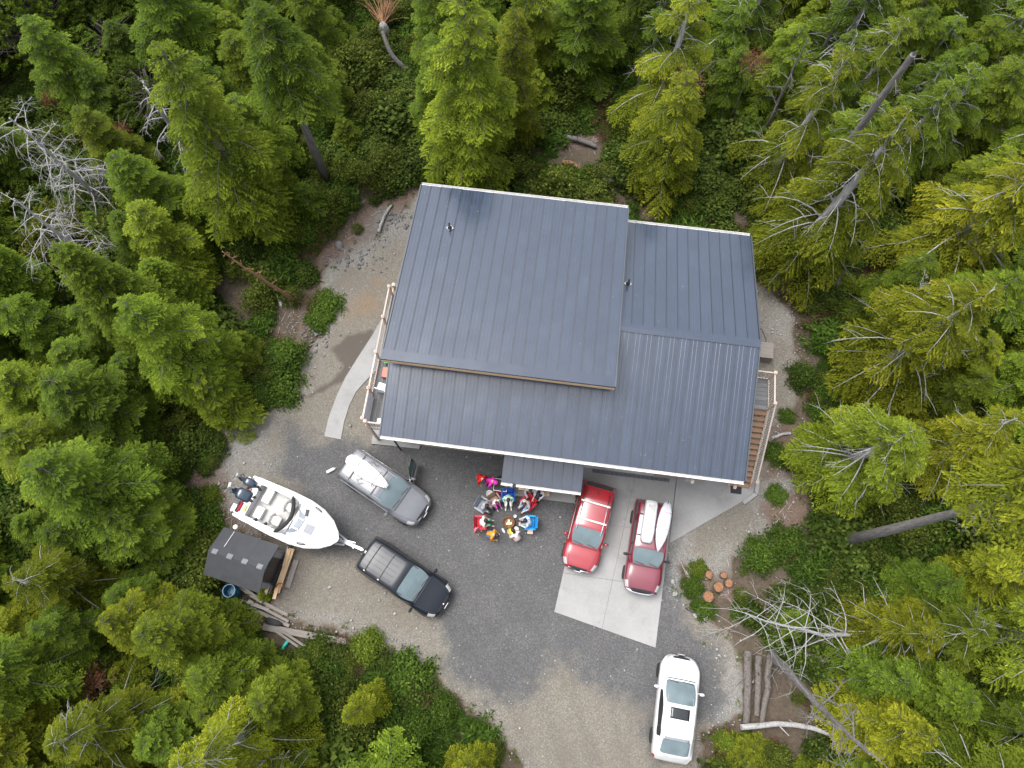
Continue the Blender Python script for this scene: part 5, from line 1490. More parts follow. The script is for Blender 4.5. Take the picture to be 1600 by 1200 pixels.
# fire bowl
fp = thing('fire_pit', 'round copper brown fire bowl glowing in the middle of the circle of people', 'fire pit', (FIRE.x, FIRE.y, 0)); fp.scale = (.74, .74, .85)
mb = MB(); mb.lathe([(.12, .10), (.30, .18), (.38, .34), (.41, .36), (.40, .38), (.36, .35), (.27, .22), (.02, .17)], n=26); mb.build('bowl', M_plain('copper', (.16, .085, .05), .5, .5, vary=.4, scale=14), fp, smooth=40)
for k in range(3):
    a = 2.1 * k; mb = MB(); mb.tube([(.2 * math.cos(a), .2 * math.sin(a), .16), (.33 * math.cos(a), .33 * math.sin(a), 0)], .02, 6); mb.build('leg', MT['black_plastic'], fp)
for k in range(6):
    a = k * 1.05; mb = MB(); mb.tube([(.22 * math.cos(a), .22 * math.sin(a), .27), (.02 * math.cos(a + .5), .02 * math.sin(a + .5), .34)], .04, 7); mb.build('firewood', MT['red_bark'], fp)
t = NT('flame'); em = t.n('ShaderNodeEmission'); t.l(t.ramp(t.noise(6, 3), [(.3, (1, .45, .12)), (.65, (1, .86, .55))]), em.inputs[0]); em.inputs[1].default_value = 1.5; t.l(em.outputs[0], t.out.inputs['Surface'])
rf = random.Random(4); mb = MB()
for k in range(12):
    a, q = rf.uniform(0, 6.28), rf.uniform(0, .2); hh = rf.uniform(.14, .3)
    mb.lathe([(.05, 0), (.065, hh * .25), (.035, hh * .65), (.002, hh)], (q * math.cos(a), q * math.sin(a), .26), 7)
mb.build('flames', t.mat, fp, smooth=True)
def cup(X, Y, label, col, r=.05, h=.1):
    mb = MB(); mb.lathe([(r * .75, 0), (r, h), (r * .9, h), (r * .7, .015), (.002, .012)], n=14); small('cup', mb, col, Qp(X, Y, .02), label, 'cup', smooth=40)
cup(640, 745, 'white enamel mug on the gravel between the fire and the jeans person', MT['white_plastic'], .085, .13)
cup(702, 838, 'pale cup on the gravel right of the fire bowl', MT['white_paint'], .06, .12)
mb = MB(); mb.lathe([(.06, 0), (.13, .02), (.16, .09), (.15, .09), (.12, .035), (.002, .02)], n=20); small('bowl', mb, M_plain('yellow_plastic', (.72, .66, .08), .5), Qp(580, 948, .03), 'yellow bowl on the gravel below the fire', 'bowl', smooth=40)
mb = MB(); mb.lathe([(.06, 0), (.11, .01), (.13, .025), (.12, .028), (.05, .012), (.002, .012)], n=20); small('plate', mb, M_plain('pale_blue_plastic', (.5, .62, .64), .5), Qp(655, 915, .05), 'pale blue plate right of the yellow bowl', 'plate', smooth=40)
mb = MB(); mb.box((0, 0, .06), (.26, .2, .12)); mb.box((0, 0, .125), (.27, .21, .02)); small('snack_box', mb, M_plain('pink_card', (.66, .40, .32), .7), Qp(843, 955, .1), 'small pinkish cardboard box alone below the bright blue chair', 'box', R(-5), bevel=.01)
mb = MB(); mb.add(*loft([(-.13, .03, 0, .06), (-.08, .045, 0, .09), (.06, .05, 0, .07), (.14, .03, 0, .04)], 12)); small('shoe', mb, MT['white_plastic'], Qp(485, 935, .03), 'white shoe left on the gravel below the fire bowl', 'shoe', R(-60), True)

# ------------------------------------------------------------------ shed, lumber, stumps and oddments
sA, sB = at(326, 860, 2.7), at(412, 889, 2.7)
sh_a = math.atan2(sB.y - sA.y, sB.x - sA.x); SL = (sB - sA).length
shed = thing('shed', 'small garden shed with dark grey felt roof, pale ridge patches and an open front ramp', 'shed', (sA.x, sA.y, 0), sh_a)
SI = (Matrix.Translation((sA.x, sA.y, 0)) @ Matrix.Rotation(sh_a, 4, 'Z')).inverted()
yu, yl = (SI @ at(349, 823, 2.15)).y, (SI @ at(402, 926, 2.1)).y
MT['felt'] = M_plain('roof_felt', (.036, .038, .043), .75, vary=.12, scale=3, bump=.25)
ZRs, ZEs = 2.7, 2.1
for nm, ya in (('rear_roof', yu), ('front_roof', yl)):
    mb = MB(); sgn = 1 if ya > 0 else -1
    mb.prism_x([(0, ZRs), (ya, ZEs), (ya, ZEs - .06), (0, ZRs - .06)], -.02, SL + .05); ro = mb.build(nm, MT['felt'], shed)
    for k in range(1, 3):
        x = SL * k / 3; mb = MB(); mb.prism_x([(0, ZRs + .006), (ya, ZEs + .006), (ya, ZEs), (0, ZRs)], x, x + .03); mb.build('felt_lap', MT['felt'], ro)
for k in range(4):
    mb = MB(); x = .28 + k * (SL - .5) / 3
    mb.prism_x([(.16, ZRs - .16 * .5 + .03), (0, ZRs + .03), (-.07, ZRs + .0), (-.07, ZRs - .01), (0, ZRs + .015), (.16, ZRs - .16 * .5 + .015)], x - .13, x + .13); mb.build('ridge_patch', M_plain('pale_patch', (.15, .155, .165), .5) if k == 0 else bpy.data.materials['pale_patch'], shed)
mb = MB(); mb.bar((.55, yu * .95, ZEs + .06), (.55, yu * .3, ZRs - .14), .02, .02); mb.build('roof_pipe', MT['white_plastic'], shed)
mb = MB(); mb.lathe([(.02, 1.9), (.02, 2.1), (.12, 2.12), (.10, 2.2), (.02, 2.22)], (.5, yu + .16, 0), 14); mb.build('lamp', MT['white_paint'], shed, smooth=40)
for y in (yu - .25 * np.sign(yu), yl - .25 * np.sign(yl)):
    mb = MB(); mb.box((SL / 2 - .05, y, 1.0), (SL - .3, .08, 2.0)); wl = mb.build('shed_wall', MT['grey_trim'], shed)
    for k in range(9): mb = MB(); mb.box((.2 + k * (SL - .4) / 8, y + (.05 if y > 0 else -.05), 1.0), (.03, .02, 1.98)); mb.build('batten', MT['grey_trim'], wl)
mb = MB(); mb.prism_x([(yl + .3, 0), (yu - .3, 0), (yu - .3, 2.0), (0, 2.55), (yl + .3, 2.0)], .1, .18); mb.build('gable_wall', MT['grey_trim'], shed)
mb = MB(); mb.prism_x([(yl + .3, 0), (yu - .3, 0), (yu - .3, 2.0), (0, 2.55), (yl + .3, 2.0)], SL - .25, SL - .19); gw = mb.build('gable_wall', MT['grey_trim'], shed)
mb = MB(); mb.box((SL - .17, 0, .95), (.03, 1.2, 1.7)); mb.build('door', MT['black_plastic'], gw)
# front deck with black mat
fd0, fd1 = SL - .15, (SI @ at(448, 860, .28)).x
q1, q2 = SI @ at(450, 853, .3), SI @ at(416, 926, .3)
mb = MB(); mb.box(((fd0 + fd1) / 2, (q1.y + q2.y) / 2, .18), (fd1 - fd0, q1.y - q2.y, .2)); sd_ = mb.build('front_deck', MT['grey_trim'], shed)
mb = MB(); mb.box(((fd0 + fd1) / 2 + .05, (q1.y + q2.y) / 2 - .05, .292), (fd1 - fd0 - .15, (q1.y - q2.y) * .62, .02)); mb.build('ramp_mat', MT['rubber'], sd_)
SHM = Matrix.Translation((sA.x, sA.y, 0)) @ Matrix.Rotation(sh_a, 4, 'Z')
def plank(pa, pb, wd, z, mat, label, cat='plank', th=.045, group='boards lying near the shed'):
    a, b = at(*pa, z), at(*pb, z); c = (a + b) / 2
    mb = MB(); mb.box((0, 0, 0), ((b - a).length, wd, th))
    o = mb.build('plank', mat, loc=(c.x, c.y, z), rot=(0, 0, math.atan2(b.y - a.y, b.x - a.x)), bevel=.006)
    return tag(o, label, cat, group)
plank((456, 857), (432, 926), .28, .28, MT['fresh_wood'], 'wide tan board along the shed ramp, nearest the black mat')
plank((463, 875), (449, 918), .26, .10, MT['grey_plank'], 'short weathered board outside the tan board on the ramp')
plank((452, 858), (444, 885), .2, .34, MT['fresh_wood'], 'short tan board resting on the wide tan board at the ramp')
plank((436, 908), (428, 936), .16, .40, MT['fresh_wood'], 'thick orange brown stick at the lower end of the ramp')
plank((420, 914), (414, 930), .14, .45, MT['fresh_wood'], 'pale upright looking board end at the shed corner')
mb = MB(); mb.tube([(-.2, 0, .05), (0, .1, .12), (.2, 0, .06), (.05, -.15, .1)], .04, 6); small('rusty_tool', mb, M_plain('rust', (.3, .11, .04), .8, vary=.4), at(437, 915, .45), 'rusty iron piece on the boards at the lower end of the ramp', 'tool', .4)
pl = [((352, 932), (452, 978), .16, .06, 'lowest grey board in the loose row below the shed'), ((388, 938), (451, 971), .13, .16, 'second grey board up in the loose row below the shed'), ((392, 931), (449, 960), .12, .12, 'thin grey board above the black plastic piece in the row'),
      ((366, 935), (420, 953), .14, .2, 'short grey board partly under the bush below the barrel'), ((415, 946), (450, 962), .1, .08, 'topmost thin board in the loose row below the shed'), ((372, 915), (410, 940), .2, .3, 'white grey board leaning under the shed eave')]
for a, b, wd, z, lb in pl: plank(a, b, wd, z, MT['grey_plank'], lb)
plank((411, 979), (523, 1000), .30, .10, MT['grey_plank'], 'long wide grey beam at the edge of the bushes', 'beam', .12)
plank((521, 999), (541, 1003), .29, .08, MT['grey_plank'], 'short brown beam end butted to the long wide grey beam', 'beam', .10)
plank((428, 984), (468, 1012), .11, .16, MT['grey_plank'], 'narrow board under the wide beam, left one of the pair by the teal pipe'); plank((434, 982), (477, 1010), .11, .2, MT['grey_plank'], 'narrow board under the wide beam, right one of the pair by the teal pipe')
a, b = at(451, 1000, .08), at(435, 1022, .08); c = (a + b) / 2; dv = (b - a) / 2
mb = MB(); mb.tube([-dv, dv], .075, 14); small('plastic_pipe', mb, M_plain('teal_plastic', (.03, .42, .36), .4), c, 'teal green plastic pipe by the end of the narrow boards', 'pipe')
mb = MB(); mb.add(*loft([(-.4, .06, 0, .1), (-.3, .16, 0, .16), (.2, .14, 0, .14), (.42, .05, 0, .08)], 12)); small('black_tray', mb, MT['rubber'], at(428, 972, .15), 'crumpled black plastic piece on the end of the grey boards', 'plastic', R(-15), True)
p = at(358, 923, .85); bl = thing('barrel', 'open blue plastic barrel standing under the shed eave', 'barrel', (p.x, p.y, 0))
bm_ = M_plain('blue_plastic', (.015, .12, .22), .45)
mb = MB(); mb.lathe([(.26, 0), (.30, .2), (.31, .5), (.29, .85), (.31, .86), (.31, .9), (.27, .9), (.265, .4), (.02, .38)], n=24); mb.build('barrel_body', bm_, bl, smooth=40)
mb = MB(); mb.lathe([(.315, .5), (.33, .52), (.315, .54)], n=24, caps=False); mb.build('hoop', bm_, bl)

def stump(px, py, r, label, h=.3):
    p = at(px, py, h); o = thing('wood_round', label, 'log round', (p.x, p.y, 0), random.Random(px).uniform(0, 6), 'cut wood rounds right of the driveway')
    r *= 1.15; rr = random.Random(px * 7); n = 18
    pr = [r * (1 + rr.uniform(-.07, .07)) for _ in range(n)]
    if label.startswith('wedge'): pr = [q * (.55 if 8 < i < 13 else 1.05) for i, q in enumerate(pr)]
    vs = [(pr[i] * math.cos(2 * math.pi * i / n) * (1.06 if z == 0 else 1), pr[i] * math.sin(2 * math.pi * i / n) * (1.06 if z == 0 else 1), z) for z in (0, h) for i in range(n)]
    MB().add(vs, [(i, (i + 1) % n, n + (i + 1) % n, n + i) for i in range(n)]).build('bark', MT['bark'], o)
    mb = MB(); mb.add([(v[0] * .95, v[1] * .95, h + .004) for v in vs[n:]] + [(0, 0, h + .012)], [(i, (i + 1) % n, n) for i in range(n)] ); mb.build('cut_face', MT['cut_wood'], o)
stump(1107, 932, .23, 'largest orange wood round, nearest the gravel edge', .34); stump(1123, 917, .21, 'second largest orange wood round, above the largest one', .3); stump(1139, 911, .17, 'medium orange wood round on the right of the cluster', .3)
stump(1131, 899, .14, 'small orange wood round at the top right of the cluster', .26); stump(1109, 898, .17, 'wedge shaped orange wood round at the top left of the cluster', .26)
mb = MB(); mb.tube([(.09, .07, .1), (.18, .0, .1)], .05, 8)
def rock(px, py, r, label, mat='rock', sq=.7, seed=1):
    p = at(px, py, 0); rr = np.random.default_rng(seed); mb = MB(); mb.ell((0, 0, r * .4), (r, r * sq, r * .6), nu=9, nv=6)
    mb.v = [tuple(np.array(v) * (1 + rr.uniform(-.13, .13))) for v in mb.v]
    return small('rock', mb, MT[mat], p, label, 'rock', rr.uniform(0, 3), 40, group='rocks at the yard edge')
rock(1091, 957, .17, 'pale rock beside the black iron bar at the gravel corner', seed=2); rock(1100, 964, .2, 'flat brownish rock with black iron curl on it', 'cut_wood' if False else 'rock', .8, 3); rock(1086, 962, .15, 'small grey rock left of the pale rock', seed=5)
rock(1051, 909, .14, 'white rock at the kerb of dark gravel beside the stumps, upper one', seed=6); rock(1054, 928, .16, 'white rock on the gravel edge, lower of two near the stumps', seed=7)
rock(453, 423, .42, 'pale grey boulder among green shrubs left of the house', sq=.55, seed=8); rock(440, 473, .38, 'long pale stone beside the brown dead log', sq=.45, seed=9); rock(268, 668, .5, 'large weathered boulder at the forest edge left of the yard', sq=.6, seed=10); rock(515, 918 + 0, .12, 'white stone alone on the tan gravel below the black van', seed=11); rock(531, 385, .3, 'dark boulder at the rubble rim', 'dark_rock', .7, 12)
mb = MB(); mb.tube([(-.55, .3, .06), (-.3, .12, .1), (-.05, .05, .12), (.1, -.1, .2), (.3, -.15, .22), (.38, .02, .2), (.25, .1, .16)], .028, 6); small('iron_bar', mb, MT['black_plastic'], at(1089, 960, .05), 'bent black iron bar lying over the pale rocks', 'iron bar', 0, True)

# ------------------------------------------------------------------ trees
class Leaves:
    """collects leaf-sized kites as arrays"""
    def __init__(s): s.c, s.d, s.n, s.l, s.w, s.t = [], [], [], [], [], []
    def add(s, c, d, n, l, w, t):
        s.c.append(c); s.d.append(d); s.n.append(n); s.l.append(l); s.w.append(w); s.t.append(t)
    def mesh(s, name, mat):
        c, d, n = (np.concatenate(q) for q in (s.c, s.d, s.n)); l, w, t = (np.concatenate(q) for q in (s.l, s.w, s.t))
        d = d / np.maximum(np.linalg.norm(d, axis=1, keepdims=True), 1e-9)
        sd = np.cross(d, n); sd /= np.maximum(np.linalg.norm(sd, axis=1, keepdims=True), 1e-9)
        up = np.cross(sd, d)
        l_, w_ = l[:, None], w[:, None]
        V = np.stack([c, c + d * l_ * .45 + sd * w_ * .5 - up * w_ * .12, c + d * l_, c + d * l_ * .45 - sd * w_ * .5 - up * w_ * .12], 1).reshape(-1, 3)
        F = np.arange(len(c) * 4).reshape(-1, 4)
        return np_mesh(name, V, F, mat, dict(tone=np.repeat(t, 4)))

def conifer(seed, h, r, start=.12, nb=110, droop=.35, rise=.25, power=.8, leaf=(.17, .07), sag=.25, ragged=.25, dense=1.0, tips=.6, gap=.0, bare=0.0, topbare=0.0, tk=.03):
    """crown mesh and trunk mesh of one conifer: whorled boughs carrying flat feathered sprays"""
    g = np.random.default_rng(seed); lv = Leaves(); tb = MB()
    tb.tube([(0, 0, -.4), (0, 0, h * .3), (g.normal(0, .05), g.normal(0, .05), h * .7), (0, 0, h)], [tk * h + .05, tk * .8 * h + .03, tk * .45 * h, .01], 8)
    z0 = h * start
    lop = g.uniform(0, 6.28)
    for i in range(nb):
        t = (i + g.uniform(0, 1)) / nb; t = t ** 1.05
        if gap and g.random() < gap: continue
        z = z0 + (h * (1 - topbare) - z0) * t
        L = r * ((1 - t * (1 - topbare)) ** power) * g.uniform(1 - ragged, 1 + ragged * .7) * min(1, .55 + t * 3.0) + .12
        L *= 1 + .12 * math.cos(i * 2.4 - lop)
        az = i * 2.39996 + g.normal(0, .25)
        ax, ay = math.cos(az), math.sin(az)
        rs = rise * (0.3 + t * 1.5); dr = droop * (1.15 - .7 * t)
        def pos(s_): return np.stack([ax * L * s_, ay * L * s_, z + L * (rs * s_ - (dr + rs * .6) * s_ ** 2)], -1)
        ss = np.linspace(0, 1, 5); pb = pos(ss)
        tb.tube([tuple(q) for q in pb], [max(.008, .016 * L + .006) * (1 - q * .8) for q in ss], 3, caps=False)
        if bare and g.random() < bare:
            for k in range(5):
                q = pos(np.array([g.uniform(.3, .95)]))[0]; dv = np.array([ax, ay, 0]) + g.normal(0, .6, 3); tb.tube([tuple(q), tuple(q + dv * .25 * L * .5), tuple(q + dv * .4 * L * .5 + np.array([0, 0, -.1]))], [.012, .009, .004], 3, caps=False)
            continue
        nt_ = max(4, int(L / .15 * dense))
        sj = np.repeat(np.linspace(.14, .99, nt_), 2) + g.normal(0, .01, nt_ * 2); sg = np.tile([1, -1], nt_)
        lt = (.56 * L * (1 - sj) ** .7 * np.minimum(1, .30 + sj * 2.2) + .16) * g.uniform(.7, 1.2, nt_ * 2); lt = np.minimum(lt, 1.15)
        p0 = pos(sj)
        fwd = np.stack([np.full(len(sj), ax), np.full(len(sj), ay), rs - 2 * (dr + rs * .6) * sj], -1); fwd /= np.linalg.norm(fwd, axis=1, keepdims=True)
        sdv = np.array([-ay, ax, 0.0])
        ang = g.uniform(.75, 1.1, len(sj))
        td = fwd * np.cos(ang)[:, None] + sdv[None] * (np.sin(ang) * sg)[:, None]; td[:, 2] -= sag * g.uniform(.5, 1.3, len(sj))
        # leaflets both sides of every twig
        m = 9
        u = np.linspace(.05, 1, m)[None, :, None]
        pp = p0[:, None] + td[:, None] * (lt[:, None, None] * u); pp[..., 2] -= .22 * (lt[:, None] * u[..., 0]) ** 2
        side = np.cross(td, np.array([0, 0, 1.0])); side /= np.maximum(np.linalg.norm(side, axis=1, keepdims=True), 1e-6)
        for q in (-1, 1):
            dd = td[:, None] * .75 + side[:, None] * q * .75 + g.normal(0, .16, (len(sj), m, 3)); dd[..., 2] -= .12
            nn = np.zeros((len(sj), m, 3)); nn[..., 2] = 1; nn += g.normal(0, .28, nn.shape)
            sz = g.uniform(.75, 1.3, (len(sj), m)) * np.clip(.45 + lt[:, None] * .9, .4, 1.1)
            tone = np.clip(.12 + tips * (.30 * u[..., 0] + .45 * sj[:, None] ** 2) + g.normal(0, .09, sz.shape) + .10 * g.normal(), 0, 1)
            lv.add(pp.reshape(-1, 3), dd.reshape(-1, 3), nn.reshape(-1, 3), (sz * leaf[0]).ravel(), (sz * leaf[1]).ravel(), tone.ravel())
    return lv, tb

def pine(seed, h, r, clumps=190, leaf=(.17, .022)):
    """round headed shore pine: upright tufts of needles at the shoot ends"""
    g = np.random.default_rng(seed); lv = Leaves(); tb = MB()
    tb.tube([(0, 0, -.4), (g.normal(0, .15), g.normal(0, .15), h * .5), (0, 0, h * .92)], [.03 * h + .05, .02 * h, .03], 7)
    for i in range(clumps):
        u = g.uniform(0, 1); ph = math.acos(1 - 1.25 * u); az = g.uniform(0, 6.28); rr = g.uniform(.72, 1.05) * (1 + .22 * math.sin(3 * az + seed) * math.sin(2 * ph))
        c = np.array([r * rr * math.sin(ph) * math.cos(az), r * rr * math.sin(ph) * math.sin(az), h * .55 + h * .44 * rr * math.cos(ph)])
        if i % 3 == 0: tb.tube([(0, 0, h * g.uniform(.3, .6)), tuple(c * [.6, .6, 1] - [0, 0, .5]), tuple(c)], [.05, .035, .012], 3, caps=False)
        for k in range(g.integers(4, 7)):
            b = c + g.normal(0, .17, 3); ax = np.array([math.sin(ph) * math.cos(az) * .7, math.sin(ph) * math.sin(az) * .7, .9]) + g.normal(0, .35, 3); ax /= np.linalg.norm(ax)
            n_ = 26; s_ = g.uniform(0, 1, n_)
            rd = g.normal(0, 1, (n_, 3)); d = ax[None] * (.55 + .5 * s_[:, None]) + rd * .55
            tone = np.clip(.18 + .45 * s_ + g.normal(0, .1, n_), 0, 1)
            lv.add(b[None] + ax[None] * (s_[:, None] * .22), d, rd + ax[None] * .3, g.uniform(.75, 1.2, n_) * leaf[0], np.full(n_, leaf[1] * 2.0), tone)
    return lv, tb

def broadleaf(seed, r, h, clumps=60, leaf=(.13, .09), per=26):
    g = np.random.default_rng(seed); lv = Leaves(); tb = MB()
    for i in range(clumps):
        u = g.uniform(0, 1); az = g.uniform(0, 6.28); rr = r * math.sqrt(u) * g.uniform(.8, 1.1)
        c = np.array([rr * math.cos(az), rr * math.sin(az), h * (1 - (rr / r) ** 2 * .75) * g.uniform(.55, 1.05)])
        if i % 4 == 0: tb.tube([(0, 0, -.1), tuple(c * .5), tuple(c)], [.02, .014, .006], 3, caps=False)
        d = g.normal(0, 1, (per, 3)); d[:, 2] = np.abs(d[:, 2]) * .4 - .1; n = g.normal(0, .45, (per, 3)); n[:, 2] += 1
        lv.add(c[None] + g.normal(0, 1, (per, 3)) * np.array([.16, .16, .12]) * min(1, r), d, n, g.uniform(.6, 1.25, per) * leaf[0], g.uniform(.7, 1.2, per) * leaf[1], np.clip(g.normal(.45, .22, per) + .25 * (c[2] / h - .6), 0, 1))
    return lv, tb

LIB = {}
def lib(kind, seed, h, r, **kw):
    lv, tb = (pine if kind.startswith('pine') else conifer)(seed, h, r, **kw)
    LIB.setdefault(kind, []).append((lv.mesh(kind + '_crown', MT['needle']), tb, h, r))
for sd in (1, 2, 3): lib('fir', sd, 10, 2.5, nb=72, droop=.42, rise=.30, power=.58, ragged=.34, leaf=(.155, .06))
for sd in (4, 5): lib('hemlock', sd, 9, 2.6, nb=58, droop=.55, rise=.34, power=.52, ragged=.4, sag=.34, gap=.08, leaf=(.155, .06))
for sd in (6, 7): lib('spruce', sd, 9, 1.9, nb=150, droop=.28, rise=.12, power=.62, ragged=.12, leaf=(.14, .06), dense=1.1, sag=.12)
for sd in (8, 9, 10): lib('cedar', sd, 11, 2.9, nb=72, droop=.62, rise=.42, power=.58, ragged=.45, sag=.5, leaf=(.18, .06), gap=.14, bare=.24, dense=1.0)
for sd in (11, 12): lib('tallfir', sd, 13, 2.6, nb=52, tk=.018, start=.60, leaf=(.155, .06), droop=.45, rise=.25, power=.7, ragged=.3)
for sd in (13, 14): lib('pine', sd, 8, 2.4)
for sd in (17,): lib('leaner', sd, 14, 2.4, nb=38, tk=.017, start=.80, droop=.4, rise=.25, power=.6, ragged=.35, leaf=(.155, .06))
for sd in (15, 16): lib('bough', sd, 5, 1.7, nb=40, start=.05, leaf=(.14, .055), droop=.4, rise=.35, power=.75, ragged=.3)
for k in LIB:
    LIB[k] = [(c, tb.mesh(k + '_trunk', MT['silver'] if k == 'cedar' else MT['grey_bark'] if k in ('tallfir', 'leaner') else MT['bark'], True), h, r) for c, tb, h, r in LIB[k]]

GREEN = dict(mid=(1.12, 1.22, .95), dark=(.76, .86, .8), deep=(.5, .62, .62), bright=(1.3, 1.34, .95), lime=(1.52, 1.44, .95), yellow=(1.75, 1.46, .85), gold=(1.95, 1.5, .8), olive=(1.25, 1.0, .85))
TREES = []
def tree(kind, base, h, r, tint, label, name=None, cat=None, group='trees of the surrounding forest', rs=None, lean=(0, 0), var=None):
    rs = rs or random.Random(int(base.x * 131 + base.y * 977))
    c, t, h0, r0 = LIB[kind][rs.randrange(len(LIB[kind])) if var is None else var % len(LIB[kind])]
    nm = name or dict(fir='fir_tree', hemlock='hemlock_tree', spruce='spruce_tree', cedar='cedar_tree', tallfir='fir_tree', leaner='fir_tree', pine='pine_tree', bough='young_conifer')[kind]
    o = thing(nm, label, cat or 'tree', (base.x, base.y, ground_z(base.x, base.y) - .05), rs.uniform(0, 6.28), group)
    o.rotation_euler = (R(lean[0]) + rs.gauss(0, .02), R(lean[1]) + rs.gauss(0, .02), o.rotation_euler[2])
    o.scale = (r / r0, r / r0, h / h0)
    cr = link('crown', c, o); tk = link('trunk', t, o)
    j = rs.gauss(0, .08); q = GREEN[tint]
    cr.color = (q[0] * (1 + j), q[1] * (1 + j * .8), q[2] * (1 + j), 1)
    TREES.append((base.x, base.y, h, r, kind))
    return o

# trees that the photograph lets one single out: (base px) -> (tip px)
KEY = [
 ('fir', (735, 288), (690, -12), 3.0, 'lime', 'large bright green fir standing directly behind the tall roof of the house'),
 ('fir', (800, 225), (800, 10), 1.9, 'yellow', 'yellowish fir touching the right side of the large fir behind the roof'),
 ('hemlock', (1020, 290), (1040, 100), 2.4, 'yellow', 'olive yellow hemlock with broad layered boughs behind the right rear roof'),
 ('spruce', (290, 545), (152, 335), 2.1, 'bright', 'dense narrow cone shaped bright green conifer beside the silver dead tree on the left'),
 ('fir', (425, 350), (300, 30), 2.9, 'lime', 'tall layered bright fir in the upper left with feathered scalloped boughs'),
 ('tallfir', (512, 285), (425, -30), 2.5, 'mid', 'tall fir whose bare grey lower trunk shows right of the layered bright fir'),
 ('fir', (345, 600), (185, 480), 2.5, 'bright', 'broad green fir just below the narrow cone shaped conifer'),
 ('fir', (245, 790), (70, 660), 2.9, 'mid', 'broad blue green fir at mid left with pale feathery top'),
 ('fir', (262, 838), (165, 800), 2.0, 'mid', 'rounded green conifer left of the dark shed'),
 ('cedar', (160, 915), (20, 850), 2.2, 'yellow', 'bright yellow green cedar at the left edge below the feathery fir'),
 ('fir', (345, 990), (215, 1020), 2.1, 'lime', 'bushy light green fir reaching toward the planks below the shed'),
 ('bough', (375, 640), (310, 595), 1.7, 'lime', 'small light green conifer leaning over the left gravel edge by the path'),
 ('fir', (130, 650), (-15, 590), 2.4, 'lime', 'pale green fir cut by the left edge above the feathery fir'),
 ('cedar', (430, 1130), (280, 1195), 2.2, 'yellow', 'yellow green cedar with bare silver twigs at the bottom edge left of the shrubs'),
 ('fir', (470, 1085), (400, 1110), 1.8, 'lime', 'light green conifer right of the bushy fir below the planks'),
 ('bough', (590, 1095), (555, 1150), .95, 'yellow', 'small golden green sapling among the shrubs at the bottom'),
 ('bough', (735, 1190), (720, 1230), 1.2, 'yellow', 'yellow green young conifer at the bottom edge beside the tan gravel'),
 ('cedar', (1295, 735), (1420, 650), 2.9, 'lime', 'large green cedar overhanging the ground right of the wooden staircase'),
 ('cedar', (1350, 590), (1530, 440), 3.0, 'gold', 'large golden yellow cedar on the right with pale curved twigs'),
 ('cedar', (1430, 720), (1590, 660), 2.3, 'gold', 'golden cedar at the right edge behind the large green cedar'),
 ('leaner', (1312, 847), (1770, 742), 2.4, 'yellow', 'tall conifer leaning right whose long bare grey trunk lies across the view'),
 ('fir', (1330, 1120), (1440, 1180), 1.9, 'gold', 'golden green conifer in the lower right between the two fallen grey trunks'),
 ('cedar', (1350, 985), (1470, 990), 1.9, 'gold', 'golden cedar above the golden conifer in the lower right'),
 ('bough', (1290, 985), (1300, 985), 1.7, 'lime', 'low light green conifer under the bare silver branches in the lower right'),
 ('cedar', (1225, 420), (1380, 150), 3.0, 'yellow', 'big yellow green cedar in the upper right with a dead broken top'),
 ('cedar', (1190, 300), (1270, 40), 2.4, 'yellow', 'yellow green cedar with dark slanting trunk left of the big dead topped cedar'),
 ('cedar', (1020, 200), (1060, -20), 2.6, 'yellow', 'sparse cedar with orange tinged sprays and bare hanging twigs at the top edge'),
 ('bough', (722, 85), (722, 78), 1.0, 'yellow', 'small round yellow green sapling left of the large fir behind the roof'),
 ('bough', (1310, 455), (1316, 445), 1.2, 'lime', 'small bright green tree with a snapped grey stem near the right gravel strip'),
 ('bough', (1160, 1190), (1165, 1205), 1.5, 'yellow', 'bright yellow green young conifer beside the white car at the bottom'),
 ('bough', (414, 932), (416, 928), .42, 'lime', 'tiny bright green sapling at the front corner of the shed'),
 ('pine', (190, 95), (150, 20), 2.6, 'dark', 'dark fluffy pine in the upper left above the hanging silver branches'),
 ('pine', (260, 190), (200, 110), 2.4, 'dark', 'dark round pine behind the hanging silver branches in the upper left'),
 ('pine', (120, 390), (60, 360), 1.7, 'olive', 'sparse olive pine between the two silver dead trees on the left'),
]
rt = random.Random(11)
for kind, b, a, r, tint, lb in KEY:
    tree(kind, at(*b), max(1.2 if r > 1 else .9, height_between(b, a)), r, tint, lb)
for (x, y, tx_) in ():
    pass

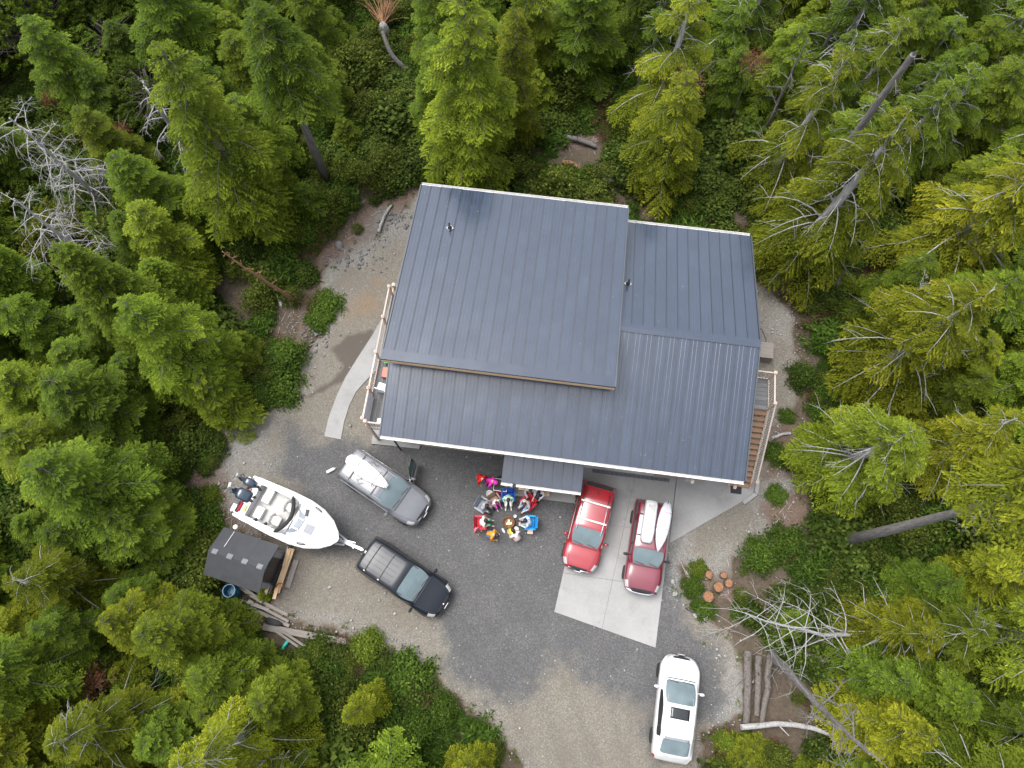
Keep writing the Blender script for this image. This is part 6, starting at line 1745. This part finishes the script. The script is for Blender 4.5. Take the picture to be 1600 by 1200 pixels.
# the rest of the wood: thrown like darts, kept off the clearing as the photograph shows it
CLEAR = [(440, 470), (480, 400), (560, 360), (610, 300), (660, 262), (860, 280), (870, 205), (960, 215), (1000, 300), (1060, 330), (1180, 345), (1215, 400), (1275, 470), (1290, 640), (1240, 680),
         (1275, 760), (1290, 860), (1210, 900), (1150, 940), (1180, 1010), (1215, 1090), (1170, 1130), (1115, 1140), (1110, 1240), (800, 1240), (740, 1150), (640, 1060), (480, 1030), (420, 1000), (300, 900), (285, 770), (310, 690),
         (400, 600), (430, 540)]
OPEN = [[(555, -60), (660, -60), (655, 290), (560, 300)], [(860, 150), (960, 190), (1000, 300), (850, 290)], [(1110, 230), (1180, 240), (1210, 330), (1090, 330)], [(1180, 360), (1330, 400), (1340, 560), (1250, 660)],
        [(330, 380), (480, 420), (430, 540), (330, 480)], [(260, 640), (400, 610), (330, 820), (250, 800)], [(1180, 680), (1320, 760), (1320, 930), (1150, 940)], [(1215, 660), (1262, 680), (1262, 760), (1215, 760)], [(440, 1010), (650, 1060), (740, 1190), (530, 1190)], [(1180, 1010), (1270, 1040), (1250, 1150), (1160, 1140)],
        [(280, 670), (356, 670), (356, 850), (290, 860)],
        [(10, 160), (120, 200), (185, 330), (90, 335)], [(10, 310), (60, 310), (190, 430), (100, 440)], [(205, 140), (260, 140), (315, 260), (250, 265)],
        [(1315, 815), (1530, 760), (1545, 835), (1320, 885)], [(440, 150), (470, 140), (530, 290), (495, 300)], [(1200, 1020), (1240, 1010), (1370, 1150), (1340, 1190)],
        [(1330, 330), (1420, 330), (1400, 400), (1320, 400)], [(1180, 1090), (1320, 1090), (1330, 1200), (1180, 1200)], [(0, 700), (60, 740), (60, 800), (0, 800)]]
CL = np.array(CLEAR, float); OP = [np.array(q, float) for q in OPEN]
def zone(px, py):
    """what the wood is like where the photograph shows (px, py)"""
    q = rt.random()
    if px < 330 and py < 250: return rt.choice(['pine', 'pine', 'fir']), rt.choice(['dark', 'mid', 'dark'])
    if px < 620 and py < 330: return rt.choice(['fir', 'fir', 'hemlock']), rt.choice(['mid', 'bright', 'bright', 'lime'])
    if px < 800 and py < 300: return rt.choice(['fir', 'hemlock']), rt.choice(['mid', 'bright', 'mid'])
    if px < 1150 and py < 320: return rt.choice(['cedar', 'hemlock', 'fir']), rt.choice(['mid', 'mid', 'bright', 'lime'])
    if px >= 1150 and py < 350: return rt.choice(['cedar', 'cedar', 'hemlock']), rt.choice(['lime', 'bright', 'yellow', 'mid'] if px < 1420 else ['bright', 'mid', 'lime'])
    if px >= 1150 and py < 780: return rt.choice(['cedar', 'hemlock', 'cedar']), rt.choice(['yellow', 'lime', 'bright', 'gold'])
    if px >= 1100: return rt.choice(['cedar', 'fir', 'hemlock']), rt.choice(['yellow', 'lime', 'mid', 'bright'])
    if py > 950: return rt.choice(['fir', 'cedar', 'hemlock']), rt.choice(['lime', 'bright', 'mid', 'yellow'])
    return rt.choice(['fir', 'fir', 'hemlock', 'spruce']), rt.choice(['mid', 'bright', 'lime', 'mid'])
def crown_clear(b, h, r):
    """True when the crown keeps off the clearing in view"""
    for f, k in ((.06, .8), (.3, .95), (.6, .7), (.95, .25)):
        c = to_px(b.x, b.y, h * f); e = to_px(b.x + r * k, b.y, h * f); rp = abs(e[0] - c[0])
        a = np.array([c])
        if sdf(a, CL)[0] < rp * .92: return False
        for q in OP:
            if sdf(a, q)[0] < rp * .55: return False
    return True
LAND = {'the dark shed': (380, 870), 'the white boat': (440, 800), 'the top left corner': (0, 0), 'the top right corner': (1600, 0), 'the bottom left corner': (0, 1200), 'the bottom right corner': (1600, 1200),
        'the tall rear roof corner': (660, 290), 'the right rear roof corner': (1175, 370), 'the wooden staircase': (1200, 660), 'the white car': (1060, 1110), 'the silver dead tree on the left': (90, 240),
        'the middle of the top edge': (800, 0), 'the middle of the left edge': (0, 600), 'the middle of the right edge': (1600, 600), 'the orange wood rounds': (1115, 915), 'the root ball at the top': (605, 30),
        'the dead topped cedar': (1400, 120), 'the long leaning grey trunk': (1420, 820), 'the narrow cone shaped conifer': (220, 430), 'the curved concrete path': (540, 620), 'the teal pipe': (443, 1012)}
auto = []
tries = 0
while tries < 14000 and len(auto) < 330:
    tries += 1
    px, py = rt.uniform(-60, 1660), rt.uniform(-40, 1240)
    b = at(px, py)
    kind, tint = zone(px, py)
    fill = tries > 6000
    if rt.random() < (.3 if fill else .14): kind = 'bough'
    r = rt.uniform(1.5, 2.9); h = r * rt.uniform(2.0, 3.3) + .8
    if kind == 'spruce': r *= .8
    if kind == 'cedar': r *= 1.2; h *= 1.1
    if kind == 'pine': h = r * rt.uniform(1.9, 2.8)
    if fill: r = rt.uniform(.9, 1.7); h = r * rt.uniform(1.6, 2.6) + .5
    if kind == 'bough': r = rt.uniform(.8, 1.5); h = r * rt.uniform(1.8, 2.8)
    if any((b.x - x) ** 2 + (b.y - y) ** 2 < (.40 * (r + rr)) ** 2 * (1.5 if kind != 'bough' and not fill else .75) for x, y, hh, rr, k in TREES): continue
    if not crown_clear(b, h, r): continue
    TREES.append((b.x, b.y, h, r, kind)); auto.append((kind, b, h, r, tint, px, py))
for _ in auto: TREES.pop()
KW = dict(fir='layered fir', hemlock='drooping hemlock', spruce='dense spruce', cedar='loose cedar', pine='fluffy pine', bough='young conifer')
TW = dict(mid='mid green', dark='dark green', deep='deep green', bright='bright green', lime='light green', yellow='yellow green', gold='golden', olive='olive green')
ORD = ['nearest', 'second nearest', 'third nearest', 'fourth nearest', 'fifth nearest', 'sixth nearest', 'seventh nearest', 'eighth nearest']
labels = [None] * len(auto)
mid = []
for kind, b, h, r, tint, px, py in auto: mid.append(np.array(to_px(b.x, b.y, h * .55)))
opts = []
for ln, lp in LAND.items():
    for k in KW:
        for tn in TW:
            ids = [i for i, q in enumerate(auto) if q[0] == k and q[4] == tn]
            ids.sort(key=lambda i: np.hypot(*(mid[i] - lp)))
            for rank, i in enumerate(ids): opts.append((rank * 130 + np.hypot(*(mid[i] - lp)), i, rank, ln))
for cost, i, rank, ln in sorted(opts):
    if labels[i] is None and rank < len(ORD): labels[i] = '%s %s, %s such tree to %s' % (TW[auto[i][4]], KW[auto[i][0]], ORD[rank], ln)
for (kind, b, h, r, tint, px, py), lb in zip(auto, labels): tree(kind, b, h, r, tint, lb or '%s %s of the wood' % (TW[tint], KW[kind]))
print('nolabel', sum(l is None for l in labels)); print('trees', len(KEY), len(auto), 'tries', tries)

# ------------------------------------------------------------------ dead trees, fallen trunks, roots
def snag(label, base, tip, seed, mat='silver', twig=1.0, limbs=16, limb_len=2.0, hang=.7, r0=.16, start=.25, curl=.5, name='dead_tree', cat='dead tree', bend=.3, zb=None, broken=False, stub=False, hmax=None, h=None):
    """grey snag: tapered stem with forked, hanging limbs"""
    g = np.random.default_rng(seed)
    b = at(*base); h = h or height_between(base, tip); t = at(*tip, h)
    o = thing(name, label, cat, (b.x, b.y, ground_z(b.x, b.y) - .1), 0, 'dead trees and snags')
    d = np.array([t.x - b.x, t.y - b.y, h])
    side = np.array([-d[1], d[0], 0]); side = side / max(np.linalg.norm(side), 1e-6)
    us_ = np.linspace(0, 1, 9)
    stem = [d * u + side * bend * math.sin(u * 3.1) + g.normal(0, .03, 3) for u in us_]
    rads = [r0 * (1 - .8 * u) if not broken else r0 * (1 - .45 * u) for u in us_]
    tb = MB(); tb.tube([tuple(q) for q in stem], rads, 10)
    if broken:
        for k in range(5): tb.tube([tuple(stem[-1]), tuple(stem[-1] + g.normal(0, .06, 3) + np.array([0, 0, .25]))], [.05, .005], 4)
    tb.build('trunk', MT[mat], o, smooth=40)
    lb_ = MB()
    def limb(p, dv, L, r, depth):
        n = max(3, int(L / .22)); pts = [p]; dv = dv / np.linalg.norm(dv)
        for i in range(n):
            dv = dv + g.normal(0, .13 * curl * 2, 3) + np.array([0, 0, -hang * .16]); dv /= np.linalg.norm(dv)
            pts.append(pts[-1] + dv * L / n)
        lb_.tube([tuple(q) for q in pts], [max(.006, r * (1 - .85 * i / n)) for i in range(n + 1)], 5 if depth == 0 else 4, caps=False)
        if depth < 2:
            for k in range(int((3 + L * 2.2) * twig) if depth == 0 else (2 if twig > .6 else 1)):
                i = g.integers(max(1, n // 4), n); q = g.normal(0, 1, 3); limb(pts[i], dv * .7 + q * .6, L * g.uniform(.22, .5), r * .5, depth + 1)
    for i in range(limbs):
        u = start + (1 - start) * (i + g.uniform(0, .8)) / limbs; u = min(u, .985); k = u * 8; i0 = int(k); p = stem[i0] * (1 - k + i0) + stem[min(i0 + 1, 8)] * (k - i0)
        az = i * 2.4 + g.normal(0, .4); limb(p, np.array([math.cos(az), math.sin(az), .35 + .3 * g.normal()]), limb_len * g.uniform(.45, 1.1) * (1.1 - .55 * u), r0 * .25 * (1.1 - .6 * u), 0)
    if limbs: lb_.build('limbs', MT[mat], o, smooth=True)
    return o
snag('large silver dead tree with long curling white limbs at the left edge', (178, 335), (15, 185), 3, limbs=34, limb_len=3.9, r0=.19, curl=.6)
snag('grey dead tree with drooping limbs below the large silver one', (186, 445), (20, 310), 5, limbs=32, limb_len=3.4, hang=1.1, r0=.18)
snag('dead tree with white limbs hanging straight down in the upper left', (312, 262), (225, 130), 8, limbs=16, limb_len=2.9, hang=1.5, r0=.22)
snag('small silver snag with twigs at the top left corner', (95, 60), (70, 10), 9, limbs=12, limb_len=1.5)
snag('broken dead trunk with one snapped silver fork rising through the yellow cedar', (1235, 345), (1425, 88), 12, 'grey_bark', limbs=9, limb_len=1.6, r0=.24, start=.35, broken=True, bend=.1)
snag('thin dark slanting snag with white side twigs in the upper right', (1195, 210), (1262, 60), 14, 'grey_bark', limbs=12, limb_len=1.5, hang=1.2, r0=.13, bend=.1)
snag('grey slanting snag between the thin dark snag and the broken trunk', (1262, 120), (1335, -10), 15, 'grey_bark', limbs=10, limb_len=1.5, hang=1.2, r0=.17, bend=.1)
snag('dead stem with long pale hanging twigs at the top edge right of centre', (1010, 90), (1050, -20), 18, 'silver', limbs=14, limb_len=2.2, hang=1.3, r0=.12)
snag('bare silver branched cedar skeleton spreading over the gravel corner at lower right', (1390, 985), (1165, 958), 21, limbs=40, limb_len=4.6, hang=.8, r0=.13, start=.08, curl=.3, bend=.5, h=4.5, twig=.5)
snag('thick leaning dead trunk with splintered crown at the bottom right', (1208, 1020), (1365, 1180), 23, 'grey_bark', limbs=14, limb_len=2.4, r0=.22, start=.5, bend=-.25, hang=.8)
snag('brown needled dead stem leaning over the shrubs left of the house', (465, 470), (345, 390), 25, 'red_bark', limbs=16, limb_len=.6, r0=.13, curl=.8, start=.3)
snag('dead twiggy stem in the wood by the middle of the right edge', (1480, 420), (1560, 380), 27, limbs=14, limb_len=1.9, hang=1.2, r0=.1)
snag('pale twigs of a dead stem inside the golden cedar', (1350, 520), (1440, 450), 28, limbs=16, limb_len=2.0, hang=1.0, r0=.09)
snag('short grey snapped stem standing in the small bright tree', (1304, 465), (1313, 430), 29, 'grey_bark', limbs=3, limb_len=.9, r0=.12, broken=True, bend=.05)
snag('pale dead twigs at the bottom left among yellow cedar', (400, 1130), (330, 1180), 30, limbs=14, limb_len=1.8, hang=.9, r0=.09)
snag('fine silver dead top at the bottom edge below the bushy fir', (445, 1160), (400, 1200), 31, limbs=12, limb_len=1.6, hang=.8, r0=.08)
snag('short silver forked dead branch standing in the lower left wood', (95, 1075), (118, 1060), 32, limbs=8, limb_len=.9, r0=.07)
snag('silver stub of a broken tree right of the large fir behind the roof', (757, 172), (800, 148), 33, 'silver', limbs=3, limb_len=.5, r0=.16, broken=True, bend=.05)
snag('dead twiggy stem beside the tall leaning conifer at the right', (1490, 850), (1570, 770), 34, limbs=12, limb_len=1.6, r0=.1)

def log(label, pa, pb, r, z=.2, mat='grey_bark', zb=None, seed=1, bend=.1):
    g = np.random.default_rng(seed); a, b = at(*pa, z), at(*pb, zb or z); c = (a + b) / 2
    o = thing('fallen_log', label, 'log', (c.x, c.y, 0), 0, 'fallen logs')
    d = np.array(b - a); sd_ = np.array([-d[1], d[0], 0]) / max(np.linalg.norm(d), .1); us_ = np.linspace(0, 1, 7)
    pts = [np.array(a - c) + np.array([0, 0, c.z]) + d * u + sd_ * bend * math.sin(u * 3.1) + g.normal(0, .02, 3) for u in us_]
    MB().tube([tuple(q) for q in pts], [r * (1 - .25 * u) for u in us_], 11).build('trunk', MT[mat], o, smooth=40)
    mb = MB()
    for k in range(3):
        p = pts[1 + k]; mb.tube([tuple(p), tuple(p + g.normal(0, .25, 3) + np.array([0, 0, .3]))], [.04, .015], 5)
    mb.build('branch_stub', MT[mat], o)
    return o
log('leftmost of the three brown logs laid side by side right of the gravel', (1169, 1018), (1166, 1130), .20, .2, 'bark', bend=.02); log('middle one of the three brown logs laid side by side', (1186, 1025), (1182, 1118), .17, .2, 'bark', bend=.02, seed=2); log('rightmost of the three brown logs laid side by side', (1203, 1022), (1190, 1130), .17, .22, 'bark', bend=.05, seed=3)
log('long curved grey log at the bottom right beyond the white car', (1158, 1136), (1330, 1160), .13, .5, 'silver', bend=.4, seed=4)
log('grey fallen log below the bare silver skeleton at lower right', (1255, 1022), (1435, 1058), .16, .6, 'grey_bark', bend=-.15, seed=5); log('grey log low at the bottom right under the golden conifer', (1400, 1165), (1500, 1190), .17, .5, 'grey_bark', seed=6)
log('pale fallen log on the slope behind the right rear roof, upper one', (875, 213), (932, 228), .17, .3, 'grey_bark', seed=7); log('short fallen log below the upper pale log behind the roof', (880, 252), (905, 264), .14, .3, 'red_bark', seed=8); log('pale log end on the bare ground close behind the roof step', (943, 281), (978, 292), .14, .2, 'silver', seed=9)
log('thin pale log lying along the bank left of the tall rear roof', (592, 362), (612, 320), .1, .15, 'silver', seed=10); log('curved grey stem leaning from the root ball at the top', (640, 112), (598, 48), .16, .3, 'grey_bark', zb=2.2, bend=.5, seed=11)
log('grey weathered pole on the ground right of the staircase foot', (1206, 686), (1235, 678), .09, .1, 'silver', seed=12)
# upturned root ball at the top of the picture
p = at(604, 62); rb = thing('root_ball', 'fan of brown upturned dead roots at the middle of the top edge', 'root ball', (p.x, p.y, 1.2)); g = np.random.default_rng(5); mb = MB()
for k in range(70):
    a = g.normal(1.45, .55); d = np.array([math.cos(a), math.sin(a), .35 + .3 * g.normal()]); L = g.uniform(1.0, 3.0); q = [np.zeros(3)]
    for i in range(5): d = d + g.normal(0, .12, 3); q.append(q[-1] + d / np.linalg.norm(d) * L / 5)
    mb.tube([tuple(v) for v in q], [.045, .035, .025, .018, .012, .006], 4, caps=False)
mb.build('roots', MT['red_bark'], rb)
mb = MB(); mb.ell((0, -.1, -.5), (.35, .3, .8)); mb.build('stem', MT['silver'], rb, smooth=True)

# rust coloured dead sprays
def dead_spray(px, py, z, r, label):
    p = at(px, py, z); lv = Leaves(); g = np.random.default_rng(px); n = 700
    c = g.normal(0, 1, (n, 3)) * np.array([r * .45, r * .45, r * .2]); d = g.normal(0, 1, (n, 3)); d[:, 2] -= .3; nn = g.normal(0, .4, (n, 3)); nn[:, 2] += 1
    lv.add(c, d, nn, g.uniform(.08, .2, n), g.uniform(.02, .05, n), g.uniform(0, 1, n))
    o = thing('dead_bough', label, 'dead bough', (p.x, p.y, p.z), 0, 'rust coloured dead boughs')
    link('foliage', lv.mesh('dead_foliage', MT['dead_needle']), o)
    mb = MB()
    for k in range(7): a = g.normal(0, 1, 3) * [r * .8, r * .8, .15]; mb.tube([(0, 0, -z * .9), (0, 0, -.15), tuple(a)], [.03, .02, .006], 4)
    mb.build('stem', MT['bark'], o)
dead_spray(150, 212, 3.5, 1.0, 'rust red dead bough hanging below the dark pines in the upper left'); dead_spray(185, 208, 3.0, .7, 'smaller rust red bough right of the first in the upper left')
dead_spray(143, 1064, 2.5, .8, 'salmon red dead bough in the lower left wood'); dead_spray(102, 1040, 2.0, .5, 'tiny reddish bough above the silver branch in the lower left')
dead_spray(1180, 95, 6.0, .9, 'orange dead spray in the sparse cedar near the top edge'); dead_spray(1075, 128, 6, 1.0, 'orange brown dead spray above the layered hemlock'); dead_spray(75, 150, 2.0, .6, 'dull red bough in the dark gap left of the pines')

# ------------------------------------------------------------------ undergrowth: leafy ground cover too many to count
def hidden_mesh(name, lv, mat): return lv.mesh(name, mat)
def scatter(name, pts, sc, lv, mat, tint, seed, tilt=.25):
    """one object: a leafy clump set on every point by geometry nodes"""
    src = bpy.data.objects.new(name + '_clump', lv.mesh(name + '_clump', mat)); src.color = (*tint, 1)
    me = bpy.data.meshes.new(name); me.from_pydata([tuple(p) for p in pts], [], [])
    a = me.attributes.new('size', 'FLOAT', 'POINT'); a.data.foreach_set('value', np.asarray(sc, np.float32))
    o = link(name, me); o.color = (*tint, 1)
    gt = bpy.data.node_groups.new(name + '_nodes', 'GeometryNodeTree')
    gt.interface.new_socket('Geometry', in_out='INPUT', socket_type='NodeSocketGeometry'); gt.interface.new_socket('Geometry', in_out='OUTPUT', socket_type='NodeSocketGeometry')
    N = gt.nodes.new; gi, go = N('NodeGroupInput'), N('NodeGroupOutput'); m2p = N('GeometryNodeMeshToPoints'); ip = N('GeometryNodeInstanceOnPoints'); oi = N('GeometryNodeObjectInfo'); rv = N('FunctionNodeRandomValue'); na = N('GeometryNodeInputNamedAttribute')
    oi.inputs['Object'].default_value = src; oi.inputs['As Instance'].default_value = True
    rv.data_type = 'FLOAT_VECTOR'; rv.inputs[0].default_value = (-tilt, -tilt, 0); rv.inputs[1].default_value = (tilt, tilt, 6.283); rv.inputs['Seed'].default_value = seed
    na.data_type = 'FLOAT'; na.inputs['Name'].default_value = 'size'
    L = gt.links.new; L(gi.outputs[0], m2p.inputs[0]); L(m2p.outputs[0], ip.inputs['Points']); L(oi.outputs['Geometry'], ip.inputs['Instance']); L(rv.outputs[0], ip.inputs['Rotation'])
    L([q for q in na.outputs if q.enabled][0], ip.inputs['Scale']); L(ip.outputs[0], go.inputs[0])
    md = o.modifiers.new('scatter', 'NODES'); md.node_group = gt
    return tag(o, kind='stuff')
g = np.random.default_rng(44)
c = np.stack([g.uniform(-38, 38, 17000), g.uniform(-12, 46, 17000)], 1)
ydist = sdf(c, YARD)
mm = np.full(len(c), 99.0)
for q in MULCH_PX: mm = np.minimum(mm, sdf(c, px_poly(q)))
house_poly = [tuple((HM @ Vector(q))[:2]) for q in ((-.2, -.2, 0), (W, -.2, 0), (W, 12.6, 0), (-.2, 12.6, 0))]
hd_ = sdf(c, house_poly)
nz = fbm(c[:, 0] * .55, c[:, 1] * .55, 31); nz2 = fbm(c[:, 0] * .3 + 9, c[:, 1] * .3, 57)
ok = (ydist > .30 + (nz2 - .5) * 1.2) & (hd_ > .6) & (g.random(len(c)) < np.where(mm < .1, .10, 1.0)) & (nz > .31)
shd = SI
lx = np.array([tuple((SI @ Vector((q[0], q[1], 0)))[:2]) for q in c]); ok &= ~((lx[:, 0] > -.3) & (lx[:, 0] < SL + 1.5) & (lx[:, 1] > yl - 1.0) & (lx[:, 1] < yu + .3))
pl_ = np.array(px_poly([(330, 905), (420, 930), (480, 980), (550, 995), (545, 1010), (480, 1012), (430, 1030), (420, 1000), (330, 940)])); ok &= sdf(c, pl_) > .05
thin = sdf(c, np.array(px_poly([(1190, 660), (1260, 670), (1330, 780), (1300, 930), (1130, 950), (1120, 900), (1190, 800)]))) < 0
ok &= ~(thin & (g.random(len(c)) < .62))
for kk in ((1165, 1015), (1185, 1070), (1198, 1040), (1188, 1115), (1240, 1145)): q = at(*kk); ok &= np.hypot(c[:, 0] - q.x, c[:, 1] - q.y) > 1.25
c = c[ok]; nz = nz[ok]; nz2 = nz2[ok]
zz = np.array([ground_z(*q) for q in c]); near = np.clip(ydist[ok] / 2, .35, 1)
kindr = nz2 + g.normal(0, .1, len(c))
P3 = np.column_stack([c, zz])
brush = g.random(len(c)) < .22
A_ = (kindr < .46) & ~brush; B_ = (kindr >= .46) & (kindr < .56) & ~brush; C_ = (kindr >= .56) & ~brush
scatter('salal_undergrowth', P3[A_], g.lognormal(-.25, .4, A_.sum()) * (.45 + .55 * near[A_]), broadleaf(1, .75, .8, 50, (.15, .10), 20)[0], MT['broad'], (1, 1, 1), 1)
scatter('huckleberry_undergrowth', P3[B_], g.lognormal(-.2, .4, B_.sum()) * (.45 + .55 * near[B_]), broadleaf(2, .65, 1.1, 55, (.085, .055), 26)[0], MT['broad'], (1.25, 1.1, 1.0), 2)
scatter('fern_undergrowth', P3[C_], g.lognormal(-.25, .4, C_.sum()) * (.45 + .55 * near[C_]), broadleaf(3, .7, .5, 40, (.24, .05), 24)[0], MT['broad'], (.9, 1.1, .9), 3)
def brushwood(seed):
    q = np.random.default_rng(seed); lv = broadleaf(seed, .7, .6, 14, (.08, .05), 12)[0]; n = 90
    d = q.normal(0, 1, (n, 3)); d[:, 2] = np.abs(d[:, 2]) * .5; lv.add(q.normal(0, .2, (n, 3)) * [1.3, 1.3, .3] + [0, 0, .15], d, q.normal(0, 1, (n, 3)), q.uniform(.3, .8, n), np.full(n, .022), q.uniform(0, 1, n)); return lv
scatter('brushwood', P3[brush], g.uniform(.5, 1.2, brush.sum()), brushwood(6), MT['dead_needle'], (.75, 1.0, 1.1), 5)
print('undergrowth', len(c))

wd_ = g.uniform((-16, -9), (16.5, 29), (9000, 2)); wy = sdf(wd_, YARD)
wd_ = wd_[(wy < .5) & (wy > -1.6) & (g.random(len(wd_)) < np.where(wy > -.4, .22, .003)) & (sdf(wd_, house_poly) > 1.6)]
scatter('yard_weeds', np.column_stack([wd_, np.full(len(wd_), .0)]), g.uniform(.08, .3, len(wd_)), broadleaf(12, .75, .22, 16, (.3, .06), 9)[0], MT['broad'], (1.2, 1.2, 1), 11)
# the wood goes on past the frame
q = np.stack([g.uniform(-75, 75, 2600), g.uniform(-45, 85, 2600)], 1)
pxy = np.array([to_px(x, y, 3.0) for x, y in q]); out = (pxy[:, 0] < -150) | (pxy[:, 0] > 1750) | (pxy[:, 1] < -130) | (pxy[:, 1] > 1330)
out &= (np.abs(q[:, 0] - 5) > 7) | (q[:, 1] > 0)
q = q[out]
scatter('surrounding_wood', np.column_stack([q, [ground_z(*v) for v in q]]), g.uniform(.6, 1.25, len(q)), conifer(77, 8.5, 2.5, nb=60, droop=.45, rise=.3, power=.62, ragged=.35)[0], MT['needle'], (1.05, 1.2, 1), 9, .05)

# shrubs one can tell apart along the rim of the clearing
SHR = {}
for k, (sd, r_, h_, lf) in dict(round=(21, .9, 1.0, (.11, .07)), low=(22, 1.1, .6, (.14, .09)), tall=(23, .7, 1.4, (.10, .06))).items():
    lv, tb = broadleaf(sd, r_, h_, 95, lf, 30); SHR[k] = (lv.mesh('shrub_foliage', MT['broad']), tb.mesh('shrub_stems', MT['bark']))
def shrub(px, py, k, s, tint, label):
    p = at(px, py); o = thing('shrub', label, 'shrub', (p.x, p.y, ground_z(p.x, p.y)), random.Random(px).uniform(0, 6), 'shrubs along the rim of the clearing'); o.scale = (s, s, s)
    f = link('foliage', SHR[k][0], o); f.color = (*tint, 1); link('stems', SHR[k][1], o)
G1, G2, G3 = (1.1, 1.25, 1.0), (1.6, 1.5, 1.0), (.9, 1.0, .9)
for a in [(512, 478, 'low', .8, G1, 'green shrub poking into the tan gravel left of the deck, upper one'), (500, 500, 'low', .7, G1, 'green shrub poking into the tan gravel, lower one above the wet patch'),
          (455, 560, 'round', 1.1, G1, 'leafy shrub at the gravel edge left of the wet patch'), (440, 605, 'low', 1.1, G1, 'low green shrub above the pale gravel on the left'), (410, 620, 'round', .9, G3, 'dark shrub right of the small light conifer'),
          (320, 820, 'low', .9, G1, 'green shrub on the mulch behind the outboard motors'), (330, 775, 'low', .5, G2, 'small light shrub on the mulch left of the boat'), (318, 712, 'low', .5, G1, 'tiny green plant on the bare mulch left of the gravel'),
          (575, 1010, 'round', .9, G2, 'light green shrub right of the long wide beam'), (500, 1035, 'low', 1.0, G1, 'green shrub just below the long wide beam'), (690, 1110, 'round', .9, G1, 'shrub at the gravel edge near the bottom, right of the golden sapling'),
          (640, 1060, 'low', 1.1, G1, 'spreading shrub at the curved gravel edge below the black van'), (530, 1090, 'round', 1.2, G3, 'dark bushy shrub left of the golden sapling'), (650, 1140, 'tall', 1.1, G1, 'taller shrub below the golden sapling'),
          (1082, 915, 'low', .5, G1, 'small shrub left of the largest wood round'), (1100, 952, 'low', .5, G1, 'low shrub in front of the largest wood round'), (1090, 890, 'low', .45, G2, 'tuft of green at the gravel left of the wedge wood round'),
          (1180, 870, 'round', 1.0, G1, 'green shrub right of the wood rounds'), (1225, 850, 'low', .9, G1, 'broad low shrub between the brown bare patch and the grey trunk'), (1228, 650, 'low', .4, G1, 'small shrub at the gravel strip right of the stairs'),
          (1212, 712, 'low', .55, G1, 'shrub beside the staircase foot'), (1212, 775, 'low', .5, G1, 'shrub by the brown bare patch right of the door mat'), (1130, 1160, 'round', .6, G2, 'light shrub by the rear of the white car'),
          (880, 290, 'low', .9, G2, 'light low shrub behind the house below the pale logs'), (915, 285, 'low', .8, G1, 'green low shrub close behind the roof step'), (1075, 335, 'low', 1.0, G1, 'green shrub behind the right rear gutter'), (440, 400, 'low', 1.2, G1, 'bright shrub around the pale grey boulder'),
          (480, 375, 'round', 1.0, G1, 'green shrub above the dark boulder left of the house'), (1250, 590, 'round', .9, G3, 'dark shrub at the right end of the gravel strip')]:
    shrub(*a)

# litter of twigs on the bare mulch
g = np.random.default_rng(8); mb = MB()
for poly, n in zip(MULCH_PX, (170, 90, 120, 120, 40, 50, 60, 40)):
    q = np.array(px_poly(poly)); lo, hi = q.min(0), q.max(0); k = 0
    while k < n:
        p = g.uniform(lo, hi); k += 1
        if sdf(p[None], q)[0] > .2: continue
        a = g.uniform(0, 3.14); L = g.lognormal(-1.5, .6); z = max(.02, ground_z(*p)) + .03
        mb.tube([(p[0], p[1], z), (p[0] + L * math.cos(a), p[1] + L * math.sin(a), z + g.uniform(0, .05))], [.014, .006], 3, caps=False)
tag(mb.build('twig_litter', MT['silver']), kind='stuff')
